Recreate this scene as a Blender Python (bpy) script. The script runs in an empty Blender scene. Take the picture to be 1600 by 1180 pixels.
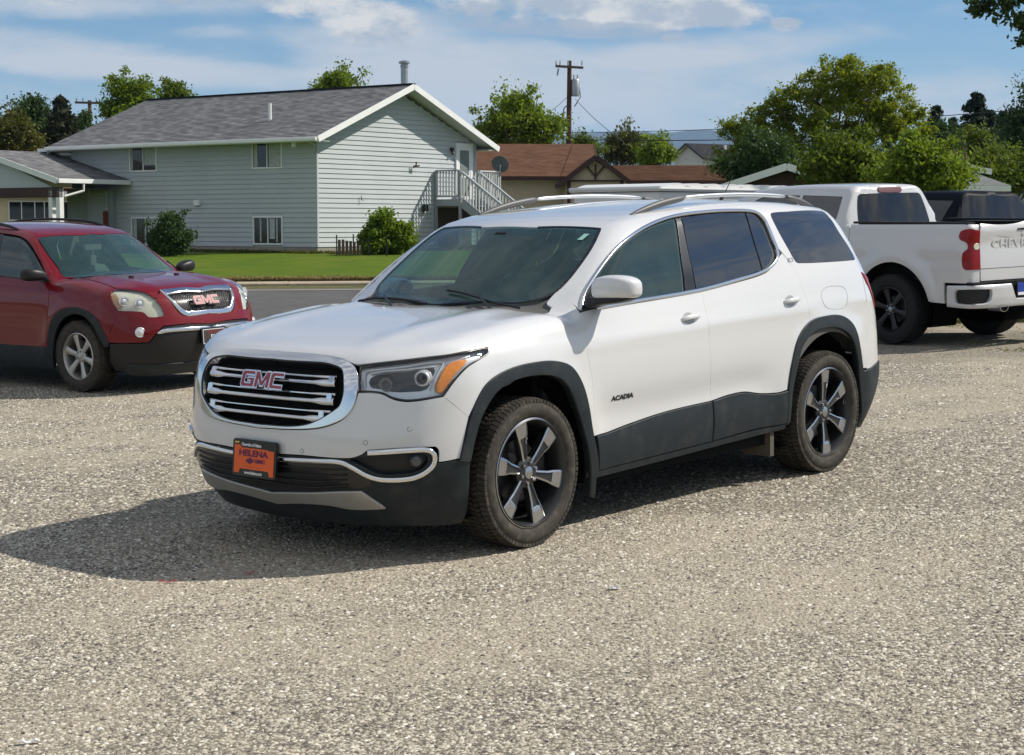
import bpy, math
from mathutils import Vector, Matrix
# ---------- camera, sky, sun, exposure ----------
S = bpy.context.scene
CAM_H = 1.813; F_PX = 2764.26; PITCH = .0866053
cd = bpy.data.cameras.new('camera'); cam = bpy.data.objects.new('camera', cd); S.collection.objects.link(cam)
cam.location = (0, 0, CAM_H); cam.rotation_euler = (math.pi/2-PITCH, 0, 0)
cd.sensor_width = 36; cd.lens = 36*F_PX/1600; cd.clip_start = .1; cd.clip_end = 60000
S.camera = cam
# vehicle poses were measured against a lot that tips up slightly; G turns them with it
G = Matrix.Translation((0, 0, CAM_H)) @ Matrix.Rotation(.0215297, 4, 'X') @ Matrix.Translation((0, 0, -CAM_H))
SUN_EL = math.radians(43); SUN_AZ = math.radians(78)      # azimuth clockwise from +Y (the way the camera looks)
SUN_DIR = Vector((math.sin(SUN_AZ)*math.cos(SUN_EL), math.cos(SUN_AZ)*math.cos(SUN_EL), math.sin(SUN_EL)))
S.view_settings.view_transform = 'Standard'; S.view_settings.look = 'None'; S.view_settings.gamma = 1
S.view_settings.exposure = 0.10; S.view_settings.use_curve_mapping = False
S.render.engine = 'CYCLES'; S.cycles.max_bounces = 8; S.cycles.transparent_max_bounces = 16; S.cycles.caustics_reflective = False; S.cycles.caustics_refractive = False
S.cycles.volume_bounces = 1
W = bpy.data.worlds.new('World'); S.world = W; W.use_nodes = True
def build_world():
    nt = W.node_tree; N = nt.nodes; L = nt.links; N.clear()
    out = N.new('ShaderNodeOutputWorld'); bg = N.new('ShaderNodeBackground'); L.new(bg.outputs[0], out.inputs[0])
    bg.inputs[1].default_value = .072
    sky = N.new('ShaderNodeTexSky'); sky.sky_type = 'NISHITA'; sky.sun_disc = False
    sky.sun_elevation = SUN_EL; sky.sun_rotation = SUN_AZ; sky.altitude = 1200; sky.air_density = 1.0; sky.dust_density = .6; sky.ozone_density = 1.6
    tc = N.new('ShaderNodeTexCoord'); sep = N.new('ShaderNodeSeparateXYZ'); L.new(tc.outputs['Generated'], sep.inputs[0])
    def math_(op, a, b=None, c=None, clamp=False):
        n = N.new('ShaderNodeMath'); n.operation = op; n.use_clamp = clamp
        for i, v in enumerate((a, b, c)):
            if v is None: continue
            if isinstance(v, (int, float)): n.inputs[i].default_value = v
            else: L.new(v, n.inputs[i])
        return n.outputs[0]
    z = math_('MAXIMUM', sep.outputs['Z'], 0.0)
    den = math_('ADD', z, .10)
    px = math_('DIVIDE', sep.outputs['X'], den); py = math_('DIVIDE', sep.outputs['Y'], den)
    cmb = N.new('ShaderNodeCombineXYZ'); L.new(px, cmb.inputs[0]); L.new(py, cmb.inputs[1])
    def noise(scale, detail, rough, vec, off=(0, 0, 0), sc=(1, 1, 1), rot=0, dist=0):
        mp = N.new('ShaderNodeMapping'); L.new(vec, mp.inputs[0]); mp.inputs['Location'].default_value = off; mp.inputs['Scale'].default_value = sc; mp.inputs['Rotation'].default_value = (0, 0, rot)
        n = N.new('ShaderNodeTexNoise'); n.inputs['Scale'].default_value = scale; n.inputs['Detail'].default_value = detail; n.inputs['Roughness'].default_value = rough; n.inputs['Distortion'].default_value = dist
        L.new(mp.outputs[0], n.inputs['Vector']); return n.outputs['Fac']
    def ramp(v, a, b, lo=0.0, hi=1.0):
        n = N.new('ShaderNodeMapRange'); n.interpolation_type = 'SMOOTHSTEP'; L.new(v, n.inputs[0])
        for i, q in zip((1, 2, 3, 4), (a, b, lo, hi)): n.inputs[i].default_value = q
        return n.outputs[0]
    def mix(f, a, b):
        n = N.new('ShaderNodeMix'); n.data_type = 'RGBA'
        if isinstance(f, (int, float)): n.inputs[0].default_value = f
        else: L.new(f, n.inputs[0])
        for i, v in ((6, a), (7, b)):
            if isinstance(v, tuple): n.inputs[i].default_value = (*v, 1)
            else: L.new(v, n.inputs[i])
        return n.outputs[2]
    d3 = tc.outputs['Generated']
    # where cloud banks sit in the half of the sky ahead: direction ratios x/y and z/y
    yy = math_('MAXIMUM', sep.outputs['Y'], .2); ax = math_('DIVIDE', sep.outputs['X'], yy); az = math_('DIVIDE', sep.outputs['Z'], yy)
    front = ramp(sep.outputs['Y'], .2, .5)
    def blob(u, v, ru, rv, tilt=0.0, w=1.0):
        cu = (u-800)/F_PX; cv = (350-v)/F_PX; a_ = math_('SUBTRACT', ax, cu); c_ = math_('SUBTRACT', math_('SUBTRACT', az, cv), math_('MULTIPLY', a_, tilt))
        a_ = math_('DIVIDE', a_, ru/F_PX); c_ = math_('DIVIDE', c_, rv/F_PX); r2 = math_('ADD', math_('MULTIPLY', a_, a_), math_('MULTIPLY', c_, c_))
        return math_('MULTIPLY', ramp(r2, 1.6, 0.0), w)
    def total(bs):
        t = bs[0]
        for q in bs[1:]: t = math_('ADD', t, q)
        return math_('MULTIPLY', t, front)
    veil = total([blob(60, 85, 330, 34, -.10, .9), blob(330, 122, 300, 24, -.06, .8), blob(640, 120, 190, 75, -.25, .9), blob(900, 120, 420, 50, -.02, .75), blob(950, 180, 420, 34, 0, .7), blob(160, 8, 330, 26, 0, .8), blob(1150, 78, 220, 26, .08, .8),
                  blob(1500, 155, 150, 42, .05, .85), blob(1300, 130, 150, 26, -.1, .4), blob(330, 55, 60, 12, 0, .4), blob(700, 55, 200, 30, -.2, .6), blob(640, -60, 900, 40, 0, .7), blob(1250, 190, 300, 30, 0, .35)])
    puffs = total([blob(960, 18, 230, 34, .02, 1.0), blob(1080, 30, 150, 26, 0, .75), blob(500, 14, 150, 42, -.35, .95), blob(700, 8, 120, 22, 0, .6), blob(330, 2, 90, 16, 0, .45), blob(1226, 46, 26, 12, 0, .9), blob(1062, 64, 34, 8, 0, .6), blob(610, 28, 60, 24, -.3, .5), blob(880, -30, 300, 30, 0, .9), blob(90, 5, 120, 12, 0, .35)])
    shadow = total([blob(870, 50, 150, 14, -.02, .8), blob(1010, 62, 130, 10, 0, .5), blob(300, -5, 220, 22, 0, .5), blob(720, 30, 120, 20, 0, .4)])
    s1 = noise(.55, 8, .58, cmb.outputs[0], sc=(1, .8, 1), rot=.25, dist=.3)
    s2 = noise(30, 8, .62, d3, sc=(1, 1, 1.9)); s3 = noise(9, 7, .60, d3, off=(3, 1, 2), sc=(1, 1, 3.6), dist=.4); s4 = noise(26, 7, .62, d3, off=(1, 5, 2), sc=(1, 1, 4.2), dist=.3)
    veil = math_('ADD', veil, math_('MULTIPLY', math_('SUBTRACT', 1.0, front), .45))          # the cloud cover goes on behind the camera
    vf = ramp(math_('ADD', math_('MULTIPLY', veil, .50), math_('ADD', math_('MULTIPLY', math_('SUBTRACT', s3, .5), 1.3), math_('MULTIPLY', math_('SUBTRACT', s4, .5), .5))), -.06, .72, 0, .92)
    high = ramp(s1, .42, .64, 0, .8); high = math_('MULTIPLY', high, ramp(sep.outputs['Z'], .16, .34))  # overhead cloud out of view, whitened to lift the neutral fill light
    pf = ramp(math_('ADD', math_('MULTIPLY', puffs, .80), math_('ADD', math_('MULTIPLY', math_('SUBTRACT', s2, .5), 2.6), math_('MULTIPLY', math_('SUBTRACT', s3, .5), 1.3))), .14, .78, 0, .97)
    pf = math_('MULTIPLY', pf, ramp(puffs, .05, .4))
    pb = math_('MULTIPLY', ramp(noise(5.0, 8, .56, d3, off=(7, 2, 5), sc=(1, 1, 2.2)), .49, .57, 0, .92), math_('MULTIPLY', math_('SUBTRACT', 1.0, front), ramp(sep.outputs['Z'], .03, .10)))
    sm = N.new('ShaderNodeMix'); sm.data_type = 'RGBA'; sm.blend_type = 'MULTIPLY'; sm.inputs[0].default_value = 1; L.new(sky.outputs[0], sm.inputs[6]); sm.inputs[7].default_value = SKY_TINT
    haze = ramp(sep.outputs['Z'], 0.0, .13, .60, 0.0)
    base = mix(haze, sm.outputs[2], (6.6, 7.9, 9.3))
    c1 = mix(high, base, (8.6, 8.7, 8.8))
    c2 = mix(vf, c1, (8.5, 8.9, 9.4))
    c2 = mix(math_('MULTIPLY', ramp(shadow, .1, .8), ramp(s2, .3, .6, .4, .95)), c2, (5.3, 6.4, 7.9))
    pc = mix(ramp(math_('ADD', math_('SUBTRACT', 1.0, noise(30, 8, .62, d3, off=(0, 0, -.38), sc=(1, 1, 1.9))), math_('MULTIPLY', shadow, .30)), .40, .62), (11.0, 10.7, 10.2), (6.2, 6.9, 7.9))
    fin = mix(pf, c2, pc); fin = mix(pb, fin, mix(ramp(s2, .4, .65), (11.5, 11.3, 11.0), (5.0, 5.8, 7.2)))
    dm = N.new('ShaderNodeMix'); dm.data_type = 'RGBA'; dm.blend_type = 'MULTIPLY'; dm.inputs[0].default_value = 1; L.new(fin, dm.inputs[6]); dm.inputs[7].default_value = (.93, .935, .95, 1)
    L.new(dm.outputs[2], bg.inputs[0])
SKY_TINT = (.84, 1.10, 1.30, 1)
build_world()
sd = bpy.data.lights.new('sun', 'SUN'); sd.energy = 4.9; sd.angle = math.radians(.53); sd.color = (1.0, .94, .85)
sun = bpy.data.objects.new('sun', sd); S.collection.objects.link(sun)
sun.rotation_euler = (-SUN_DIR).to_track_quat('-Z', 'Y').to_euler(); sun.location = (20, 20, 40)
# ---------- car-body surface kit: a smooth closed body surface, cut into panels ----------
import numpy as np, math
def nspline(xs, ys):
    xs = np.array(xs, float); ys = np.array(ys, float)
    if xs[0] > xs[-1]: xs = xs[::-1].copy(); ys = ys[::-1].copy()
    n = len(xs); h = np.diff(xs); A = np.eye(n); b = np.zeros(n)
    for i in range(1, n-1):
        A[i, i-1] = h[i-1]; A[i, i] = 2*(h[i-1]+h[i]); A[i, i+1] = h[i]
        b[i] = 6*((ys[i+1]-ys[i])/h[i]-(ys[i]-ys[i-1])/h[i-1])
    m = np.linalg.solve(A, b)
    def f(x):
        x = np.asarray(x, float); xc = np.clip(x, xs[0], xs[-1])
        i = np.clip(np.searchsorted(xs, xc)-1, 0, n-2); hh = h[i]; a = (xs[i+1]-xc)/hh; c = (xc-xs[i])/hh
        v = a*ys[i]+c*ys[i+1]+((a**3-a)*m[i]+(c**3-c)*m[i+1])*hh*hh/6
        s0 = (ys[1]-ys[0])/h[0]-h[0]*(2*m[0]+m[1])/6; s1 = (ys[-1]-ys[-2])/h[-1]+h[-1]*(m[-2]+2*m[-1])/6
        return v+np.where(x < xs[0], (x-xs[0])*s0, 0)+np.where(x > xs[-1], (x-xs[-1])*s1, 0)
    return f
def lspline(xs, ys):
    o = np.argsort(xs); xs = np.array(xs, float)[o]; ys = np.array(ys, float)[o]
    return lambda x: np.interp(x, xs, ys)
def smax(a, b, k):
    h = np.clip(k-np.abs(a-b), 0, None)/k
    return np.maximum(a, b)+h*h*k*0.25
def gs(x, m, s): return np.exp(-((x-m)/s)**2)
def sst(x, a, b):
    t = np.clip((x-a)/(b-a), 0, 1); return t*t*(3-2*t)

class Body:
    """F(P) < 0 inside; P is (N,3) in car axes: x forward, y left, z up"""
    def __init__(s, F, tube_z, sf, sr):
        s.F = F; s.tz = tube_z; s.sf = np.array(sf, float); s.sr = np.array(sr, float)
    def normal(s, P, e=2e-3):
        g = np.zeros_like(P)
        for i in range(3):
            d = np.zeros(3); d[i] = e; g[:, i] = s.F(P+d)-s.F(P-d)
        return g/np.linalg.norm(g, axis=1)[:, None]
    def out(s, O, D, far=3.0):
        lo = np.zeros(len(O)); hi = np.full(len(O), far)
        for _ in range(34):
            m = (lo+hi)/2; inside = s.F(O+D*m[:, None]) < 0
            lo = np.where(inside, m, lo); hi = np.where(inside, hi, m)
        return O+D*((lo+hi)/2)[:, None]
    def march(s, o, d, t0=2.0, t1=60.0, n=4000):
        """first hit of a ray from outside"""
        ts = np.linspace(t0, t1, n); v = s.F(o+ts[:, None]*d); k = np.where(v < 0)[0]
        if len(k) == 0: return None
        a, b = ts[k[0]-1], ts[k[0]]
        for _ in range(40):
            m = (a+b)/2
            if s.F((o+m*d)[None])[0] < 0: b = m
            else: a = m
        return o+b*d
    # domains: 't' (x, angle about the x axis at height tz), 'f' / 'r' spheres at the front / rear
    def to3(s, dom, Q):
        Q = np.atleast_2d(np.asarray(Q, float)); a, b = Q[:, 0], Q[:, 1]
        if dom == 't':
            O = np.stack([a, 0*a, 0*a+s.tz], 1); D = np.stack([0*a, np.cos(b), np.sin(b)], 1)
        else:
            C = s.sf if dom == 'f' else s.sr; sg = 1 if dom == 'f' else -1
            O = np.repeat(C[None], len(a), 0); D = np.stack([sg*np.cos(b)*np.cos(a), np.cos(b)*np.sin(a), np.sin(b)], 1)
        return s.out(O, D)
    def to2(s, dom, P):
        P = np.atleast_2d(P)
        if dom == 't': return np.stack([P[:, 0], np.arctan2(P[:, 2]-s.tz, P[:, 1])], 1)
        C = s.sf if dom == 'f' else s.sr; sg = 1 if dom == 'f' else -1; d = P-C
        return np.stack([np.arctan2(d[:, 1], sg*d[:, 0]), np.arctan2(d[:, 2], np.hypot(d[:, 0], d[:, 1]))], 1)

def curve(pts, step, closed=True):
    """smooth curve through points; a point with a third value 1 is a corner"""
    P = [np.array(p[:2], float) for p in pts]; C = [len(p) > 2 and p[2] == 1 for p in pts]; n = len(P); out = []
    rng_ = range(n if closed else n-1)
    for i in rng_:
        p1, p2 = P[i], P[(i+1) % n]
        p0 = P[i-1] if (closed or i > 0) else 2*p1-p2
        p3 = P[(i+2) % n] if (closed or i+2 < n) else 2*p2-p1
        L = np.linalg.norm(p2-p1)
        # centripetal-like tangents; straight at corners
        t1 = (p2-p1) if C[i] else (p2-p0)*L/(np.linalg.norm(p2-p1)+np.linalg.norm(p1-p0)+1e-9)
        t2 = (p2-p1) if C[(i+1) % n] else (p3-p1)*L/(np.linalg.norm(p3-p2)+np.linalg.norm(p2-p1)+1e-9)
        k = max(1, int(math.ceil(L/step)))
        for j in range(k):
            t = j/k; out.append((2*t**3-3*t*t+1)*p1+(t**3-2*t*t+t)*t1+(-2*t**3+3*t*t)*p2+(t**3-t*t)*t2)
    if not closed: out.append(P[-1])
    return np.array(out)

# ---------- body of the white SUV ----------
def white_suv_body():
    zt = nspline([.95, .85, .70, .5, .25, 0, -.18, -.27, -.33, -.45, -.65, -.85, -.93, -1.02, -1.2, -1.45, -1.7, -2.1, -2.6, -3.1, -3.4, -3.7, -3.95],
                 [.94, 1.005, 1.055, 1.095, 1.13, 1.155, 1.168, 1.174, 1.196, 1.275, 1.408, 1.536, 1.580, 1.612, 1.643, 1.668, 1.686, 1.706, 1.705, 1.672, 1.635, 1.585, 1.53])
    xf = nspline([.10, .16, .22, .30, .40, .50, .60, .72, .85, .95, 1.05, 1.2], [.70, .76, .82, .885, .94, .965, .968, .955, .935, .905, .855, .76])
    xr = nspline([.20, .35, .55, .70, .9, 1.1, 1.3, 1.5, 1.65, 1.75], [3.72, 3.85, 3.95, 3.94, 3.91, 3.84, 3.71, 3.55, 3.42, 3.32])
    sec = nspline([.12, .22, .32, .45, .60, .75, .90, 1.0], [.845, .885, .912, .930, .938, .948, .952, .947])
    zb = nspline([.6, 0, -.5, -1.5, -2.2, -2.6, -3.4], [1.10, 1.13, 1.160, 1.205, 1.262, 1.29, 1.30])
    wp = nspline([1.0, .6, .3, 0, -1.2, -2.8, -3.3, -3.7, -4.0], [.955, .978, .990, .995, .998, 1.0, .990, .955, .91])
    def F(P):
        x, y, z = P[:, 0], np.abs(P[:, 1]), P[:, 2]
        b = zb(x)
        lo = sec(np.minimum(z, .98))
        up = .95-.045*np.clip((z-.95)/(b-.95), 0, 1.2)**1.6
        low = np.where(z < .95, lo, up)
        gh = .897-(z-b)*.44-np.clip(z-b, 0, 9)**2*.14
        W = -smax(-low, -gh, .05)
        W = W*wp(x)
        ra = np.hypot(x, z-.378); rb = np.hypot(x+2.857, z-.378)
        W = W+.016*gs(ra, .50, .10)*sst(z, .2, .5)+.016*gs(rb, .52, .10)*sst(z, .2, .5)
        W = W-.016*gs(z, .60+.03*gs(x, -1.9, .6), .10)*sst(x, -2.35, -2.0)*(1-sst(x, -.75, -.4))
        W = W+.007*gs(z, .99-.02*x, .045)*(1-sst(x, .1, .5))
        side = y-W
        wsb = sst(x, -.95, -.45)
        sh = .20*y*y*sst(x, -1.5, -1.0)*(1-sst(x, -.36, .1))
        cr = .05+.02*sst(x, -1.3, -.9)-.055*sst(x, -.45, -.25)+.03*sst(x,.45,.8)
        top = z-(zt(x+sh)-cr*y*y-.06*y**6*sst(x, -.2, .3)+.012*gs(y, .52, .10)*sst(x, -.5, -.2)*(1-sst(x, .5, .85)))
        front = x-(xf(z)-.46*(y/.96)**3.6)
        rear = -x-(xr(z)-.44*(y/.95)**3.2)
        bot = .14+.0*z-z
        f = smax(side, top*.95, .09)
        f = smax(f, front*.9, .10)
        f = smax(f, rear*.9, .08)
        return smax(f, bot, .05)
    return Body(F, .62, (-.10, 0, .55), (-2.85, 0, .70))
# ---------- body of the red SUV ----------
def red_suv_body():
    zt = nspline([1.0, .9, .82, .6, .3, 0, -.2, -.27, -.33, -.45, -.65, -.85, -.95, -1.05, -1.25, -1.5, -2.0, -2.8, -3.5, -3.9, -4.2],
                 [.98, 1.035, 1.068, 1.118, 1.155, 1.178, 1.190, 1.198, 1.222, 1.296, 1.425, 1.552, 1.612, 1.648, 1.688, 1.715, 1.745, 1.742, 1.70, 1.62, 1.53])
    xf = nspline([.10, .18, .28, .40, .52, .64, .76, .88, .97, 1.06, 1.2], [.72, .80, .90, .965, .995, 1.0, .975, .935, .895, .83, .66])
    xr = nspline([.20, .40, .70, 1.0, 1.3, 1.5, 1.7], [3.85, 4.0, 4.06, 4.04, 3.93, 3.80, 3.62])
    sec = nspline([.12, .25, .40, .55, .75, .90, 1.0], [.88, .93, .955, .965, .982, .985, .975])
    zb = nspline([.6, 0, -1.0, -2.0, -3.0], [1.12, 1.14, 1.165, 1.20, 1.24])
    wp = nspline([1.0, .6, .3, 0, -1.2, -3.0, -3.6, -4.1], [.945, .972, .985, .993, .998, 1.0, .985, .93])
    def F(P):
        x, y, z = P[:, 0], np.abs(P[:, 1]), P[:, 2]
        b = zb(x); low = np.where(z < .98, sec(np.minimum(z, .98)), .977-.045*np.clip((z-.98)/(b-.98), 0, 1.2)**1.5)
        gh = .928-(z-b)*.50-np.clip(z-b, 0, 9)**2*.12
        W = -smax(-low, -gh, .05)*wp(x)
        W = W+.022*gs(np.hypot(x, z-.375), .52, .09)*sst(z, .25, .55)+.022*gs(np.hypot(x+3.02, z-.375), .52, .09)*sst(z, .25, .55)
        W = W-.014*gs(z, .66, .12)*sst(x, -2.5, -2.1)*(1-sst(x, -.8, -.45))
        side = y-W
        sh = .18*y*y*sst(x, -1.5, -1.0)*(1-sst(x, -.36, .1)); cr = .055+.02*sst(x, -1.3, -.9)-.04*sst(x, -.45, -.25)+.05*sst(x, .35, .75)
        top = z-(zt(x+sh)-cr*y*y-.09*y**6*sst(x, -.2, .3)+.014*gs(y, .50, .10)*sst(x, -.4, -.1)*(1-sst(x, .5, .85)))
        front = x-(xf(z)-.42*(y/.97)**3.4); rear = -x-(xr(z)-.36*(y/.97)**3.2)
        f = smax(side, top*.95, .10); f = smax(f, front*.9, .10); f = smax(f, rear*.9, .08)
        return smax(f, .16-z, .05)
    return Body(F, .62, (-.10, 0, .55), (-3.0, 0, .70))
# ---------- bodies of the white pickup: lower body and cab ----------
def truck_lower():
    sec = nspline([.40, .55, .75, .95, 1.12, 1.28, 1.45], [.95, .972, .988, .996, .994, .978, .950])
    xr = nspline([.3, .6, .85, 1.10, 1.25, 1.36, 1.46], [1.165, 1.175, 1.175, 1.165, 1.16, 1.172, 1.155])
    zt = nspline([-1.3, 0, 2.0, 3.0, 3.8, 4.5, 4.9], [1.480, 1.465, 1.44, 1.40, 1.34, 1.24, 1.14])
    def F(P):
        x, y, z = P[:, 0], np.abs(P[:, 1]), P[:, 2]
        W = sec(z)+.030*gs(np.hypot(x+.03, z-.42), .62, .09)*sst(z, .3, .6)
        W = W-.006*gs(z, 1.02, .06)*(1-sst(x, .5, .7))
        f = smax(y-W, z-zt(x)+.02*y*y, .05); f = smax(f, -x-(xr(z)-.03*(y/.98)**6), .10); f = smax(f, x-(4.55-.35*(y/.98)**3), .12)
        return smax(f, .48-z, .03)
    return Body(F, .80, (3.0, 0, .8), (0, 0, .8))
def truck_bumper():
    def F(P):
        x, y, z = P[:, 0], np.abs(P[:, 1]), P[:, 2]
        f = smax(y-1.005+.10*np.clip(.62-z, 0, 1)**1.5, -x-(1.285-.10*(y/1.0)**4-.10*np.clip(.60-z, 0, 1)), .16)
        f = smax(f, z-.755, .05); f = smax(f, .455-z, .06); return smax(f, x+.78, .04)
    return Body(F, .6, (0, 0, .6), (-.60, 0, .61))
def truck_cab():
    zt = nspline([.5, .80, 1.0, 1.6, 2.3, 2.6, 2.8, 3.1, 3.4, 3.6], [1.875, 1.895, 1.91, 1.925, 1.905, 1.87, 1.80, 1.62, 1.42, 1.28])
    def F(P):
        x, y, z = P[:, 0], np.abs(P[:, 1]), P[:, 2]
        W = .945-np.clip(z-1.30, 0, 9)*.40-np.clip(z-1.3, 0, 9)**2*.30
        f = smax(y-W, (z-zt(x)+.055*y*y)*.95, .08)
        f = smax(f, -x+(.74+(z-1.36)*.28+.07*y*y), .045); return smax(f, 1.0-z, .03)
    return Body(F, 1.45, (1.9, 0, 1.45), (1.9, 0, 1.50))
# ---------- mesh helpers ----------
import bpy, bmesh, random
from mathutils import Vector, Matrix
from mathutils.geometry import delaunay_2d_cdt
SC = bpy.context.scene; COL = SC.collection
def link(o): COL.objects.link(o); return o
def empty(name, label=None, cat=None, group=None, M=None, loc=None, rz=0):
    o = link(bpy.data.objects.new(name, None)); o.empty_display_size = .2
    if M is not None: o.matrix_world = M
    elif loc is not None: o.location = loc; o.rotation_euler = (0, 0, rz)
    return tag(o, label, cat, group)
def tag(o, label=None, cat=None, group=None, kind=None):
    for k, v in (('label', label), ('category', cat), ('group', group), ('kind', kind)):
        if v: o[k] = v
    return o
def mesh_obj(name, me, mat=None, parent=None):
    o = link(bpy.data.objects.new(name, me))
    if mat is not None:
        for m in (mat if isinstance(mat, (list, tuple)) else [mat]): me.materials.append(m)
    if parent is not None: o.parent = parent
    return o
def from_arrays(name, V, F, mat=None, parent=None, N=None, smooth=False, mi=None):
    me = bpy.data.meshes.new(name); me.from_pydata([tuple(map(float, v)) for v in V], [], [tuple(int(i) for i in f) for f in F])
    if smooth or N is not None: me.polygons.foreach_set('use_smooth', [True]*len(me.polygons))
    if mi is not None: me.polygons.foreach_set('material_index', mi)
    if N is not None: me.normals_split_custom_set_from_vertices([tuple(map(float, n)) for n in N])
    me.update()
    return mesh_obj(name, me, mat, parent)
class MB:
    """collects simple shapes into one mesh"""
    def __init__(s): s.v = []; s.f = []; s.m = []; s.mi = 0
    def add(s, V, F, M=None):
        b = len(s.v)
        for p in V:
            p = Vector(p); s.v.append(tuple(M @ p if M is not None else p))
        for f in F: s.f.append(tuple(b+i for i in f)); s.m.append(s.mi)
        return s
    def box(s, x0, x1, y0, y1, z0, z1, M=None):
        return s.add([(x, y, z) for x in (x0, x1) for y in (y0, y1) for z in (z0, z1)],
                     [(0, 1, 3, 2), (4, 6, 7, 5), (0, 4, 5, 1), (2, 3, 7, 6), (0, 2, 6, 4), (1, 5, 7, 3)], M)
    def bar(s, a, b, w, h=None, up=(0, 0, 1)):
        a, b = Vector(a), Vector(b); d = (b-a); L = d.length; d.normalize(); h = h or w
        u = Vector(up); sx = d.cross(u)
        if sx.length < 1e-5: sx = d.cross(Vector((0, 1, 0)))
        sx.normalize(); uz = sx.cross(d)
        M = Matrix((( d.x, sx.x, uz.x, a.x), (d.y, sx.y, uz.y, a.y), (d.z, sx.z, uz.z, a.z), (0, 0, 0, 1)))
        return s.box(0, L, -w/2, w/2, -h/2, h/2, M)
    def tube(s, pts, r, n=8, caps=True):
        pts = [Vector(p) for p in pts]; k = len(pts); b = len(s.v)
        rr = r if isinstance(r, (list, tuple)) else [r]*k
        t0 = (pts[1]-pts[0]).normalized(); ref = Vector((0, 0, 1)) if abs(t0.z) < .9 else Vector((1, 0, 0))
        for i, p in enumerate(pts):
            t = (pts[min(i+1, k-1)]-pts[max(i-1, 0)]).normalized()
            a = t.cross(ref)
            if a.length < 1e-4: a = t.cross(Vector((0, 1, 0)))
            a.normalize(); c = t.cross(a).normalized()
            for j in range(n):
                q = 2*math.pi*j/n; s.v.append(tuple(p+(a*math.cos(q)+c*math.sin(q))*rr[i]))
        for i in range(k-1):
            for j in range(n):
                A = b+i*n+j; B = b+i*n+(j+1) % n; s.f.append((A, B, B+n, A+n)); s.m.append(s.mi)
        if caps:
            s.f.append(tuple(b+j for j in range(n))[::-1]); s.m.append(s.mi)
            s.f.append(tuple(b+(k-1)*n+j for j in range(n))); s.m.append(s.mi)
        return s
    def prism(s, poly, h0, h1, M=None):
        n = len(poly); V = [(x, y, h0) for x, y in poly]+[(x, y, h1) for x, y in poly]
        return s.add(V, [tuple(range(n))[::-1], tuple(range(n, 2*n))]+[(i, (i+1) % n, n+(i+1) % n, n+i) for i in range(n)], M)
    def lathe(s, prof, n=48, axis='y', M=None, closed=False):
        V = []
        for i in range(n):
            a = 2*math.pi*i/n
            for (r, h) in prof:
                V.append((r*math.cos(a), h, r*math.sin(a)) if axis == 'y' else (r*math.cos(a), r*math.sin(a), h))
        k = len(prof); F = []
        for i in range(n):
            for j in range(k if closed else k-1):
                a = i*k+j; b = i*k+(j+1) % k; c = ((i+1) % n)*k+(j+1) % k; d = ((i+1) % n)*k+j; F.append((a, b, c, d))
        return s.add(V, F, M)
    def build(s, name, mat, parent=None, smooth=False, angle=None, bevel=0):
        me = bpy.data.meshes.new(name); me.from_pydata(s.v, [], s.f)
        bm = bmesh.new(); bm.from_mesh(me)
        bmesh.ops.recalc_face_normals(bm, faces=bm.faces)
        if bevel: bmesh.ops.bevel(bm, geom=[e for e in bm.edges if e.is_manifold and e.calc_face_angle(0) > .5], offset=bevel, segments=2, affect='EDGES', clamp_overlap=True)
        if smooth:
            for f in bm.faces: f.smooth = True
            for e in bm.edges:
                if e.is_manifold and e.calc_face_angle(0) > (angle or .6): e.smooth = False
        bm.to_mesh(me); bm.free()
        if isinstance(mat, (list, tuple)) and not bevel: me.polygons.foreach_set('material_index', s.m)
        return mesh_obj(name, me, mat, parent)

def inpoly(Q, poly):
    x, y = Q[:, 0], Q[:, 1]; c = np.zeros(len(Q), bool); n = len(poly)
    for i in range(n):
        x1, y1 = poly[i]; x2, y2 = poly[(i+1) % n]
        if y1 == y2: continue
        k = ((y1 > y) != (y2 > y)) & (x < (x2-x1)*(y-y1)/(y2-y1)+x1); c ^= k
    return c
def _ring(body, dom, pts, gap, sign, off, half):
    P = body.to3(dom, pts); n = body.normal(P); k = len(P)
    t = np.roll(P, -1, 0)-np.roll(P, 1, 0); t /= np.linalg.norm(t, axis=1)[:, None]+1e-12
    o = np.cross(t, n)*sign; o /= np.linalg.norm(o, axis=1)[:, None]+1e-12
    cen = (np.abs(P[:, 1]) < 2e-3) & half
    P2 = P-o*gap*(~cen)[:, None]
    if half: P2[:, 1] = np.where(cen, 0, P2[:, 1])
    q = body.to2(dom, P2)
    if half and dom == 't': q[:, 1] = np.where(cen, math.pi/2, q[:, 1])
    return q, o, cen
def area2(p): return .5*np.sum(p[:, 0]*np.roll(p[:, 1], -1)-np.roll(p[:, 0], -1)*p[:, 1])
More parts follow.
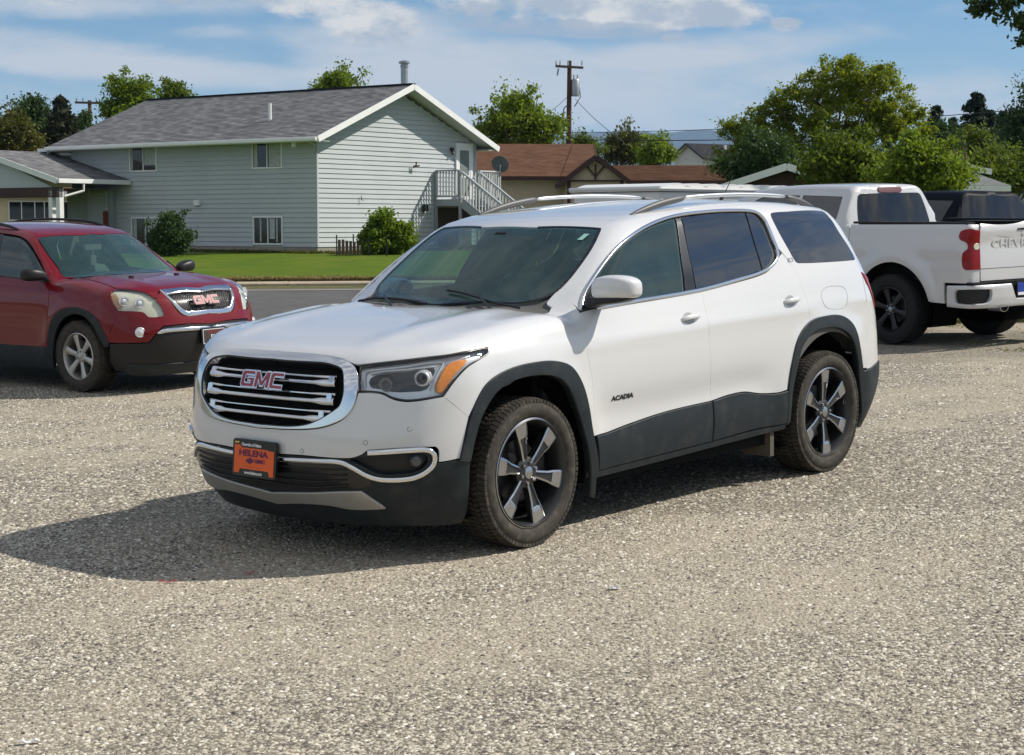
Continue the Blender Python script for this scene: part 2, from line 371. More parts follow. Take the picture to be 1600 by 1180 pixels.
def panel(body, dom, outer, holes=(), off=0.0, depth=.014, gap=.0013, edge=.0014, step=.035, half=False, estep=None, warp=None):
    """a piece of the body surface inside an outline: returns V, F, N"""
    es = estep or step*.6
    rings = []; V = []; N = []; F = []; E = []; D2 = []
    for ri, pts in enumerate([outer]+list(holes)):
        c = curve(pts, es) if not isinstance(pts, np.ndarray) else pts
        a = area2(c); 
        # orientation of the 3D outward direction: test against the domain
        P = body.to3(dom, c[:1]); 
        if a < 0: c = c[::-1]
        # in domain 't','f': (u,v) -> is right/left handed w.r.t. outward normal; find numerically
        e = 1e-3; p0 = body.to3(dom, [c[0], c[0]+[e, 0], c[0]+[0, e]]); hd = np.sign(np.dot(np.cross(p0[1]-p0[0], p0[2]-p0[0]), body.normal(p0[:1])[0]))
        sg = hd*(1 if ri == 0 else -1)
        q, o, cen = _ring(body, dom, c, gap, sg, off, half)
        rings.append((q, o, cen)); 
    allq = [r[0] for r in rings]
    lo = allq[0].min(0); hi = allq[0].max(0); du = step; dv = step/.9 if dom == 't' else step/.85
    if dom != 't': du = step/.85
    gx = np.arange(lo[0]+du/2, hi[0], du); gy = np.arange(lo[1]+dv/2, hi[1], dv)
    G = np.array([(x+(.25*du if j % 2 else -.25*du), y) for j, y in enumerate(gy) for x in gx]) if len(gx) and len(gy) else np.zeros((0, 2))
    if len(G):
        k = inpoly(G, allq[0])
        for h in allq[1:]: k &= ~inpoly(G, h)
        G = G[k]
        bd = np.vstack(allq)
        if len(G):
            dd = np.min(np.linalg.norm((G[:, None]-bd[None])/[du, dv], axis=2), axis=1); G = G[dd > .45]
    nb = 0; cv = []; ce = []
    for q in allq:
        cv += [Vector((float(a), float(b))) for a, b in q]; k = len(q); ce += [(nb+i, nb+(i+1) % k) for i in range(k)]; nb += k
    cv += [Vector((float(a), float(b))) for a, b in G]
    vo, eo, fo, ov, oe, of = delaunay_2d_cdt(cv, ce, [], 0, 1e-7)
    Q = np.array([(v.x, v.y) for v in vo]); T = np.array([f for f in fo if len(f) == 3])
    cc = Q[T].mean(1); k = inpoly(cc, allq[0])
    for h in allq[1:]: k &= ~inpoly(cc, h)
    T = T[k]
    P = body.to3(dom, Q); n = body.normal(P)
    if half: P[:, 1] = np.where(np.abs(P[:, 1]) < 1e-4, 0, P[:, 1])
    V = P+n*off
    if warp is not None: V = V+n*warp(P)[:, None]
    # orient
    tri = V[T]; fn = np.cross(tri[:, 1]-tri[:, 0], tri[:, 2]-tri[:, 0]); flip = np.einsum('ij,ij->i', fn, n[T[:, 0]]) < 0
    T = np.where(flip[:, None], T[:, ::-1], T)
    Vs = [V]; Ns = [n]; Fs = [tuple(t) for t in T]; base = len(V)
    if depth > 0:
        for q, o, cen in rings:
            Pr = body.to3(dom, q); nr = body.normal(Pr); k = len(q); wv = warp(Pr)[:, None]*nr if warp is not None else 0
            r0 = Pr+nr*off+wv; r1 = r0+o*edge*.7-nr*edge*.6; r2 = r0+o*edge-nr*edge*2; r3 = r0+o*edge-nr*depth
            for r_, m_ in ((r0, nr), (r1, (nr+o)), (r2, o), (r3, o)): Vs.append(r_); Ns.append(m_/np.linalg.norm(m_, axis=1)[:, None])
            for lev in range(3):
                for i in range(k):
                    j = (i+1) % k
                    if cen[i] and cen[j]: continue
                    a = base+lev*k+i; b = base+lev*k+j; c = b+k; d = a+k
                    pa = Vs[-4+lev][i]; pb = Vs[-4+lev][j]; pc = Vs[-3+lev][j]
                    nn = np.cross(pb-pa, pc-pa)
                    Fs.append((a, b, c, d) if np.dot(nn, Ns[-4+lev][i]+Ns[-3+lev][i]) > 0 else (d, c, b, a))
            base += 4*k
    V = np.vstack(Vs); N = np.vstack(Ns)
    if half:
        m = np.array([1, -1, 1.]); nV = len(V)
        V = np.vstack([V, V*m]); N = np.vstack([N, N*m]); Fs = Fs+[tuple(nV+i for i in f[::-1]) for f in Fs]
    return V, Fs, N
def mirror_y(d): 
    V, F, N = d; m = np.array([1, -1, 1.]); return V*m, [f[::-1] for f in F], N*m
def put(name, d, mat, parent, both=False, label=None):
    o = from_arrays(name, d[0], d[1], mat, parent, d[2])
    if both: from_arrays(name, *mirror_y(d)[:2], mat, parent, mirror_y(d)[2])
    return o
def strip(body, dom, pts, w, h, off=0.0, step=.02, closed=False, prof=None, P=None, Nn=None, taper=0):
    """a moulding swept along a line on the body; prof = list of (across -1..1, height 0..1)"""
    if P is None:
        c = curve(pts, step, closed); P = body.to3(dom, c); Nn = body.normal(P)
    k = len(P); prof = prof or [(-1, 0), (-.92, .6), (-.6, .95), (0, 1), (.6, .95), (.92, .6), (1, 0)]
    if closed: t = np.roll(P, -1, 0)-np.roll(P, 1, 0)
    else: t = np.gradient(P, axis=0)
    t /= np.linalg.norm(t, axis=1)[:, None]; s = np.cross(Nn, t); m = len(prof)
    ws = np.ones(k)
    if taper and not closed: u = np.arange(k)/max(1, k-1); ws = np.clip(np.minimum(u, 1-u)/taper, .05, 1)**.5
    V = np.concatenate([(P+Nn*off+s*(a*w/2*ws)[:, None]+Nn*(b*h*ws)[:, None])[:, None] for a, b in prof], 1).reshape(-1, 3) if False else \
        np.concatenate([(P+Nn*off+s*(a*w/2*ws)[:, None]+Nn*(b*h*ws)[:, None])[:, None] for a, b in prof], 1).reshape(-1, 3)
    F = []
    for i in range(k if closed else k-1):
        j = (i+1) % k
        for q in range(m-1): F.append((i*m+q, j*m+q, j*m+q+1, i*m+q+1))
    if not closed: F += [tuple(range(m)), tuple((k-1)*m+q for q in range(m))[::-1]]
    return V, F
def put_strip(name, d, mat, parent, both=False):
    for k in range(2 if both else 1):
        V, F = d
        if k: V = V*np.array([1, -1, 1.]); F = [f[::-1] for f in F]
        me = bpy.data.meshes.new(name); me.from_pydata([tuple(map(float, v)) for v in V], [], [tuple(int(i) for i in f) for f in F])
        bm = bmesh.new(); bm.from_mesh(me); bmesh.ops.recalc_face_normals(bm, faces=bm.faces)
        for f in bm.faces: f.smooth = True
        for e in bm.edges:
            if e.is_manifold and e.calc_face_angle(0) > .9: e.smooth = False
        bm.to_mesh(me); bm.free(); o = mesh_obj(name, me, mat, parent)
    return o
def skin_obj(name, pts, secs, mat, parent, sub=2):
    """rings of points lofted into a rounded solid: pts = list of rings (each a list of xyz)"""
    n = len(secs[0]); V = [p for r in secs for p in r]; F = []
    for i in range(len(secs)-1):
        for j in range(n): F.append((i*n+j, i*n+(j+1) % n, (i+1)*n+(j+1) % n, (i+1)*n+j))
    F += [tuple(range(n))[::-1], tuple((len(secs)-1)*n+j for j in range(n))]
    mb = MB().add(V, F); o = mb.build(name, mat, parent, smooth=True, angle=9)
    m = o.modifiers.new('s', 'SUBSURF'); m.levels = sub; m.render_levels = sub
    return o
def rrect(cx, cy, cz, hx, hy, hz, r, axis='z', n=4):
    """rounded rectangle ring in the plane across axis"""
    out = []
    for k, (sx, sy) in enumerate(((1, 1), (-1, 1), (-1, -1), (1, -1))):
        for i in range(n):
            a = math.pi/2*(k+i/(n-1)); out.append((sx*1.0, sy*1.0, a))
    R = []
    for sx, sy, a in out:
        if axis == 'z': R.append((cx+sx*(hx-r)+r*math.cos(a), cy+sy*(hy-r)+r*math.sin(a), cz))
        elif axis == 'y': R.append((cx+sx*(hx-r)+r*math.cos(a), cy, cz+sy*(hz-r)+r*math.sin(a)))
        else: R.append((cx, cy+sx*(hy-r)+r*math.cos(a), cz+sy*(hz-r)+r*math.sin(a)))
    return R
_text_cache = {}
def text_mesh(s, size, depth=.002, bold=0.0, sx=1.0, shear=0.0, spacing=1.0):
    cu = bpy.data.curves.new('txt', 'FONT'); cu.body = s; cu.size = size; cu.extrude = depth; cu.offset = bold; cu.shear = shear; cu.space_character = spacing
    cu.align_x = 'CENTER'; cu.align_y = 'CENTER'; cu.resolution_u = 3
    o = bpy.data.objects.new('txt', cu); COL.objects.link(o); bpy.context.view_layer.update()
    me = bpy.data.meshes.new_from_object(o.evaluated_get(bpy.context.evaluated_depsgraph_get())); bpy.data.objects.remove(o); bpy.data.curves.remove(cu)
    me.transform(Matrix.Scale(sx, 4, (1, 0, 0))); return me
def put_text(name, s, M, mat, parent, **k):
    me = text_mesh(s, **k); me.name = name; me.materials.clear(); o = mesh_obj(name, me, mat, parent); o.matrix_local = M; return o
def frame(o, x, z):
    """matrix with local x, local z axes given"""
    x = Vector(x).normalized(); z = Vector(z).normalized(); y = z.cross(x).normalized(); z = x.cross(y)
    return Matrix(((x.x, y.x, z.x, o[0]), (x.y, y.y, z.y, o[1]), (x.z, y.z, z.z, o[2]), (0, 0, 0, 1)))
# ---------- materials ----------
def new_mat(name):
    m = bpy.data.materials.new(name); m.use_nodes = True; return m
def P_(m): return m.node_tree.nodes['Principled BSDF']
def node(m, t, **kw):
    n = m.node_tree.nodes.new(t)
    for k, v in kw.items():
        if k in n.inputs: n.inputs[k].default_value = v
        else: setattr(n, k, v)
    return n
def wire(m, a, b): m.node_tree.links.new(a, b)
def coords(m, kind='Object', scale=(1, 1, 1), rot=(0, 0, 0), loc=(0, 0, 0)):
    tc = node(m, 'ShaderNodeTexCoord'); mp = node(m, 'ShaderNodeMapping'); mp.inputs['Scale'].default_value = scale; mp.inputs['Rotation'].default_value = rot; mp.inputs['Location'].default_value = loc
    if kind == 'World':
        g = node(m, 'ShaderNodeNewGeometry'); wire(m, g.outputs['Position'], mp.inputs[0])
    else: wire(m, tc.outputs[kind], mp.inputs[0])
    return mp.outputs[0]
def noise_(m, vec, scale, detail=5, rough=.55, dist=0):
    n = node(m, 'ShaderNodeTexNoise'); n.inputs['Scale'].default_value = scale; n.inputs['Detail'].default_value = detail; n.inputs['Roughness'].default_value = rough; n.inputs['Distortion'].default_value = dist
    wire(m, vec, n.inputs['Vector']); return n.outputs['Fac']
def ramp_(m, fac, stops, interp='LINEAR'):
    n = node(m, 'ShaderNodeValToRGB'); cr = n.color_ramp; cr.interpolation = interp
    while len(cr.elements) < len(stops): cr.elements.new(.5)
    for e, (p, c) in zip(cr.elements, stops): e.position = p; e.color = (*c, 1) if len(c) == 3 else c
    wire(m, fac, n.inputs[0]); return n.outputs[0]
def mixc(m, f, a, b, mode='MIX'):
    n = node(m, 'ShaderNodeMix'); n.data_type = 'RGBA'; n.blend_type = mode
    for i, v in ((0, f), (6, a), (7, b)):
        if isinstance(v, (int, float)): n.inputs[i].default_value = v
        elif isinstance(v, tuple): n.inputs[i].default_value = (*v, 1)
        else: wire(m, v, n.inputs[i])
    return n.outputs[2]
def mth(m, op, a, b=0.0, clamp=False):
    n = node(m, 'ShaderNodeMath'); n.operation = op; n.use_clamp = clamp
    for i, v in ((0, a), (1, b)):
        if isinstance(v, (int, float)): n.inputs[i].default_value = v
        else: wire(m, v, n.inputs[i])
    return n.outputs[0]
def bump_(m, h, strength, dist=.01, prev=None):
    n = node(m, 'ShaderNodeBump'); n.inputs['Strength'].default_value = strength; n.inputs['Distance'].default_value = dist; wire(m, h, n.inputs['Height'])
    if prev is not None: wire(m, prev, n.inputs['Normal'])
    return n.outputs[0]
def mapr(m, v, a, b, lo=0.0, hi=1.0, smooth=True):
    n = node(m, 'ShaderNodeMapRange'); n.interpolation_type = 'SMOOTHSTEP' if smooth else 'LINEAR'; wire(m, v, n.inputs[0])
    for i, q in zip((1, 2, 3, 4), (a, b, lo, hi)): n.inputs[i].default_value = q
    return n.outputs[0]
def plain(name, col, rough=.6, metal=0.0, spec=.5, coat=0.0, var=.12, vscale=3.0, dirt=None, bump=0, bscale=60, coat_rough=.03, kind='Object'):
    """principled with gentle large-scale unevenness"""
    m = new_mat(name); p = P_(m); v = coords(m, kind)
    p.inputs['Roughness'].default_value = rough; p.inputs['Metallic'].default_value = metal; p.inputs['Specular IOR Level'].default_value = spec; p.inputs['Coat Weight'].default_value = coat; p.inputs['Coat Roughness'].default_value = coat_rough
    n = noise_(m, v, vscale, 6, .6)
    c = ramp_(m, n, [(.3, tuple(x*(1-var) for x in col)), (.7, tuple(min(1, x*(1+var)) for x in col))])
    if dirt:
        n2 = noise_(m, v, vscale*4, 8, .65); c = mixc(m, mapr(m, n2, .45, .75, 0, dirt[1]), c, dirt[0])
    wire(m, c, p.inputs['Base Color'])
    if bump: wire(m, bump_(m, noise_(m, v, bscale, 4, .6), bump, .004), p.inputs['Normal'])
    return m
def paint(name, col, flake=0.0, metal=0.0, dusty=.25, rough=.32, dust_z=.75, coat_ior=1.5, spec=.5):
    m = new_mat(name); p = P_(m); v = coords(m); p.inputs['Coat IOR'].default_value = coat_ior; p.inputs['Specular IOR Level'].default_value = spec
    sep = node(m, 'ShaderNodeSeparateXYZ'); wire(m, v, sep.inputs[0])
    low = mapr(m, sep.outputs['Z'], .25, dust_z, 1, 0); n = noise_(m, v, 4, 8, .65)
    d = mth(m, 'MULTIPLY', mth(m, 'MULTIPLY', low, dusty*1.6), mapr(m, n, .3, .7), clamp=True)
    d2 = mth(m, 'ADD', d, mapr(m, noise_(m, v, 1.7, 7, .6), .4, .8, 0, dusty*.12), clamp=True)
    c = mixc(m, d2, col, (.30, .265, .21)); wire(m, c, p.inputs['Base Color'])
    p.inputs['Roughness'].default_value = rough; p.inputs['Metallic'].default_value = metal
    p.inputs['Coat Weight'].default_value = 1.0; wire(m, mapr(m, d2, 0, .6, .035, .35), p.inputs['Coat Roughness'])
    wire(m, bump_(m, noise_(m, v, 55, 3, .5), .012, .002), p.inputs['Coat Normal'])
    return m
def glass(name, tint, refl=1.0, gain=1.5, rough=0.0, ior=1.5, dust_sheen=(.33, .31, .27), amt=(.015, .06)):
    """thin window glass: tinted see-through plus a mirror reflection that grows at grazing angles"""
    m = new_mat(name); nt = m.node_tree; nt.nodes.remove(P_(m)); out = nt.nodes['Material Output']
    tr = node(m, 'ShaderNodeBsdfTransparent'); tr.inputs[0].default_value = (*tint, 1)
    gl = node(m, 'ShaderNodeBsdfGlossy'); gl.inputs['Roughness'].default_value = rough; gl.inputs[0].default_value = (refl, refl, refl, 1)
    fr = node(m, 'ShaderNodeFresnel'); geo = node(m, 'ShaderNodeNewGeometry'); wire(m, mth(m, 'ADD', ior, mth(m, 'MULTIPLY', geo.outputs['Backfacing'], 1/ior-ior)), fr.inputs[0])   # same mirror strength from both sides of the thin pane
    f2 = mth(m, 'MULTIPLY', fr.outputs[0], gain, clamp=True)
    v = coords(m); n = noise_(m, v, 5, 6, .6)
    df = node(m, 'ShaderNodeBsdfDiffuse'); df.inputs[0].default_value = (*dust_sheen, 1)
    mx = node(m, 'ShaderNodeMixShader'); wire(m, f2, mx.inputs[0]); wire(m, tr.outputs[0], mx.inputs[1]); wire(m, gl.outputs[0], mx.inputs[2])
    m2 = node(m, 'ShaderNodeMixShader'); wire(m, mapr(m, n, .35, .8, *amt), m2.inputs[0]); wire(m, mx.outputs[0], m2.inputs[1]); wire(m, df.outputs[0], m2.inputs[2])
    wire(m, m2.outputs[0], out.inputs[0]); return m
MAT = {}
MAT['white'] = paint('white_pearl_paint', (.66, .665, .665), dusty=.18, rough=.22)
MAT['red'] = paint('dark_red_paint', (.15, .0015, .006), metal=.0, dusty=.02, rough=.4, coat_ior=1.38, spec=.15)
MAT['truck_white'] = paint('white_paint', (.60, .60, .60), dusty=.20)
MAT['navy'] = plain('navy_paint', (.003, .005, .011), .5, spec=.08, var=.05)
MAT['clad'] = plain('dusty_black_cladding', (.014, .020, .024), .5, spec=.3, dirt=((.15, .14, .12), .14), vscale=2.5, bump=.25, bscale=350)
MAT['black'] = plain('black_plastic', (.012, .012, .013), .45, spec=.4)
MAT['gloss_black'] = plain('gloss_black', (.008, .008, .009), .25, spec=.5, coat=.2)
MAT['dark'] = plain('dark_liner', (.010, .010, .010), .95, spec=.1)
MAT['chrome'] = plain('chrome', (.80, .80, .80), .10, metal=1.0, var=.04)
MAT['satin'] = plain('satin_silver', (.48, .48, .47), .34, metal=.9, var=.05)
MAT['skid'] = plain('painted_silver_skid', (.42, .41, .38), .38, metal=.55, var=.05, dirt=((.25, .22, .18), .35))
MAT['machined'] = plain('machined_alloy', (.47, .48, .50), .22, metal=1.0, var=.05)
MAT['gunmetal'] = plain('dark_grey_alloy', (.045, .046, .048), .35, metal=.5)
MAT['alloy'] = plain('silver_alloy', (.50, .49, .46), .38, metal=.75, dirt=((.25, .22, .18), .5))
MAT['rubber'] = plain('dusty_tyre_rubber', (.045, .040, .034), .82, spec=.25, dirt=((.14, .12, .09), .55), vscale=6, bump=.3, bscale=90)
MAT['tread'] = plain('tyre_tread', (.040, .036, .031), .85, spec=.2, dirt=((.13, .11, .085), .8), vscale=5)
MAT['glass_front'] = glass('front_glass', (.55, .72, .67), dust_sheen=(.16, .30, .28), amt=(.10, .15))  # diffuse teal mixed in stands for sky reflected in the side glass
MAT['glass_ws'] = glass('windshield_glass', (.52, .72, .67), ior=1.42, dust_sheen=(.15, .29, .28), amt=(.12, .17))  # sky reflection on the windshield painted in as a pale teal layer
MAT['glass_dark'] = glass('privacy_glass', (.045, .05, .055), gain=2.1, ior=1.6, dust_sheen=(.12, .14, .15), amt=(.03, .07))
MAT['lens'] = glass('clear_lens', (.95, .96, .96), ior=1.45)
MAT['amber'] = plain('amber_reflector', (.95, .27, .006), .35, coat=.3, spec=.4, var=.2, vscale=30, bump=.5, bscale=140)
MAT['red_lens'] = plain('red_lamp_lens', (.24, .001, .003), .2, coat=.15, spec=.3, var=.15, vscale=12)
MAT['lamp_silver'] = plain('lamp_reflector', (.74, .76, .78), .25, metal=.45, var=.06, vscale=10)
MAT['seat'] = plain('grey_seat', (.13, .125, .115), .8)
MAT['cabin'] = plain('cabin_trim', (.10, .10, .095), .9)
MAT['interior'] = plain('interior_trim', (.045, .045, .048), .8)
MAT['emblem_red'] = plain('emblem_red', (.30, .010, .014), .25, coat=.8)
OUT_W = {
  'hood': ('t', [(0.822,1.5708,1),(0.8136,1.011),(0.8119,0.7147),(0.8157,0.6276),(0.8058,0.5646),(0.7069,0.4864),(0.5458,0.4328),(0.4147,0.425),(0.2672,0.4292,1),(0.0963,0.4466),(-0.0905,0.4844,1),(-0.2153,0.5835),(-0.27,0.6488,1),(-0.245,0.8939),(-0.225,1.5708,1)]),
  'cowl': ('t', [(-0.19,1.5708,1),(-0.2,0.8851),(-0.22,0.6023,1),(-0.5,0.6273),(-0.52,0.7062),(-0.43,0.9441),(-0.36,1.5708,1)]),
  'windshield': ('t', [(-0.3,1.5708,1),(-0.3057,1.4668),(-0.3969,0.8708),(-0.4688,0.7769),(-0.5345,0.7584),(-0.6237,0.7901),(-0.743,0.8505),(-0.8845,0.9264),(-1.0282,1.0146,1),(-0.9419,1.353),(-0.935,1.5708,1)]),
  'fglass': ('t', [(-0.5525,0.5752,1),(-0.6732,0.6802),(-0.7823,0.7466),(-0.9274,0.8159),(-1.139,0.8827),(-1.3549,0.9311),(-1.5898,0.9644,1),(-1.484,0.7725),(-1.4069,0.5897,1)]),
  'bpillar': ('t', [(-1.6025,0.9635,1),(-1.4955,0.7718),(-1.4213,0.5887,1),(-1.5189,0.5962,1),(-1.571,0.7843),(-1.6435,0.9624,1)]),
  'rglass': ('t', [(-1.6624,0.963,1),(-1.9393,0.9671),(-2.2684,0.9547,1),(-2.2234,0.7956),(-2.205,0.6558,1),(-1.8595,0.6187),(-1.5354,0.5986,1),(-1.5826,0.7836)]),
  'qtr': ('t', [(-2.2883,0.9517,1),(-2.3381,0.9454),(-2.3759,0.9242),(-2.3867,0.8545),(-2.3808,0.766),(-2.37,0.7249),(-2.3209,0.6905),(-2.2263,0.6579,1),(-2.2424,0.7946)]),
  'dlo_out': ('t', [(-0.5167,0.5612,1),(-0.5944,0.644),(-0.6972,0.7154),(-0.9115,0.8246),(-1.127,0.8943),(-1.3733,0.9487),(-1.6459,0.9794),(-1.9565,0.9809),(-2.2019,0.9706),(-2.3536,0.9582),(-2.4071,0.9403),(-2.4332,0.8986),(-2.4301,0.8015),(-2.4256,0.7357),(-2.3843,0.6938),(-2.2376,0.6433),(-1.9179,0.6096),(-1.5409,0.5807),(-0.9907,0.5653)]),
  'qglass': ('t', [(-2.537,0.9386),(-2.7225,0.9429),(-3.1658,0.9509),(-3.1755,0.9273),(-3.2164,0.8145),(-3.2987,0.6705),(-3.2379,0.6597),(-2.9174,0.6584),(-2.6253,0.6657),(-2.5821,0.6765),(-2.5339,0.7929),(-2.5141,0.9181)]),
  'fender': ('t', [(-0.27,0.6488,1),(-0.2153,0.5835),(-0.0905,0.4844,1),(0.0963,0.4466),(0.2672,0.4292,1),(0.2961,0.3953),(0.3593,0.3693),(0.4422,0.3424),(0.515,0.292),(0.5792,0.2184,1),(0.4955,0.1324),(0.4592,0.0982,1),(0.4236,0.1506),(0.3346,0.2448),(0.1685,0.302),(-0.0526,0.3159),(-0.2051,0.3037),(-0.3105,0.2665),(-0.388,0.1772),(-0.4434,0.048),(-0.4877,-0.1199,1),(-0.5287,-0.1187,1),(-0.491,0.168),(-0.451,0.3638),(-0.5056,0.5511,1),(-0.532,0.6926),(-0.45,0.6601,1),(-0.4,0.6292)]),
  'fdoor': ('t', [(-0.5056,0.5511,1),(-0.451,0.3638),(-0.491,0.168),(-0.5287,-0.1187,1),(-0.6394,-0.1176),(-0.8166,-0.0963),(-1.1691,-0.0631),(-1.6126,-0.047,1),(-1.5743,0.1553),(-1.5502,0.3692),(-1.5636,0.5774,1),(-0.9855,0.5553)]),
  'rdoor': ('t', [(-1.5636,0.5774,1),(-1.5502,0.3692),(-1.5743,0.1553),(-1.6126,-0.047,1),(-1.7787,-0.0294),(-1.9468,-0.0273),(-2.11,-0.0545),(-2.2698,-0.0657),(-2.3656,-0.0559,1),(-2.4052,0.0978),(-2.4781,0.2519),(-2.622,0.3392,1),(-2.6088,0.4297),(-2.5793,0.5398),(-2.5424,0.6471),(-2.4676,0.7267,1),(-2.3776,0.6838),(-2.2316,0.6333),(-1.9132,0.6012)]),
  'fclad': ('t', [(-0.5283,-0.1278,1),(-0.6386,-0.1264),(-0.8154,-0.1052),(-1.1683,-0.0706),(-1.6086,-0.0545,1),(-1.6152,-0.293,1),(-1.0599,-0.3088),(-0.5829,-0.3233,1)]),
  'rclad': ('t', [(-1.6245,-0.0542,1),(-1.7779,-0.0393),(-1.946,-0.0373),(-2.1092,-0.0646),(-2.2697,-0.0758),(-2.3962,-0.0633,1),(-2.4093,-0.2718,1),(-1.9988,-0.2732),(-1.6279,-0.2927,1)]),
  'rocker': ('t', [(-0.5397,-0.3312,1),(-1.0623,-0.3186),(-1.6205,-0.3016),(-2.0017,-0.2857),(-2.4039,-0.2794,1),(-2.3925,-0.3116,1),(-1.6201,-0.3353),(-1.0721,-0.3546),(-0.5578,-0.3683,1)]),
  'fflare': ('t', [(0.5126,-0.1239,1),(0.4766,-0.0005),(0.424,0.1441),(0.3342,0.2479),(0.1685,0.302),(-0.0526,0.3159),(-0.2051,0.3037),(-0.3105,0.2665),(-0.388,0.1772),(-0.4434,0.048),(-0.4911,-0.1203),(-0.5732,-0.3292),(-0.5624,-0.3652),(-0.6018,-0.4911,1),(-0.5561,-0.4729,1),(-0.4576,-0.1875),(-0.3678,0.0215),(-0.2719,0.1712),(-0.1939,0.2273),(-0.0689,0.2545),(0.1302,0.2512),(0.2701,0.2091),(0.3635,0.1209),(0.4086,0.0314),(0.4553,-0.136,1)]),
  'rflare': ('t', [(-2.3987,-0.2871,1),(-2.3768,-0.053),(-2.4052,0.0978),(-2.4781,0.2519),(-2.612,0.3374),(-2.798,0.3584),(-2.996,0.3466),(-3.1304,0.2822),(-3.2125,0.1344),(-3.2827,-0.0351),(-3.335,-0.2118),(-3.325,-0.3054,1),(-3.3496,-0.3933,1),(-3.2683,-0.1576),(-3.2091,0.0459),(-3.1057,0.2037),(-2.9785,0.2713),(-2.8206,0.2935),(-2.6351,0.2766),(-2.5037,0.1912),(-2.4455,0.0337),(-2.4201,-0.1073),(-2.4321,-0.2668,1)]),
  'bumper': ('f', [(0.0,0.0865,1),(0.3434,0.1027),(0.4738,0.1386),(0.5317,0.192),(0.5565,0.2573,1),(0.6533,0.251),(0.7068,0.227),(0.7732,0.2168),(0.9183,0.2345,1),(0.9992,0.1738),(1.033,0.1476,1),(1.0047,0.0419),(0.9848,-0.0292,1),(0.9313,-0.0352),(0.8915,-0.0372,1),(0.8924,0.012),(0.876,0.0294),(0.5973,0.0223),(0.5725,0.0048),(0.5134,-0.0126),(0.2705,-0.0135),(0.0,-0.0278,1)]),
  'lower': ('f', [(0.0,-0.0324,1),(0.2701,-0.0193),(0.5131,-0.018,1),(0.5723,-0.0005),(0.5972,0.017),(0.8268,0.0161),(0.8756,0.0078),(0.8858,-0.045,1),(0.9313,-0.0407),(0.9847,-0.0363,1),(1.0373,-0.0537,1),(1.0355,-0.2978),(1.0141,-0.3528,1),(0.7595,-0.3492),(0.4951,-0.3705),(0.1128,-0.4264),(0.0,-0.4159,1)]),
  'lower_hole': ('f', [(0.0,-0.0573,1),(0.3743,-0.0366),(0.5118,-0.0427),(0.5923,-0.0905),(0.6031,-0.1279),(0.4999,-0.1508),(0.2706,-0.1803),(0.0,-0.216,1)]),
  'skid': ('f', [(0.0,-0.2355,1),(0.2628,-0.1992),(0.4532,-0.1692),(0.5573,-0.1599,1),(0.6542,-0.2395,1),(0.497,-0.255),(0.3833,-0.2479),(0.2321,-0.2621),(0.0,-0.3005,1)]),
  'fogpocket': ('f', [(0.513,-0.0208,1),(0.5776,-0.0058),(0.6633,0.0023),(0.8265,0.0014),(0.8424,-0.0117),(0.8419,-0.0388),(0.8065,-0.0667),(0.7558,-0.0783),(0.6337,-0.0775),(0.5677,-0.0438)]),
  'grille_o': ('f', [(0,0.466,1),(0.2639,0.4518),(0.4288,0.4191),(0.5062,0.3889,1),(0.537,0.3612,1),(0.5528,0.3155),(0.552,0.2652,1),(0.5316,0.1946),(0.4767,0.144,1),(0.3433,0.1068,1),(0.0,0.0893,1)]),
  'grille_i': ('f', [(0,0.42,1),(0.3331,0.4026),(0.4359,0.3797,1),(0.4755,0.3548,1),(0.4904,0.2953),(0.4884,0.2422,1),(0.4638,0.1945,1),(0.3002,0.1189,1),(0.0,0.1025,1)]),
  'lamp': ('f', [(0.5562,0.3739,1),(0.7211,0.3866),(0.9208,0.4033),(1.0483,0.4251),(1.1746,0.4514),(1.1704,0.4287),(1.1123,0.3959),(1.0405,0.3595),(0.9769,0.3058),(0.9186,0.241,1),(0.9043,0.2374),(0.7734,0.2246),(0.7069,0.2347),(0.6534,0.2574),(0.562,0.2651,1)]),
  'amber': ('f', [(0.9458,0.364),(0.9837,0.3832),(1.045,0.3926),(1.0323,0.3728),(0.9783,0.3268),(0.9311,0.2696),(0.9105,0.2516),(0.8965,0.2544),(0.8949,0.283)]),
  'lampdark': ('f', [(0.5999,0.3197),(0.6385,0.3378),(0.7764,0.3466),(0.8878,0.3566),(0.8741,0.3145),(0.8502,0.2708),(0.7743,0.262),(0.6993,0.2633),(0.6615,0.2742),(0.6038,0.2854)]),
  'taillamp': ('r', [(1.0809,0.4735,1),(0.9169,0.4046),(0.8111,0.3466,1),(0.836,0.2542,1),(0.9453,0.2555,1),(0.9958,0.3389)]),
  'rclad2': ('r', [(1.1383,-0.1039,1),(1.0383,-0.0908),(0.9095,-0.0622),(0.0,-0.055,1),(0.0,-0.4424,1),(1.0794,-0.4427,1)]),
  'rear': ('r', [(0.0,1.1007,1),(0.6143,1.0118),(0.919,0.8494),(1.029,0.6724),(1.0793,0.4831,1),(1.0983,0.292),(1.1003,0.1047),(1.1012,0.014),(1.1001,-0.0887,1),(1.0383,-0.084),(0.9095,-0.0559),(0.0,-0.0458,1)]),
  'chrome_low': ('f', [(0.0,-0.0433),(0.1475,-0.0436),(0.3878,-0.0328),(0.4775,-0.0331),(0.5336,-0.0557),(0.5925,-0.0877),(0.6538,-0.1029),(0.7658,-0.101),(0.8251,-0.0817),(0.8664,-0.0461),(0.8699,-0.0027),(0.843,0.0166),(0.7686,0.0185),(0.597,0.0104)]),
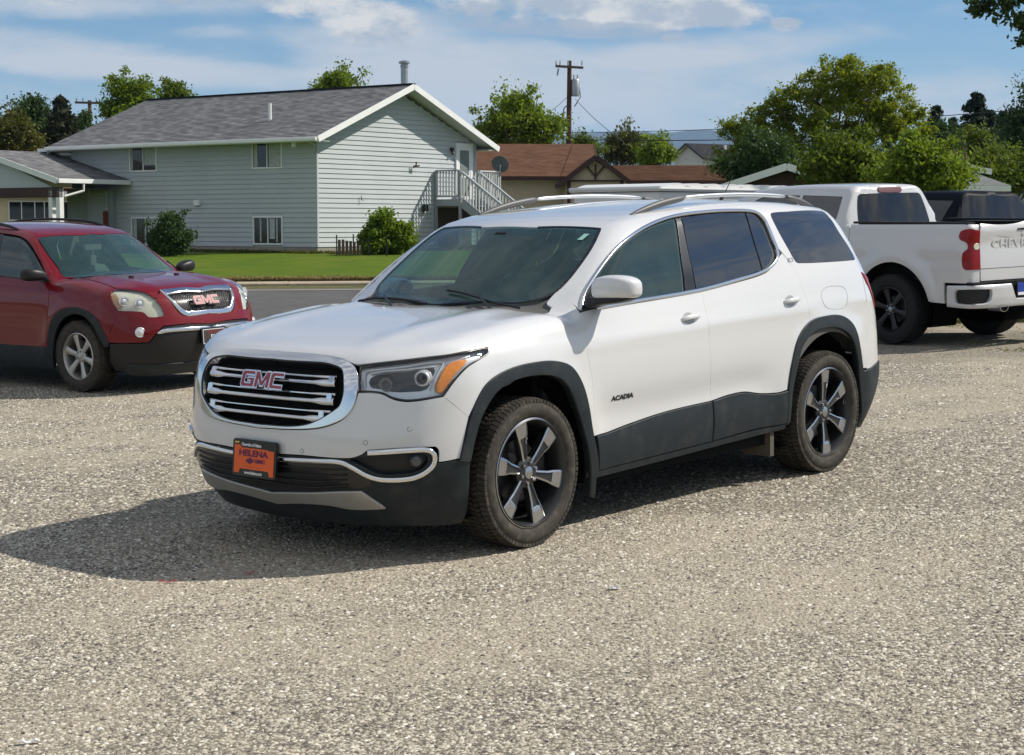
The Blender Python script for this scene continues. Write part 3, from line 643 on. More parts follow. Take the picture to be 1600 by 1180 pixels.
  'beltchrome': ('t', [(-0.6087,0.5529),(-0.9916,0.567),(-1.5437,0.5858),(-1.9207,0.6146),(-2.2406,0.6484),(-2.3864,0.6971),(-2.4256,0.7357),(-2.4301,0.8015),(-2.4303,0.8954),(-2.4031,0.9368),(-2.3513,0.9563),(-2.2019,0.9706),(-1.9565,0.9809),(-1.6459,0.9794),(-1.3733,0.9487),(-1.127,0.8943),(-0.9115,0.8246),(-0.6972,0.7154),(-0.5944,0.644),(-0.5167,0.5612)]),
  'fuel': ('t', [(-2.7774,0.4793),(-2.8288,0.5163),(-2.9473,0.525),(-3.0675,0.5089),(-3.0873,0.4594),(-3.0486,0.4019),(-2.9264,0.3933),(-2.8047,0.4143)]),
  'pt_emblem': [(0.9242, -0.0203, 0.8835)],
  'pt_handle_f': [(-1.3885, 0.9334, 1.0632)],
  'pt_handle_r': [(-2.4307, 0.939, 1.097)],
  'pt_acadia_a': [(-0.6475, 0.9347, 0.6803)],
  'pt_acadia_b': [(-0.8734, 0.9336, 0.6847)],
  'pt_slt': [(-2.5317, 0.8715, 1.3334)],
  'pt_sensor': [(0.8609, 0.6393, 0.6108), (0.9615, 0.3043, 0.5547), (0.7233, 0.7994, 0.6717), (0.9582, -0.321, 0.5202)],
  'pt_fog': [(0.7106, 0.8159, 0.5181)],
  'pt_proj': [(0.6479, 0.827, 0.9135)],
  'pt_sticker': [(-0.9295, 0.5467, 1.5269)],
  'pt_mirror': [(-0.8331, 0.8553, 1.259)],
  'pt_mirror_tip': [(-1.0729, 0.8684, 1.2288)],
  'pt_mirror_in': [(-0.6387, 0.8384, 1.2355)],
}
OUT_R = {
  'hood': ('t', [(0.8,1.5708,1),(0.78,0.8988),(0.7448,0.7684,1),(0.8097,0.5616),(0.7203,0.5909),(0.5931,0.5721),(0.4667,0.5285,1),(0.2427,0.5883),(-0.0757,0.6518),(-0.3903,0.6801,1),(-0.2,0.6478,1),(-0.19,1.5708,1)]),
  'windshield': ('t', [(-0.255,1.5708,1),(-0.2586,1.3344),(-0.3171,0.8294),(-0.4361,0.6469),(-0.5921,0.7472),(-0.788,0.8585),(-0.9852,0.9662),(-1.0479,0.9928,1),(-0.9401,1.4528),(-0.965,1.5708,1)]),
  'cowl': ('t', [(-0.15,1.5708,1),(-0.18,0.6023,1),(-0.44,0.6435),(-0.42,0.7685),(-0.33,1.5708,1)]),
  'fglass': ('t', [(-0.5,0.535,1),(-0.7548,0.6943),(-1.0205,0.8555),(-1.2515,0.941),(-1.5193,0.963),(-1.6,0.97,1),(-1.42,0.57,1),(-1.0,0.555)]),
  'fender': ('t', [(-0.3757,0.6669,1),(-0.0427,0.6304),(0.2631,0.5735),(0.4745,0.5154,1),(0.4632,0.4652,1),(0.5295,0.3658),(0.5924,0.2708,1),(0.595,0.1665),(0.5344,0.0597),(0.5088,-0.0432),(0.47,-0.0805,1),(0.4565,0.0302),(0.3763,0.1557),(0.244,0.231),(0.0464,0.2618),(-0.1623,0.239),(-0.3234,0.163),(-0.4341,0.0099),(-0.4909,-0.1804,1),(-0.5,-0.17,1),(-0.47,0.0),(-0.43,0.25),(-0.44,0.45),(-0.5,0.515,1),(-0.47,0.6,1),(-0.4,0.6273),(-0.25,0.6299,1)]),
  'fdoor': ('t', [(-0.505,0.51,1),(-0.445,0.45),(-0.435,0.25),(-0.475,0.0),(-0.505,-0.17,1),(-1.0,-0.175),(-1.55,-0.175,1),(-1.5,0.2),(-1.45,0.55,1),(-1.0,0.535)]),
  'rdoor': ('t', [(-1.46,0.55,1),(-1.51,0.2),(-1.56,-0.175,1),(-2.45,-0.175,1),(-2.5,0.05),(-2.62,0.22),(-2.75,0.3,1),(-2.7,0.6,1),(-2.1,0.57)]),
  'rglass': ('t', [(-1.66,0.97,1),(-2.3,0.97,1),(-2.6,0.8),(-2.66,0.63,1),(-2.1,0.6),(-1.46,0.575,1)]),
  'clad': ('t', [(-0.5,-0.175,1),(-1.5,-0.18),(-2.47,-0.18,1),(-2.47,-0.38,1),(-1.5,-0.4),(-0.5,-0.41,1)]),
  'flare': ('t', [(0.5,-0.1257,1),(0.5106,-0.0774),(0.4565,0.0302),(0.3763,0.1557),(0.244,0.231),(0.0464,0.2618),(-0.1623,0.239),(-0.3234,0.163),(-0.4341,0.0099),(-0.4909,-0.1804),(-0.53,-0.4,1),(-0.46,-0.4,1),(-0.4129,-0.1866),(-0.3525,-0.0228),(-0.216,0.1263),(-0.0496,0.194),(0.1334,0.1933),(0.2718,0.117),(0.3598,-0.0296),(0.44,-0.136,1)]),
  'bumper': ('f', [(0.0,0.2247,1),(0.2728,0.2093),(0.3443,0.235),(0.429,0.3571),(0.4914,0.4713,1),(0.5597,0.3687),(0.5188,0.302),(0.4922,0.2144,1),(0.6371,0.2095),(0.6834,0.2528),(0.9194,0.2694,1),(0.9257,0.1925),(0.9774,0.1104),(1.0069,0.0249),(1.0209,-0.0046,1),(0.9309,-0.0089),(0.6467,-0.0082,1),(0.5998,0.0473),(0.5198,0.128,1),(0.2643,0.1401),(0.0,0.1266,1)]),
  'lower': ('f', [(0.0,0.1221,1),(0.2657,0.1313),(0.5154,0.1189,1),(0.5946,0.0394),(0.6426,-0.0168,1),(0.9309,-0.0178),(0.9929,-0.0182,1),(1.0034,-0.1833),(0.9724,-0.2658,1),(0.7188,-0.301),(0.0,-0.3622,1)]),
  'valance': ('f', [(0.0,-0.245,1),(0.588,-0.2183),(0.8502,-0.1989,1),(0.852,-0.3096,1),(0.6317,-0.3405),(0.0,-0.3917,1)]),
  'grille_o': ('f', [(0,0.4965,1),(-0.0421,0.5356),(0.1018,0.5402),(0.4971,0.4785,1),(0.4098,0.3535),(0.3285,0.2468),(0.2611,0.2175),(0.0,0.2292,1)]),
  'grille_i': ('f', [(0,0.4565,1),(0.0633,0.477),(0.156,0.472),(0.4551,0.4288,1),(0.3793,0.3386),(0.3035,0.2677),(0.2497,0.2496),(0.0,0.2562,1)]),
  'lamp': ('f', [(1.0411,0.4658),(0.9763,0.5251),(0.7948,0.5161),(0.6487,0.4638),(0.5571,0.3885),(0.5067,0.3019),(0.4857,0.22,1),(0.6366,0.2179),(0.6831,0.2601),(0.7887,0.269),(0.9136,0.2775,1),(0.9646,0.3499)]),
  'lampsig': ('f', [(0.9854,0.4119),(0.9462,0.4381),(0.8792,0.3016),(0.908,0.2912),(0.9515,0.3378)]),
  'chrome': ('f', [(0.0,0.0861),(0.2712,0.0905),(0.5034,0.085),(0.5716,0.0659)]),
  'belt': ('t', [(-0.5,0.522),(-1.0,0.543),(-1.45,0.562),(-2.1,0.588),(-2.72,0.62)]),
  'pt_fog': [(0.7974, 0.7824, 0.6442)],
  'pt_l1': [(0.628, 0.8421, 0.9671)],
  'pt_l2': [(0.7454, 0.7328, 0.944)],
  'pt_emblem': [(0.9142, 0.0084, 0.9307)],
}
RED_M = Matrix([[0.780681, 0.624703, -0.016799, -3.912467], [-0.624791, 0.780792, 0.0, 19.08312], [0.013117, 0.010496, 0.999859, -0.322671], [0.0, 0.0, 0.0, 1.0]])
OUT_T = {
  'tail': ('r', [(0.7632,0.3588),(0.7495,0.3761),(0.6239,0.3761),(0.6081,0.3767,1),(0.6009,0.0877,1),(0.7233,0.0854),(0.7438,0.1108),(0.7445,0.2038),(0.7332,0.2172),(0.7045,0.2399),(0.7068,0.273),(0.7235,0.2925),(0.7507,0.3087),(0.766,0.3301)]),
}
OUT_B = {
  'pocket': ('r', [(1.2272,0.0384),(1.2035,0.0697),(1.1496,0.0769),(0.8207,0.088,1),(0.8045,0.0768,1),(0.8033,-0.0078),(0.8338,-0.0669),(0.8857,-0.0868),(1.1637,-0.0814),(1.2108,-0.0713),(1.2267,-0.0308)]),
}
TRUCK_M = Matrix([[-0.603325, -0.797318, -0.016799, 5.31872], [0.797431, -0.60341, 0.0, 21.730644], [-0.010137, -0.013396, 0.999859, -0.065725], [0.0, 0.0, 0.0, 1.0]])
# ---------- wheel ----------
def make_wheel(parent, M, kind='six', R=.383, rim=.262, width=.235, spokes=6, mats=None, steer=0, hub_out=0.0):
    """wheel centred on its axle; +y is the outer face"""
    r = empty('wheel', M=None); r.parent = parent; r.matrix_local = M
    w2 = width/2
    prof = [(rim-.012, w2-.020), (rim+.004, w2-.012), (rim+.020, w2+.004), (rim+.045, w2+.010), (rim+(R-rim)*.62, w2+.008), (R-.018, w2-.006), (R-.010, w2-.014), (R-.010, -w2+.014), (R-.018, -w2+.006), (rim+.05, -w2-.006), (rim-.012, -w2+.02)]
    MB().lathe(prof, 72).build('tyre', mats[0], r, smooth=True, angle=.7)
    tr = MB(); n = 84; rnd = random.Random(4)
    for i in range(n):
        a0 = 2*math.pi*i/n; da = 2*math.pi/n
        for (ya, yb, sk, f0, f1) in ((w2+.002, w2-.040, .55, .05, .86), (w2-.050, w2-.080, -.5, .1, .82), (w2-.090, -w2+.090, .7, .1, .75), (-w2+.080, -w2+.050, .5, .1, .82), (-w2+.040, -w2-.004, -.55, .12, .80)):
            V = []
            for k, (y, s) in enumerate(((ya, 0), (yb, sk*.6))):
                for f in (f0, f1):
                    a = a0+da*(f+s)
                    drop = .010 if (k == 0 and ya > w2-.01) or (k == 1 and yb < -w2+.01) else 0
                    for rr in (R-.016-drop, R-drop*.9): V.append((rr*math.cos(a), y, rr*math.sin(a)))
            tr.add(V, [(0, 1, 3, 2), (4, 6, 7, 5), (0, 4, 5, 1), (2, 3, 7, 6), (1, 5, 7, 3)])
    tr.build('tread', mats[1], r)
    # rim barrel and lip
    MB().lathe([(rim+.006, w2-.004), (rim-.004, w2+.002), (rim-.012, w2-.010), (rim-.022, w2-.040), (rim-.030, w2-.10), (rim-.030, -w2+.03), (rim-.006, -w2+.012)], 64).build('rim', mats[2], r, smooth=True)
    MB().lathe([(rim-.012, w2-.010), (rim-.003, w2+.001), (rim+.005, w2-.003)], 64).build('rim_lip', mats[3], r, smooth=True)
    MB().lathe([(0.0, -.01), (.155, -.01), (.160, .0), (.160, .012), (0, .012)], 40).build('brake_disc', MAT['gunmetal'], r, smooth=True, angle=.4)
    MB().lathe([(0.0, -.055), (rim-.035, -.055)], 40).build('inner_wall', MAT['dark'], r)
    cal = MB(); cal.prism([(.10, -.07), (.20, -.06), (.205, .06), (.10, .07)], -.03, .05, Matrix.Rotation(math.radians(165), 4, 'Y') @ Matrix.Rotation(math.radians(90), 4, 'X'))
    cal.build('brake_caliper', MAT['gunmetal'], r)
    yf = w2-.022-hub_out
    for i in range(spokes):
        a = 2*math.pi*(i+.5)/spokes+steer
        Ms = Matrix.Rotation(-a, 4, 'Y')      # local x -> outwards along spoke
        def P3(x, t, y): return (x, y, t)
        if kind == 'six':
            body = MB(); F8 = [(0, 1, 3, 2), (4, 6, 7, 5), (0, 4, 5, 1), (2, 3, 7, 6), (0, 2, 6, 4), (1, 5, 7, 3)]
            xs = [.050, .095, .150, .195, rim-.012]; hw = [.017, .021, .027, .038, .048]; yd = [yf-.012, yf-.006, yf, yf+.006, yf+.008]
            V = []
            for x, h, y in zip(xs, hw, yd): V += [P3(x, -h, y-.004), P3(x, h, y-.004), P3(x, h*.8, y-.045), P3(x, -h*.8, y-.045)]
            Fq = []
            for k in range(len(xs)-1):
                for j in range(4): Fq.append((k*4+j, k*4+(j+1) % 4, (k+1)*4+(j+1) % 4, (k+1)*4+j))
            Fq += [(3, 2, 1, 0), (16, 17, 18, 19)]
            sp = MB().add(V, Fq, Ms).build('spoke', mats[4], r, bevel=.0015)
            ed = MB()
            for sgn in (-1, 1):      # bright machined edges
                V = []
                for x, h, y in zip(xs, hw, yd): V += [P3(x, sgn*(h+.001), y), P3(x, sgn*(h-.008), y+.0035), P3(x, sgn*(h-.0095), y-.006), P3(x, sgn*(h+.002), y-.012)]
                ed.add(V, Fq, Ms)
            # machined pad on the outer third
            V = []
            for x, h, y in ((.186, .026, yf+.004), (.204, .034, yf+.0075), (rim-.013, .042, yf+.0095)): V += [P3(x, -h, y), P3(x, h, y), P3(x, h, y-.01), P3(x, -h, y-.01)]
            ed.add(V, [(0, 1, 5, 4), (4, 5, 9, 8), (1, 2, 6, 5), (5, 6, 10, 9), (3, 0, 4, 7), (7, 4, 8, 11), (0, 3, 2, 1), (8, 9, 10, 11)], Ms)
            ed.build('machined_face', mats[3], sp)
        else:
            V = []; xs = [.045, .10, .16, rim-.014]; hw = [.026, .027, .031, .046]; yd = [yf-.008, yf-.004, yf, yf+.004]
            for x, h, y in zip(xs, hw, yd): V += [P3(x, -h, y-.006), P3(x, -h*.55, y), P3(x, h*.55, y), P3(x, h, y-.006), P3(x, h*.8, y-.05), P3(x, -h*.8, y-.05)]
            Fq = []
            for k in range(3):
                for j in range(6): Fq.append((k*6+j, k*6+(j+1) % 6, (k+1)*6+(j+1) % 6, (k+1)*6+j))
            Fq += [(5, 4, 3, 2, 1, 0), tuple(range(18, 24))]
            MB().add(V, Fq, Ms).build('spoke', mats[4], r, smooth=True, angle=.5)
    MB().lathe([(0.0, yf-.045), (.078, yf-.045), (.080, yf-.018), (.066, yf-.008), (.040, yf-.004), (0, yf-.004)], 40).build('hub', mats[4], r, smooth=True, angle=.5)
    MB().lathe([(0.0, yf+.006), (.022, yf+.005), (.031, yf+.001), (.033, yf-.008)], 32).build('centre_cap', mats[5], r, smooth=True)
    for i in range(6):
        a = 2*math.pi*i/6+steer; c = Matrix.Translation((.055*math.cos(a), yf-.012, .055*math.sin(a)))
        MB().lathe([(0, .020), (.007, .019), (.010, .014), (.0105, 0)], 6, M=c).build('wheel_nut', mats[5], r, smooth=True)
    return r
def wheel_set(parent, spots, **k):
    """first wheel is modelled, the others copy it with all their pieces"""
    first = None
    for (x, y, z, flip, spin, st) in spots:
        M = Matrix.Translation((x, y, z)) @ Matrix.Rotation(st+(math.pi if flip else 0), 4, 'Z') @ Matrix.Rotation(spin, 4, 'Y')
        if first is None: first = make_wheel(parent, M, **k)
        else:
            c = link(first.copy()); c.parent = parent; c.matrix_local = M
            def cp(src, dst):
                for ch in [q for q in bpy.data.objects if q.parent == src]:
                    d = link(ch.copy()); d.parent = dst; d.matrix_local = ch.matrix_local.copy(); cp(ch, d)
            cp(first, c)
# ---------- lettering shapes ----------
def gmc_letters():
    """block letters G M C as outlines (unit height, each with its x offset)"""
    G = [(0, .15), (.12, 0), (1.10, 0), (1.10, .58), (.58, .58), (.58, .40), (.84, .40), (.84, .23), (.30, .23), (.24, .30), (.24, .70), (.30, .77), (1.06, .77), (1.06, 1), (.12, 1), (0, .85)]
    M_ = [(0, 0), (.24, 0), (.24, .62), (.52, .12), (.72, .12), (1.0, .62), (1.0, 0), (1.24, 0), (1.24, 1), (.98, 1), (.62, .38), (.26, 1), (0, 1)]
    C = [(0, .15), (.12, 0), (1.08, 0), (1.08, .23), (.30, .23), (.24, .30), (.24, .70), (.30, .77), (1.08, .77), (1.08, 1), (.12, 1), (0, .85)]
    return [(G, 0), (M_, 1.22), (C, 2.58)], 3.66
def put_gmc(parent, M, height, mat_in, mat_edge, rim=.065, inset=.028):
    L, w = gmc_letters(); s = height
    e = empty('emblem'); e.parent = parent; e.matrix_local = M
    for poly, dx in L:
        c = Vector((sum(p[0] for p in poly)/len(poly), .5))
        ring = []; inner = []
        n = len(poly)
        for i in range(n):        # offset outline outwards for the chrome rim
            a, b, d = Vector(poly[i-1]), Vector(poly[i]), Vector(poly[(i+1) % n])
            n1 = Vector(((b-a).y, -(b-a).x)).normalized(); n2 = Vector(((d-b).y, -(d-b).x)).normalized(); m = (n1+n2); m = m/max(.3, m.length_squared)*2
            ring.append(b+m*rim); inner.append(b-m*inset)
        f = lambda pl: [((p[0]+dx-w/2)*s, (p[1]-.5)*s) for p in pl]
        o = MB(); tri_prism(o, f(ring), 0, .006); o.build('chrome_edge', mat_edge, e)
        o = MB(); tri_prism(o, f(inner), .004, .0085); o.build('letter', mat_in, e)
    return e
def tri_prism(mb, poly, h0, h1):
    from mathutils.geometry import tessellate_polygon
    T = tessellate_polygon([[Vector((x, y, 0)) for x, y in poly]]); n = len(poly)
    V = [(x, y, h0) for x, y in poly]+[(x, y, h1) for x, y in poly]
    mb.add(V, [tuple(n+i for i in t) for t in T]+[tuple(t) for t in T]+[(i, (i+1) % n, n+(i+1) % n, n+i) for i in range(n)])

# ---------- white SUV ----------
def build_white_suv():
    B = white_suv_body(); O = OUT_W; H = math.pi/2
    car = empty('sport_utility_vehicle', 'white sport utility vehicle with black wheel arches and an orange front plate on gravel', 'car', M=G @ CAR_M)
    pw = MAT['white']; cl = MAT['clad']; bk = MAT['black']; ch = MAT['chrome']
    def pn(name, key, mat, **k):
        both = k.pop('both', False); lab = k.pop('label', None)
        d, pts = O[key]; put(name, panel(B, d, pts, **k), mat, car, both=both)
    t0 = O['windshield'][1]
    pn('hood', 'hood', pw, half=True, off=.001)
    pn('cowl', 'cowl', bk, half=True, off=-.014, depth=0, gap=0)
    pn('windshield', 'windshield', MAT['glass_ws'], half=True, off=-.004, depth=0, gap=.004)
    pn('fender', 'fender', pw, both=True)
    pn('front_door', 'fdoor', pw, both=True)
    pn('rear_door', 'rdoor', pw, both=True)
    pn('door_cladding', 'fclad', cl, both=True, off=.007, edge=.004, depth=.02)
    pn('door_cladding', 'rclad', cl, both=True, off=.007, edge=.004, depth=.02)
    pn('rocker_panel', 'rocker', cl, both=True, off=.002, edge=.004, depth=.02)
    pn('wheel_arch_trim', 'fflare', cl, both=True, off=.010, edge=.006, depth=.045, gap=.001, estep=.015)
    pn('wheel_arch_trim', 'rflare', cl, both=True, off=.010, edge=.006, depth=.045, gap=.001, estep=.015)
    pn('side_window', 'fglass', MAT['glass_front'], both=True, off=-.006, depth=0, gap=-.002)
    pn('side_window', 'rglass', MAT['glass_dark'], both=True, off=-.006, depth=0, gap=-.002)
    pn('side_window', 'qtr', MAT['glass_dark'], both=True, off=-.006, depth=0, gap=-.002)
    pn('door_pillar', 'bpillar', MAT['gloss_black'], both=True, off=-.002, depth=.01, gap=0)
    pn('quarter_window', 'qglass', MAT['glass_dark'], both=True, off=-.001, depth=.004, gap=.003)
    # body shell: pillars, roof, quarter panels
    dlo = O['dlo_out'][1]; ws = O['windshield'][1]; rf = O['rflare'][1]; rd = O['rdoor'][1]
    sh = [(-.935, H, 1)]+[ws[9][:2], (ws[8][0], ws[8][1], 1)]+[(p[0], p[1]) for p in ws[7:4:-1]]+[(-.47, .715), (-.455, .664, 1), (-.532, .690, 1)]
    sh += [(dlo[0][0], dlo[0][1], 1)]+[p[:2] for p in dlo[1:13]]+[(-2.432, .80), (-2.44, .765, 1)]+[(-2.4720, .7330, 1), (-2.5424, .6471), (-2.5793, .5398), (-2.6088, .4297), (-2.622, .3385, 1)]
    sh += [p[:2] for p in rf[5:9]]+[(-3.27, -.005, 1), (-3.33, -.008, 1), (-3.33, .6), (-3.33, 1.1), (-3.33, H, 1)]
    put('body_shell', panel(B, 't', sh, [O['qglass'][1]], half=True, gap=.001, step=.04), pw, car)
    pn('rear_panel', 'rear', pw, half=True, gap=0, depth=0, step=.05)
    pn('rear_bumper_cover', 'rclad2', cl, half=True, off=.008, edge=.006, depth=.04)
    pn('tail_lamp', 'taillamp', MAT['red_lens'], both=True, off=.006, edge=.006, depth=.03, step=.03)
    # front
    gi = O['grille_i'][1]; go = O['grille_o'][1]
    pn('bumper_cover', 'bumper', pw, half=True)
    put('lower_bumper', panel(B, 'f', O['lower'][1], [O['fogpocket'][1]], half=True, off=.001, depth=.03), cl, car)
    # hole cut for the lower air intake is a darker, set-back mesh
    pn('lower_intake', 'lower_hole', MAT['gloss_black'], half=True, off=.0035, depth=.003, edge=.002)
    for zz in (-.075, -.105, -.135, -.165):
        put_strip('intake_bar', strip(B, 'f', [(0, zz), (.3, zz+.004), (.50, zz*.75-.005)], .009, .006, off=.004), bk, car, both=True)
    pn('skid_plate', 'skid', MAT['skid'], half=True, off=.012, edge=.006, depth=.03)
    pn('fog_lamp_pocket', 'fogpocket', bk, both=True, off=-.03, depth=0, gap=-.006)
    fp = Vector(O['pt_fog'][0]); nf = Vector(B.normal(np.array([fp]))[0])
    for s in (1, -1):
        f = MB().lathe([(0, .012), (.022, .010), (.030, 0), (.034, -.01)], 24, axis='z', M=frame((fp.x-.01, s*fp.y, fp.z), (0, 0, 1), (nf.x, s*nf.y, nf.z)))
        f.build('fog_lamp', MAT['fog'], car, smooth=True)
    cp = O['chrome_low'][1]
    put_strip('bumper_chrome', strip(B, 'f', cp, .026, .012, off=.001), ch, car, both=True)
    # grille surround and bars
    def ring_band(key_o, key_i): return [p for p in O[key_o][1]]
    def half_ring(o, i):
        return [(o[0][0], o[0][1], 1)]+[p[:2] for p in o[1:-1]]+[(o[-1][0], o[-1][1], 1), (i[-1][0], i[-1][1], 1)]+[p[:2] for p in i[-2:0:-1]]+[(i[0][0], i[0][1], 1)]
    gr = put('grille_surround', panel(B, 'f', half_ring(go, gi), half=True, off=.007, edge=.004, depth=.055, gap=.003, estep=.015, step=.025), ch, car)
    put('grille_mesh', panel(B, 'f', gi, half=True, off=-.055, depth=0, gap=-.01), MAT['dark'], car)
    put_strip('grille_rim', strip(B, 'f', [(gi[0][0], gi[0][1])]+[p[:2] for p in gi[1:]], .012, .008, off=-.004), MAT['gloss_black'], car, both=True)
    zc = lambda z, y=0: None
    def gbar(z, y1, w, hh, ends):
        # a horizontal bar across the grille at height z reaching y = +-y1, thick at both ends
        ys = np.linspace(-y1, y1, 45); k = len(ys)
        D = np.stack([np.ones(k), 0*ys, 0*ys], 1); P = B.out(np.stack([0*ys, ys, 0*ys+z+(.0 if True else 0)], 1), D); n = B.normal(P)
        P = P-n*.030; t = np.gradient(P, axis=0); t /= np.linalg.norm(t, axis=1)[:, None]; s = np.cross(n, t)
        e = np.abs(ys)/y1; ww = w*(1+ends*np.clip((e-.72)/.12, 0, 1))
        prof = [(-1, 0), (-.9, .7), (-.4, 1), (.4, 1), (.9, .7), (1, 0)]; m = len(prof)
        V = np.concatenate([(P+s*(a*ww/2)[:, None]+n*(b*hh))[:, None] for a, b in prof], 1).reshape(-1, 3)
        F = [(i*m+q, (i+1)*m+q, (i+1)*m+q+1, i*m+q+1) for i in range(k-1) for q in range(m-1)]+[tuple(range(m)), tuple((k-1)*m+q for q in range(m))[::-1]]
        put_strip('grille_bar', (V, F), MAT['satin'] if False else ch, car)
    for z, y1, w, hh, en in ((.924, .455, .011, .012, .3), (.892, .462, .020, .022, .75), (.836, .470, .011, .012, .3), (.801, .468, .021, .022, .75), (.752, .452, .011, .012, .3), (.715, .405, .021, .022, .7)):
        gbar(z, y1, w, hh, en)
    for z0, z1, y in ((.890, .926, .438), (.799, .838, .444), (.716, .753, .405)):
        for s in (1, -1):
            P = B.out(np.array([[0., s*y, (z0+z1)/2]]), np.array([[1., 0, 0]]))[0]; n = Vector(B.normal(P[None])[0])
            M = frame(Vector(P)-n*.018, (0, s*1, 0), n)
            MB().box(-.018, .018, -(z1-z0)/2, (z1-z0)/2, -.012, .010, M).build('grille_bracket', ch, car, bevel=.003)
    ey = Vector((.935, 0, .880)); Pe = B.out(np.array([[0., 0., .878]]), np.array([[1., 0, 0]]))[0]; ne = Vector(B.normal(Pe[None])[0])
    put_gmc(car, frame(Vector(Pe)+ne*.004, (0, 1, 0), ne), .082, MAT['emblem_red'], ch)
    # front plate with its black frame
    pe = Vector((.985, 0, .492)); npl = Vector((1, 0, .10)).normalized(); PM = frame(Vector((1.0, 0, .495)), (0, 1, 0), npl)
    pf = empty('licence_plate'); pf.parent = car; pf.matrix_local = PM
    pl = MB(); rr = [(p[0], p[1]) for p in rrect(0, 0, 0, .163, .092, 0, .016)]
    pl.prism(rr, -.012, 0.004); pl.build('plate_frame', MAT['gloss_black'], pf, bevel=.002)
    def quad(name, x0, x1, y0, y1, z, m): return MB().box(x0, x1, y0, y1, z-.002, z, None).build(name, m, pf)
    MAT['plate_orange'] = plain('orange_plate', (.80, .12, .012), .5, var=.05)
    MAT['plate_purple'] = plain('purple_print', (.10, .01, .07), .5)
    MAT['print_white'] = plain('white_print', (.75, .75, .75), .5)
    MAT['print_gold'] = plain('gold_print', (.70, .48, .10), .5)
    p8 = [(-.146, .062), (-.105, .062), (-.095, .050), (.095, .050), (.105, .046), (.146, .046), (.146, -.080), (.118, -.080), (.108, -.055), (-.100, -.055), (-.110, -.076), (-.146, -.076)]
    q = MB(); tri_prism(q, p8, .004, .0065); q.build('plate_face', MAT['plate_orange'], pf)
    def tx(nm, s, x, y, size, m, **k): put_text(nm, s, Matrix.Translation((x, y, .0075)), m, pf, size=size, depth=.0008, **k)
    tx('lettering', 'HELENA', -.005, .024, .043, MAT['plate_purple'], bold=.0012, sx=1.35)
    tx('lettering', 'GMC', .045, -.012, .026, MAT['plate_purple'], bold=.001, sx=1.35)
    tx('lettering', 'SERVICE YOU CAN TRUST' if False else '- - - - - - - - - -', 0, -.042, .014, MAT['plate_purple'], sx=1.3)
    q = MB(); bt = [(-.055, -.012), (-.050, -.004), (-.035, -.004), (-.035, .003), (-.015, .003), (-.015, -.004), (0, -.004), (-.005, -.020), (-.020, -.020), (-.020, -.027), (-.040, -.027), (-.040, -.020), (-.055, -.020)]
    tri_prism(q, bt, .0066, .0078); q.build('bow_tie_mark', MAT['plate_purple'], pf)
    q = MB(); tri_prism(q, [(-.147, .070), (-.143, .078), (-.112, .078), (-.116, .070)], .004, .0062); q.build('gold_mark', MAT['print_gold'], pf)
    tx('lettering', 'Chevrolet of Helena', -.02, .066, .022, MAT['print_white'], bold=.0006, sx=.80)
    tx('lettering', 'www.helena.com', 0, -.072, .022, MAT['print_white'], bold=.0006, sx=.85)
    # head lamps
    def lamp(s):
        m3 = np.array([1, s, 1.])
        e = empty('headlight'); e.parent = car
        def pp(name, key, mat, **k):
            d, pts = O[key]; r = panel(B, d, pts, **k)
            if s < 0: r = mirror_y(r)
            return from_arrays(name, r[0], r[1], mat, e, r[2])
        pp('lamp_housing', 'lamp', MAT['lamp_silver'], off=-.035, depth=0, gap=-.004)
        pp('lamp_seal', 'lamp', MAT['gloss_black'], off=-.006, depth=0, gap=-.002) if False else None
        pp('lamp_bezel', 'lampdark', MAT['gunmetal'], off=-.030, depth=.02, gap=0, edge=.004)
        pp('turn_reflector', 'amber', MAT['amber'], off=-.012, depth=.02, gap=.001, edge=.003)
        pp('lens', 'lamp', MAT['lens'], off=-.001, depth=0, gap=.003)
        q = O['pt_proj'][0]; n = B.normal(np.array([q]))[0]; c = Vector((q[0], s*q[1], q[2]))-Vector((n[0], s*n[1], n[2]))*.030
        Mf = frame(c, (0, 0, 1), (.9, s*.42, 0))
        MB().lathe([(.026, .016), (.030, .022), (.036, .020), (.040, .008), (.042, -.02)], 32, axis='z', M=Mf).build('projector_ring', MAT['lamp_silver'], e, smooth=True)
        MB().lathe([(0, .030), (.012, .028), (.022, .022), (.029, .012)], 24, axis='z', M=Mf).build('projector_lens', MAT['gloss_black'], e, smooth=True)
        q2 = B.to3('f', [(.68, .300)])[0]; n = B.normal(q2[None])[0]; c = Vector((q2[0], s*q2[1], q2[2]))-Vector((n[0], s*n[1], n[2]))*.034
        MB().lathe([(0, 0), (.02, .002), (.034, .012), (.040, .022)], 24, axis='z', M=frame(c, (0, 0, 1), (.9, s*.42, 0))).build('high_beam_bowl', MAT['bowl'], e, smooth=True)
        for pts in ([(.577, .278), (.577, .355), (.62, .362), (.72, .368), (.93, .383), (.905, .335), (.87, .262)], [(.60, .345), (.66, .352), (.78, .358), (.89, .366)]):
            V, F = strip(B, 'f', pts, .009, .008, off=-.028)
            if s < 0: V = V*m3; F = [f[::-1] for f in F]
            put_strip('light_pipe', (V, F), MAT['lens_white'], e)
        seal = [p[:2] for p in O['lamp'][1]]
        V, F = strip(B, 'f', O['lamp'][1], .008, .004, off=-.003, closed=True, step=.012)
        if s < 0: V = V*m3; F = [f[::-1] for f in F]
        put_strip('lamp_seal', (V, F), MAT['gloss_black'], e)
    MAT['lens_white'] = plain('light_pipe', (.70, .73, .76), .25, coat=.6, var=.05)
    lamp(1); lamp(-1)
    # brightwork along the glass
    put_strip('window_chrome', strip(B, 't', O['beltchrome'][1], .020, .009, off=.001, closed=False, step=.03), ch, car, both=True)
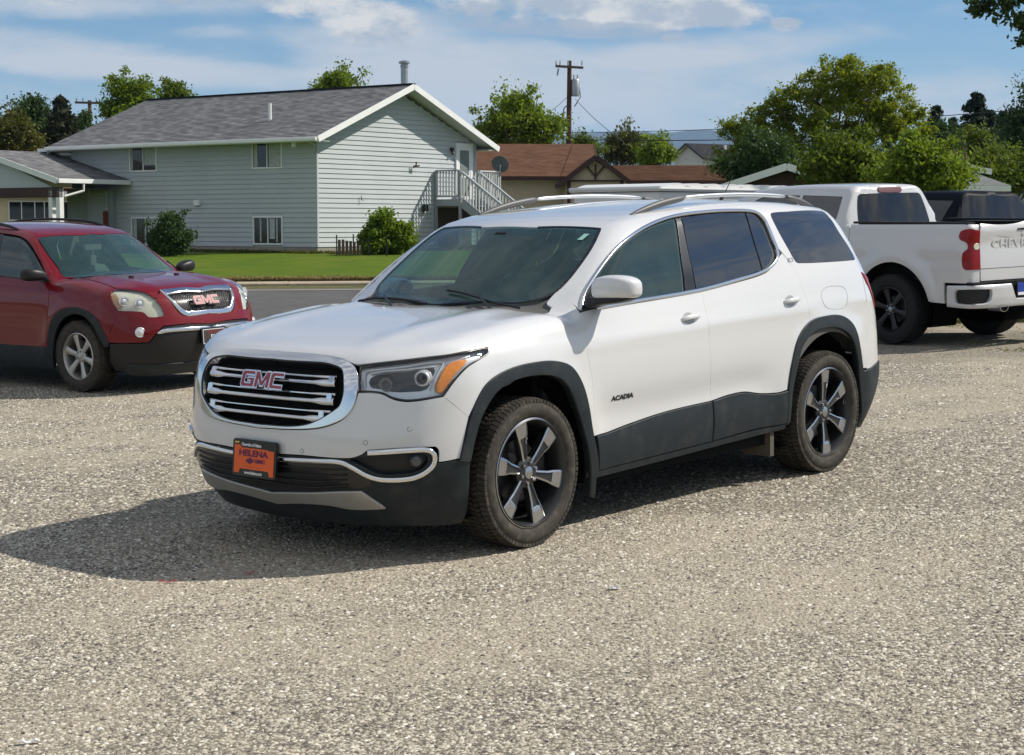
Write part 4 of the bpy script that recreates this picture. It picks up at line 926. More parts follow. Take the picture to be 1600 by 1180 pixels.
    V, F = strip(B, 't', O['windshield'][1][1:-1], .016, .003, off=-.003, step=.02, prof=[(-1, 0), (-1, 1), (1, 1), (1, 0)])
    put_strip('windshield_seal', (V, F), MAT['gloss_black'], car, both=True)
    put_strip('fuel_door_edge', strip(B, 't', O['fuel'][1], .0026, .0005, off=.0006, closed=True, step=.012), MAT['seam_pale'], car, both=False)
    # door handles
    for key, nm in (('pt_handle_f', 'door_handle'), ('pt_handle_r', 'door_handle')):
        p = np.array(O[key][0]); n = B.normal(p[None])[0]
        for s in (1, -1):
            c = Vector((p[0], s*p[1], p[2])); nn = Vector((n[0], s*n[1], n[2])); tdir = Vector((-1, 0, .06)); M = frame(c, tdir, nn)
            secs = []
            for x, hy, hz, d in ((-.088, .006, .004, .004), (-.080, .012, .010, .012), (-.055, .014, .012, .030), (-.01, .0145, .012, .036), (.04, .014, .012, .036), (.07, .012, .011, .028), (.09, .008, .006, .010), (.096, .004, .003, .004)):
                secs.append([tuple(M @ Vector((x, hy*math.cos(a), d-.006+hz*.6*math.sin(a)))) for a in [2*math.pi*i/10 for i in range(10)]])
            h = skin_obj('door_handle', None, secs, MAT['white'], car, sub=1)
            # cup behind the grip: flat grey disc with the recess shade in its colour
            V = []; F = []; nr, na = 6, 24
            for i in range(nr):
                u = (i+1)/nr
                for j in range(na):
                    a = 2*math.pi*j/na; x = -.012+.052*u*math.cos(a); y = .0+.034*u*math.sin(a)
                    V.append(tuple(M @ Vector((x, y, .0020+.0005*(1-u)))))
            F = [(i*na+j, i*na+(j+1) % na, (i+1)*na+(j+1) % na, (i+1)*na+j) for i in range(nr-1) for j in range(na)]+[tuple(range(na))]
            MB().add(V, F).build('handle_cup', MAT['cup'], car, smooth=True)
    # badges
    def badge(s, x, z, size, mat, sx=1.2, flip=1, **k):
        P = B.out(np.array([[x, 0., z]]), np.array([[0, 1., 0]]))[0]; n = Vector(B.normal(P[None])[0])
        put_text('badge', s, frame(Vector(P)+n*.001, (-1, 0, .02), n), mat, car, size=size, depth=.0015, sx=sx, **k)
    badge('ACADIA', -.762, .684, .036, MAT['gunmetal'], sx=1.42, bold=.0016)
    badge('SLT', -2.535, 1.335, .035, MAT['satin'], sx=1.3, bold=.001)
    for q in O['pt_sensor']:
        n = Vector(B.normal(np.array([q]))[0]); M = frame(Vector(q)+n*.0005, (0, 0, 1), n)
        MB().lathe([(0, .0005), (.0085, .0005), (.0095, -.001)], 20, axis='z', M=M).build('parking_sensor', MAT['white'], car, smooth=True)
        MB().lathe([(.0095, .0002), (.0115, .0002)], 20, axis='z', M=M).build('sensor_ring', MAT['seam'], car)
    # mirrors
    for s in (1, -1):
        e = empty('side_mirror'); e.parent = car
        if s < 0: e.matrix_local = Matrix.Translation((-.72, -.86, -.02)) @ Matrix.Rotation(math.radians(-80), 4, 'Z') @ Matrix.Translation((.58, .88, -.05))      # folded in
        def ring(y, xc, zc, hx, hz, n=16, pw_=3.6, zlo=None):
            r = []
            for i in range(n):
                a = 2*math.pi*i/n; ca, sa = math.cos(a), math.sin(a)
                x = xc+hx*np.sign(ca)*abs(ca)**(2/pw_); z = zc+hz*np.sign(sa)*abs(sa)**(2/pw_)
                if zlo is not None: z = max(z, zlo)
                r.append((x, s*y, z))
            return r
        skin_obj('mirror_shell', None, [ring(.915, -.590, 1.266, .060, .046), ring(.93, -.585, 1.274, .080, .058), ring(1.00, -.590, 1.283, .085, .064), ring(1.08, -.605, 1.282, .080, .062), ring(1.125, -.622, 1.276, .062, .052), ring(1.150, -.635, 1.270, .034, .034)], MAT['white'], e, sub=2)
        skin_obj('mirror_base', None, [ring(.86, -.60, 1.195, .080, .034), ring(.90, -.60, 1.202, .078, .032), ring(.96, -.598, 1.212, .080, .026), ring(1.06, -.608, 1.216, .076, .022), ring(1.125, -.622, 1.232, .045, .012)], bk, e, sub=2)
        skin_obj('mirror_glass', None, [ring(.95, -.672, 1.283, .004, .046), ring(1.02, -.678, 1.286, .004, .052), ring(1.11, -.682, 1.280, .004, .044)], MAT['chrome'], e, sub=1)
        MB().prism([(-.53, 1.165), (-.66, 1.172), (-.80, 1.19), (-.70, 1.30), (-.62, 1.245)], 0, .008, Matrix(((1, 0, 0, 0), (0, 0, 1, .845 if s > 0 else -.853), (0, 1, 0, 0), (0, 0, 0, 1))) @ Matrix.Rotation(-.20*s*0, 4, 'X')).build('mirror_sail', bk, e)
        # small repeater line on the shell
    # roof rails
    for s in (1, -1):
        e = empty('roof_rail'); e.parent = car
        def sec(x, y, z, w, h, n=10):
            return [(x, s*(y+w*math.cos(2*math.pi*i/n)), z+h*math.sin(2*math.pi*i/n)) for i in range(n)]
        def rz(x): return float(B.out(np.array([[x, .575, .6]]), np.array([[0, 0, 1.]]))[0][2])
        skin_obj('rail_foot', None, [sec(-1.30, .575, rz(-1.30)-.004, .012, .006), sec(-1.45, .575, rz(-1.45)+.014, .018, .018), sec(-1.62, .570, rz(-1.62)+.032, .020, .024), sec(-1.80, .565, rz(-1.8)+.042, .019, .021), sec(-1.86, .565, rz(-1.86)+.043, .017, .018)], MAT['rail_dark'], e, sub=1)
        skin_obj('rail_bar', None, [sec(x, .565, rz(x)+.046, .015, .014) for x in (-1.84, -2.0, -2.4, -2.8, -2.98)], MAT['satin_bright'], e, sub=1)
        skin_obj('rail_foot', None, [sec(-2.96, .565, rz(-2.96)+.043, .018, .019), sec(-3.10, .565, rz(-3.1)+.036, .019, .022), sec(-3.25, .57, rz(-3.25)+.015, .017, .018), sec(-3.36, .575, rz(-3.36)-.004, .01, .006)], MAT['rail_dark'], e, sub=1)
    # antenna
    az = rz(-3.0)
    MB().tube([(-3.05, .0, az-.01), (-3.09, 0, az+.05)], .012, 10).tube([(-3.09, 0, az+.04), (-3.22, 0, az+.19)], [.004, .002], 6).build('antenna', bk, car, smooth=True)
    # dark inner shell so the cabin is closed
    pts = [(.62, H, 1), (.62, 1.0), (.60, .5), (.56, .30, 1), (.50, .10), (.515, -.12, 1), (.50, .0)]
    def arc(cx, r, a0, a1, n=10):
        out = []
        for i in range(n+1):
            a = a0+(a1-a0)*i/n; x = cx+r*math.cos(a); z = .378+r*math.sin(a); P = B.out(np.array([[x, 0., z]]), np.array([[0, 1., 0]])); q = B.to2('t', P)[0]; out.append((float(q[0]), float(q[1])))
        return out
    ar1 = arc(0, .50, 1.14, math.pi-.0); ar2 = arc(-2.857, .50, .0, math.pi-.0)
    inn = [(.60, H, 1), (.60, .64, 1), (.20, .52, 1), (.20, .36, 1)]+ar1+[(-.50, -.36, 1), (-2.35, -.32, 1)]+ar2+[(-3.36, -.38, 1), (-3.42, .0), (-3.42, .6), (-3.42, 1.1), (-3.42, H, 1)]
    def tighter(pts, g): return pts
    holes = [O['dlo_out'][1], O['qglass'][1]]
    wsl = O['windshield'][1]
    r = panel(B, 't', [(-.945, H, 1)]+[(wsl[9][0], wsl[9][1])]+[(wsl[8][0]-.01, wsl[8][1], 1)]+[(p[0]-.01, p[1]-.01) for p in wsl[7:2:-1]]+[(-.31, 1.30), (-.305, H, 1)]+inn+[], [O['fglass'][1], O['rglass'][1], O['qtr'][1], O['qglass'][1]], half=True, off=-.013, depth=0, gap=0, step=.08, estep=.06)
    put('inner_shell', r, MAT['cabin'], car)
    # wheel wells, floor, bulkheads
    for cx in (0, -2.857):
        for s in (1, -1):
            w = MB().lathe([(.50, .85), (.505, .60), (.50, .45), (.0, .45)], 40, M=Matrix.Translation((cx, 0, .378)) @ (Matrix.Scale(-1, 4, (0, 1, 0)) if s < 0 else Matrix.Identity(4)))
            w.v = [(x, y, max(z, .20)) for x, y, z in w.v]; w.build('wheel_well', MAT['dark'], car, smooth=True)
    MB().box(-3.75, .72, -.42, .42, .20, .26).box(-2.33, -.53, -.86, .86, .24, .30).build('floor_pan', MAT['dark'], car)
    MB().box(-.22, -.18, -.80, .80, .30, 1.02).build('bulkhead', MAT['dark'], car)
    MB().tube([(0, -.75, .34), (0, .75, .34)], .03).tube([(-2.857, -.75, .34), (-2.857, .75, .34)], .04).tube([(-3.2, -.3, .30), (-.8, -.25, .27)], .035).box(-3.55, -3.15, -.55, .1, .24, .40).build('underbody', MAT['rust'], car)
    for s in (1, -1): MB().box(-2.30, -2.26, s*.80-.10, s*.80+.10, .17, .33).build('mud_flap', MAT['flap'], car)
    # cabin
    d = MB(); d.box(-.80, -.28, -.74, .74, .62, 1.085); d.build('dashboard', MAT['interior'], car, bevel=.05, smooth=True)
    MB().box(-.66, -.48, .20, .56, 1.07, 1.125).build('instrument_hood', MAT['interior'], car, bevel=.02)
    st = MB()
    c = Vector((-.92, .38, 1.02)); ax = Vector((1, 0, .35)).normalized(); M = frame(c, (0, 1, 0), ax)
    pts = [tuple(M @ Vector((.185*math.cos(a), .185*math.sin(a), 0))) for a in [2*math.pi*i/28 for i in range(29)]]
    st.tube(pts, .016, 8, caps=False); st.bar(M @ Vector((-.18, 0, 0)), M @ Vector((.18, 0, 0)), .05, .02); st.bar(M @ Vector((0, 0, 0)), M @ Vector((0, -.18, 0)), .05, .02)
    st.tube([tuple(c), (-.70, .38, .98)], .03); st.build('steering_wheel', MAT['black'], car, smooth=True)
    def seat(x, y, w, bk_=.0):
        e = empty('seat'); e.parent = car
        skin_obj('cushion', None, [rrect(x+.02, y, .58, .24, w, 0, .05), rrect(x+.02, y, .74, .27, w, 0, .07), rrect(x, y, .80, .24, w*.92, 0, .07)], MAT['seat'], e, 1)
        sec = []
        for z, dx, hw in ((.74, -.20, .9), (.95, -.25, 1.0), (1.15, -.31, .95), (1.30, -.37, .75)): sec.append(rrect(x+dx, y, z, .06, w*hw, 0, .05))
        skin_obj('backrest', None, sec, MAT['seat'], e, 1)
        for yy in ([y] if w < .4 else [y-.4, y+.4]):
            skin_obj('head_restraint', None, [rrect(x-.385, yy, 1.34, .045, .11, 0, .04), rrect(x-.40, yy, 1.42, .055, .13, 0, .05), rrect(x-.415, yy, 1.50, .04, .11, 0, .035)], MAT['seat'], e, 1)
    seat(-1.20, .38, .25); seat(-1.20, -.38, .25); seat(-2.10, 0, .64)
    hd = MB(); hd.box(-3.20, -1.30, -.54, .54, 1.57, 1.60); hd.build('headliner', MAT['headliner'], car, bevel=.01)
    MB().box(-1.03, -.99, -.12, .12, 1.43, 1.50).build('rear_view_mirror', MAT['black'], car, bevel=.01)
    MB().box(-.93, -.86, -.05, .05, 1.47, 1.55).build('camera_housing', MAT['black'], car, bevel=.01)
    # registration sticker inside the glass
    q = np.array(O['pt_sticker'][0]); n = Vector(B.normal(q[None])[0]); MB().box(-.022, .022, -.032, .032, 0, .001, frame(Vector(q)-n*.001, (.15, 1, 0), n)).build('windshield_sticker', MAT['sticker'], car)
    # wipers
    for (a, b) in (((-.30, .62), (-.345, .02)), ((-.285, -.10), (-.33, -.66))):
        P = [B.out(np.array([[a[0]+(b[0]-a[0])*t-.05*math.sin(math.pi*t*.5), a[1]+(b[1]-a[1])*t, .6]]), np.array([[0, 0, 1.]]))[0]+np.array([.0, 0, .014]) for t in np.linspace(0, 1, 8)]
        MB().tube([tuple(p) for p in P], .007, 6).tube([(a[0]+.10, a[1]-.10, 1.165), tuple(P[4]+np.array([0, 0, .012]))], .008, 6).build('wiper', bk, car, smooth=True)
    wheel_set(car, [(0, .828, .378, False, .26, .02), (-2.857, .828, .378, False, .04, 0), (0, -.828, .378, True, 1.1, .02), (-2.857, -.828, .378, True, .5, 0)], kind='six', R=.381, rim=.2735, width=.230, spokes=6,
              mats=[MAT['rubber'], MAT['tread'], MAT['gunmetal'], MAT['machined'], MAT['gunmetal'], MAT['machined'], MAT['satin']])
    return car, B
MAT['seam'] = plain('panel_seam', (.16, .16, .155), .8)
MAT['seam_pale'] = plain('pale_seam', (.30, .30, .29), .8)
MAT['fog'] = plain('dim_fog_lens', (.07, .075, .08), .2, coat=.6)
MAT['bowl'] = plain('lamp_bowl', (.22, .23, .24), .3, metal=.8)
MAT['cup'] = plain('handle_recess_shade', (.34, .34, .33), .35, coat=.6, var=.05)
MAT['rail_dark'] = plain('grey_rail_foot', (.075, .078, .078), .5, var=.1)
MAT['satin_bright'] = plain('satin_rail', (.62, .63, .63), .30, metal=.85, var=.04)
MAT['rust'] = plain('underbody_metal', (.035, .028, .022), .8, var=.3)
MAT['flap'] = plain('mud_flap_rubber', (.09, .08, .06), .9)
MAT['headliner'] = plain('headliner_cloth', (.30, .29, .27), .95)
MAT['sticker'] = plain('pale_green_sticker', (.35, .60, .52), .6)
CAR_M = Matrix(((-6.53751424e-01, 7.56522083e-01, -1.68348776e-02, -6.06023840e-01), (-7.56629141e-01, -6.53844280e-01, -1.53845052e-05, 9.38171009e+00), (-1.10190272e-02, 1.27277014e-02, 9.99858283e-01, -1.03164011e-02), (0, 0, 0, 1)))
# ---------- placing helpers ----------
def at(u, v, D):
    """world point seen at photo pixel (u, v), D metres ahead"""
    X = (u-800)/F_PX; Yv = -(v-590)/F_PX; cp, sp = math.cos(PITCH), math.sin(PITCH)
    d = Vector((X, cp+Yv*sp, -sp+Yv*cp)); return Vector((0, 0, CAM_H))+d*(D/d.y)
def np_interp(x, xs, ys): return float(np.interp(x, xs, ys))
def gz(x, y):
    """ground height"""
    x = np.asarray(x, float); y = np.asarray(y, float)
    xc = np.clip(x, -14, 14)
    lot = .0168*xc+.0215*y-np.interp(xc, [-4, 5.3], [.257, .155])*sst(y, 11, 18)
    far = np.interp(y, [24, 28.5, 38.6, 39.85, 58, 75, 100, 300, 1000], [.30, .30, .416, .56, .86, 1.1, 1.25, 1.3, 1.3])+.007*np.clip(x, -30, 30)
    k = sst(y, 23.5, 28.5)
    return lot*(1-k)+far*k
def gzs(x, y): return float(gz(x, y))
def sheet(name, xs, ys, mat, off=0.0, kind='structure', label=None, cat=None, fn=None, jitter=0):
    X, Y = np.meshgrid(xs, ys); Z = (fn or gz)(X, Y)+off
    V = np.stack([X, Y, Z], 2).reshape(-1, 3); nx, ny = len(xs), len(ys)
    F = [(j*nx+i, j*nx+i+1, (j+1)*nx+i+1, (j+1)*nx+i) for j in range(ny-1) for i in range(nx-1)]
    o = from_arrays(name, V, F, mat, smooth=True); tag(o, label, cat, kind=kind); return o
def fast_mesh(name, V, F, mat, k, parent=None, smooth=False):
    me = bpy.data.meshes.new(name); V = np.asarray(V, np.float32); F = np.asarray(F, np.int32)
    me.vertices.add(len(V)); me.vertices.foreach_set('co', V.ravel()); n = len(F)
    me.loops.add(n*k); me.loops.foreach_set('vertex_index', F.ravel()); me.polygons.add(n)
    me.polygons.foreach_set('loop_start', np.arange(n, dtype=np.int32)*k); me.polygons.foreach_set('loop_total', np.full(n, k, np.int32))
    if smooth: me.polygons.foreach_set('use_smooth', np.ones(n, bool))
    me.update(); me.validate(); return mesh_obj(name, me, mat, parent)
RNG = np.random.RandomState(7)
# ---------- ground ----------
def coarse(x, y):
    """0 where the lot is packed pale dust, 1 where loose stone has gathered"""
    x = np.asarray(x, float); y = np.asarray(y, float)
    w = np.sin(x*.9+1.6*np.sin(y*.45+1))+.8*np.sin(y*1.1-x*.6+2.2+np.sin(x*.7))+.6*np.sin(x*2.3+y*1.7+1.5*np.sin(y*1.9))+.5*np.sin(y*3.4-x*2.9+2*np.sin(x*1.1))+.35*np.sin(x*6.1+y*2.2)*np.sin(y*5.3)
    return np.clip(.60+.24*w, 0, 1)
def gravel_material():
    m = new_mat('gravel'); p = P_(m); v = coords(m, 'World')
    big = noise_(m, v, .55, 5, .6); mid = noise_(m, v, 2.6, 6, .6, .3)
    vo = node(m, 'ShaderNodeTexVoronoi'); vo.inputs['Scale'].default_value = 48; wire(m, v, vo.inputs['Vector'])
    vo2 = node(m, 'ShaderNodeTexVoronoi'); vo2.inputs['Scale'].default_value = 88; wire(m, v, vo2.inputs['Vector'])
    fine = noise_(m, v, 200, 3, .7)
    sp = node(m, 'ShaderNodeSeparateColor'); wire(m, vo.outputs['Color'], sp.inputs[0])
    stone = ramp_(m, sp.outputs[0], [(0, (.076, .067, .059)), (.18, (.185, .164, .134)), (.45, (.344, .307, .239)), (.75, (.462, .420, .336)), (1, (.605, .571, .487))])
    sp2 = node(m, 'ShaderNodeSeparateColor'); wire(m, vo2.outputs['Color'], sp2.inputs[0])
    small = ramp_(m, sp2.outputs[0], [(0, (.126, .109, .088)), (.35, (.302, .269, .206)), (1, (.521, .475, .378))])
    sand = ramp_(m, fine, [(.25, (.332, .287, .211)), (.6, (.494, .433, .328)), (.9, (.605, .539, .413))])
    c1 = mixc(m, mapr(m, mid, .40, .62), small, stone)
    at_ = node(m, 'ShaderNodeAttribute'); at_.attribute_name = 'coarse'
    cov = mapr(m, mth(m, 'ADD', mth(m, 'MULTIPLY', at_.outputs['Fac'], .55), mth(m, 'MULTIPLY', mid, .45)), .28, .62, .62, .05)
    c2 = mixc(m, cov, c1, sand)
    edge = mapr(m, vo.outputs['Distance'], .32, .68, 0, .65); c3 = mixc(m, mth(m, 'MULTIPLY', edge, mapr(m, cov, 0, .75, 1, .30)), c2, (.11, .095, .075))
    wire(m, c3, p.inputs['Base Color']); p.inputs['Roughness'].default_value = .95; p.inputs['Specular IOR Level'].default_value = .15
    h = mth(m, 'ADD', mth(m, 'MULTIPLY', mth(m, 'SUBTRACT', 1.0, vo.outputs['Distance']), .7), mth(m, 'MULTIPLY', fine, .2))
    h = mth(m, 'ADD', h, mth(m, 'MULTIPLY', mth(m, 'SUBTRACT', 1.0, vo2.outputs['Distance']), .35))
    b = bump_(m, h, .9, .014); b = bump_(m, mid, .4, .06, b); wire(m, b, p.inputs['Normal']); return m
MAT['gravel'] = gravel_material()
def pebble_material():
    m = new_mat('pebbles'); p = P_(m); g = node(m, 'ShaderNodeNewGeometry')
    c = ramp_(m, g.outputs['Random Per Island'], [(0, (.066, .058, .057)), (.14, (.161, .142, .128)), (.30, (.350, .312, .246)), (.60, (.473, .426, .336)), (.86, (.578, .530, .430)), (.97, (.700, .662, .578)), (1, (.757, .738, .681))])
    wire(m, c, p.inputs['Base Color']); p.inputs['Roughness'].default_value = .9; p.inputs['Specular IOR Level'].default_value = .25; return m
MAT['pebbles'] = pebble_material()
def grass_material(name, a, b, c, scale=1.0):
    m = new_mat(name); p = P_(m); v = coords(m, 'World'); n1 = noise_(m, v, .8*scale, 6, .6); n2 = noise_(m, v, 26*scale, 5, .7)
    n3 = noise_(m, v, .33*scale, 4, .6); col = mixc(m, mapr(m, n1, .35, .65), a, b); col = mixc(m, mapr(m, n2, .35, .75, 0, .65), col, c); col = mixc(m, mapr(m, mth(m, 'ADD', mth(m, 'MULTIPLY', n3, .6), mth(m, 'MULTIPLY', n1, .4)), .52, .68, 0, .45), col, (.17, .16, .05))
    wire(m, col, p.inputs['Base Color']); p.inputs['Roughness'].default_value = .9; p.inputs['Specular IOR Level'].default_value = .15
    wire(m, bump_(m, n2, .8, .06), p.inputs['Normal']); return m
MAT['lawn'] = grass_material('mown_lawn', (.085, .150, .006), (.130, .185, .008), (.055, .090, .005))
MAT['dry_grass'] = grass_material('dry_weeds', (.18, .155, .07), (.10, .12, .035), (.25, .21, .12), 1.5)
MAT['field'] = grass_material('rough_ground', (.085, .10, .04), (.14, .125, .06), (.07, .08, .03), .2)
MAT['asphalt'] = plain('asphalt', (.075, .073, .070), .9, var=.18, vscale=.9, kind='World', dirt=((.14, .13, .115), .5), bump=.4, bscale=80)
MAT['concrete'] = plain('kerb_concrete', (.42, .35, .25), .9, var=.15, vscale=1.2, kind='World', dirt=((.20, .155, .10), .6), bump=.3, bscale=40)
MAT['gutter'] = plain('gutter_concrete', (.27, .255, .225), .9, var=.12, vscale=.8, kind='World', dirt=((.14, .13, .11), .6))
def build_ground():
    xs = np.concatenate([np.linspace(-6000, -200, 12), np.linspace(-150, -30, 9), np.linspace(-25, 25, 21), np.linspace(30, 150, 9), np.linspace(200, 6000, 12)])
    ys = np.concatenate([np.linspace(-3000, -50, 6), np.linspace(-20, 60, 41), np.linspace(70, 150, 9), np.linspace(200, 6000, 12)])
    sheet('ground', xs, ys, MAT['field'], -.05)
    xg = np.linspace(-26, 16, 190); yg = np.linspace(1.5, 28.2, 150)
    o = sheet('gravel_lot', xg, yg, MAT['gravel'], 0.0); a_ = o.data.attributes.new('coarse', 'FLOAT', 'POINT'); X, Y = np.meshgrid(xg, yg); a_.data.foreach_set('value', coarse(X, Y).ravel().astype(np.float32))
    sheet('street', np.linspace(-60, 60, 61), np.linspace(28.2, 38.7, 8), MAT['asphalt'], .004)
    sheet('gutter', np.linspace(-60, 60, 61), np.linspace(38.0, 39.55, 4), MAT['gutter'], .012, fn=lambda x, y: gz(x, 0*y+38.5)+.0)
    # near lane apron of patched concrete crossing the street on the left
    mb = MB()
    for i in range(24):
        x0 = -60+i*5.0; zc = gzs(x0+2.5, 38.6)
        V = [(x, y, gzs(x, 38.6)+dz) for x in (x0+.01, x0+4.99) for (y, dz) in ((39.5, -.1), (39.5, .10), (39.54, .128), (39.85, .145), (39.85, -.1))]
        mb = MB().add(V, [(0, 1, 6, 5), (1, 2, 7, 6), (2, 3, 8, 7), (3, 4, 9, 8), (0, 4, 3, 2, 1), (5, 6, 7, 8, 9)])
        o = mb.build('kerb_stone', MAT['concrete']); tag(o, kind='structure')
    sheet('lawn', np.linspace(-60, 60, 61), np.linspace(39.85, 61, 18), MAT['lawn'], .012)
    sheet('weedy_verge', np.linspace(1.0, 40, 40), np.concatenate([[24.6], np.linspace(25, 38, 12)]), MAT['dry_grass'], .02)
def stones():
    def batch(n, y0, y1, s0, s1):
        y = y0+(y1-y0)*RNG.rand(n)**.85; half = y*(1080/F_PX)+.5; x = (RNG.rand(n)*2-1)*half
        # coarse patches: keep stones where a slow pattern is high
        keep = RNG.rand(n) < .34+.66*coarse(x, y)**1.2; x, y = x[keep], y[keep]; n = len(x)
        s = s0+(s1-s0)*RNG.rand(n)**2.0
        base = np.array([(1, 0, 0), (0, 1, 0), (-1, 0, 0), (0, -1, 0), (0, 0, .75), (.0, 0, -.6), (.6, .6, .4), (-.6, -.6, .35)])
        base = np.array([(1, .1, 0), (.25, .95, .05), (-.9, .35, 0), (-.5, -.85, .05), (.55, -.8, 0), (.3, .2, .7), (-.35, -.15, .62)])
        Fb = np.array([(0, 1, 5), (1, 2, 6), (1, 6, 5), (2, 3, 6), (3, 4, 6), (4, 5, 6), (4, 0, 5)])
        P = base[None]*(1+.28*(RNG.rand(n, len(base), 3)-.5)*2); a = RNG.rand(n)*6.283; sx = .7+.6*RNG.rand(n); sz = .5+.45*RNG.rand(n)
        P = P*np.stack([sx, 1/sx, sz], 1)[:, None]*s[:, None, None]
        c, q = np.cos(a)[:, None], np.sin(a)[:, None]; X = P[:, :, 0]*c-P[:, :, 1]*q+x[:, None]; Y = P[:, :, 0]*q+P[:, :, 1]*c+y[:, None]; Z = P[:, :, 2]+gz(x, y)[:, None]-s[:, None]*.12
        V = np.stack([X, Y, Z], 2).reshape(-1, 3); F = (Fb[None]+np.arange(n)[:, None, None]*len(base)).reshape(-1, 3); return V, F
    Vs, Fs, b = [], [], 0
    for a in ((195000, 4.3, 9.6, .0040, .0125), (115000, 9.4, 19, .0065, .0165), (5000, 4.6, 14, .010, .017)):
        V, F = batch(*a); Vs.append(V); Fs.append(F+b); b += len(V)
    o = fast_mesh('loose_gravel', np.vstack(Vs), np.vstack(Fs), MAT['pebbles'], 3); tag(o, 'loose beige and grey gravel stones covering the parking lot', 'gravel', kind='stuff')
# ---------- vegetation ----------
def leaf_material(name, a, b, tr=.35):
    m = new_mat(name); nt = m.node_tree; p = P_(m); g = node(m, 'ShaderNodeNewGeometry'); v = coords(m, 'World')
    n = noise_(m, v, 1.1, 4, .6)
    f = mth(m, 'ADD', mth(m, 'MULTIPLY', g.outputs['Random Per Island'], .55), mth(m, 'MULTIPLY', mapr(m, n, .3, .7), .45))
    c = mixc(m, f, a, b); wire(m, c, p.inputs['Base Color']); p.inputs['Roughness'].default_value = .6; p.inputs['Specular IOR Level'].default_value = .25
    t = node(m, 'ShaderNodeBsdfTranslucent'); wire(m, mixc(m, .5, c, (min(1, b[0]*1.6), min(1, b[1]*1.5), b[2]*.6)), t.inputs[0])
    mx = node(m, 'ShaderNodeMixShader'); mx.inputs[0].default_value = tr; wire(m, p.outputs[0], mx.inputs[1]); wire(m, t.outputs[0], mx.inputs[2]); wire(m, mx.outputs[0], nt.nodes['Material Output'].inputs[0]); return m
MAT['leaf_mid'] = leaf_material('green_leaves', (.055, .100, .012), (.150, .205, .024))
MAT['leaf_bright'] = leaf_material('bright_leaves', (.070, .130, .012), (.20, .280, .026), .45)
MAT['leaf_dark'] = leaf_material('dark_leaves', (.022, .048, .015), (.065, .115, .030), .25)
MAT['leaf_olive'] = leaf_material('olive_leaves', (.050, .065, .014), (.140, .145, .032), .3)
MAT['needle'] = leaf_material('blue_green_needles', (.014, .030, .018), (.035, .060, .034), .1)
MAT['needle_brown'] = leaf_material('green_brown_needles', (.026, .038, .020), (.068, .070, .036), .1)
MAT['bark'] = plain('grey_brown_bark', (.10, .08, .06), .95, var=.3, vscale=6, bump=.6, bscale=20)
MAT['dry_twig'] = plain('dry_twigs', (.22, .17, .12), .95, var=.25)
def leaves(P, size, normal_bias=None, aspect=1.7, rs=None):
    """leaf quads (two triangles folded) at points P"""
    n = len(P); rs = rs or RNG; d = rs.normal(size=(n, 3)); d /= np.linalg.norm(d, axis=1)[:, None]; e = rs.normal(size=(n, 3)); e = np.cross(d, e); e /= np.linalg.norm(e, axis=1)[:, None]
    s = size*(.6+.8*rs.rand(n))[:, None]; V = np.stack([P-d*s*aspect/2, P+e*s/2+np.cross(d, e)*s*.12, P+d*s*aspect/2, P-e*s/2+np.cross(d, e)*s*.12], 1).reshape(-1, 3)
    return V, np.arange(4*n).reshape(-1, 4)
def tree(name, label, cat, base, h, lobes, mat, leaf=.12, n=9000, trunk_r=.16, group=None, clump=.38, seed=1, trunk_h=None, limb=True, holes=.0):
    """lobes: list of (dx, dy, dz, rx, ry, rz) ellipsoids in metres from the base; leaves sit in clumps scattered through them"""
    n = int(n*1.7); leaf *= .74; rs = np.random.RandomState(seed); b = Vector(base); e = empty(name, label, cat, group, loc=b)
    vol = np.array([l[3]*l[4]*l[5] for l in lobes])**(2/3); Pall = []
    tips = []
    nc = max(10, int(n/78))
    for l, w in zip(lobes, vol/vol.sum()):
        k = max(3, int(nc*w)); q = rs.normal(size=(k, 3)); q /= np.linalg.norm(q, axis=1)[:, None]; r = rs.rand(k)[:, None]**.33; r = .35+.65*r
        c = q*r*np.array(l[3:])*(1+.10*rs.normal(size=(k, 1)))+np.array(l[:3]); tips.append(c)
    tips = np.vstack(tips)
    # a few longer shoots break the outline
    ns = max(3, len(tips)//(9 if cat == 'tree' else 16)); bi = rs.choice(len(tips), ns); cm = tips.mean(0); dv = tips[bi]-cm; dv /= np.linalg.norm(dv, axis=1)[:, None]+1e-9; dv[:, 2] = np.abs(dv[:, 2])*.7+.25; tips = np.vstack([tips, tips[bi]+dv*clump*(.9+1.3*rs.rand(ns))[:, None]])
    if holes: tips = tips[rs.rand(len(tips)) > holes]
    per = int(n/len(tips)); cs = clump*(.55+.9*rs.rand(len(tips)))
    P = (tips[:, None]+rs.normal(size=(len(tips), per, 3))*cs[:, None, None]*np.array([.55, .55, .42])).reshape(-1, 3)
    V, F = leaves(P, leaf*(.65+.7*rs.rand(len(P)))[:, None], rs=rs); fast_mesh('crown', V, F, mat, 4, e)
    mb = MB(); th = trunk_h or h*.75; top = Vector((rs.uniform(-.1, .1)*h*.15, 0, th))
    mb.tube([(0, 0, -.2), (0, 0, .1), tuple(top*.45+Vector((.02*h, 0, 0))), tuple(top)], [trunk_r*1.25, trunk_r, trunk_r*.75, trunk_r*.3], 8)
    if limb:
        idx = rs.choice(len(tips), min(26, len(tips)), replace=False)
        for i in idx:
            t = Vector(tips[i]); s0 = top*(.30+.6*rs.rand()); m_ = (s0+t)/2+Vector((0, 0, -.04*h)); mb.tube([tuple(s0), tuple(m_), tuple(t)], [trunk_r*.38, trunk_r*.22, trunk_r*.08], 5)
    mb.build('trunk', MAT['bark'], e, smooth=True, angle=2); return e
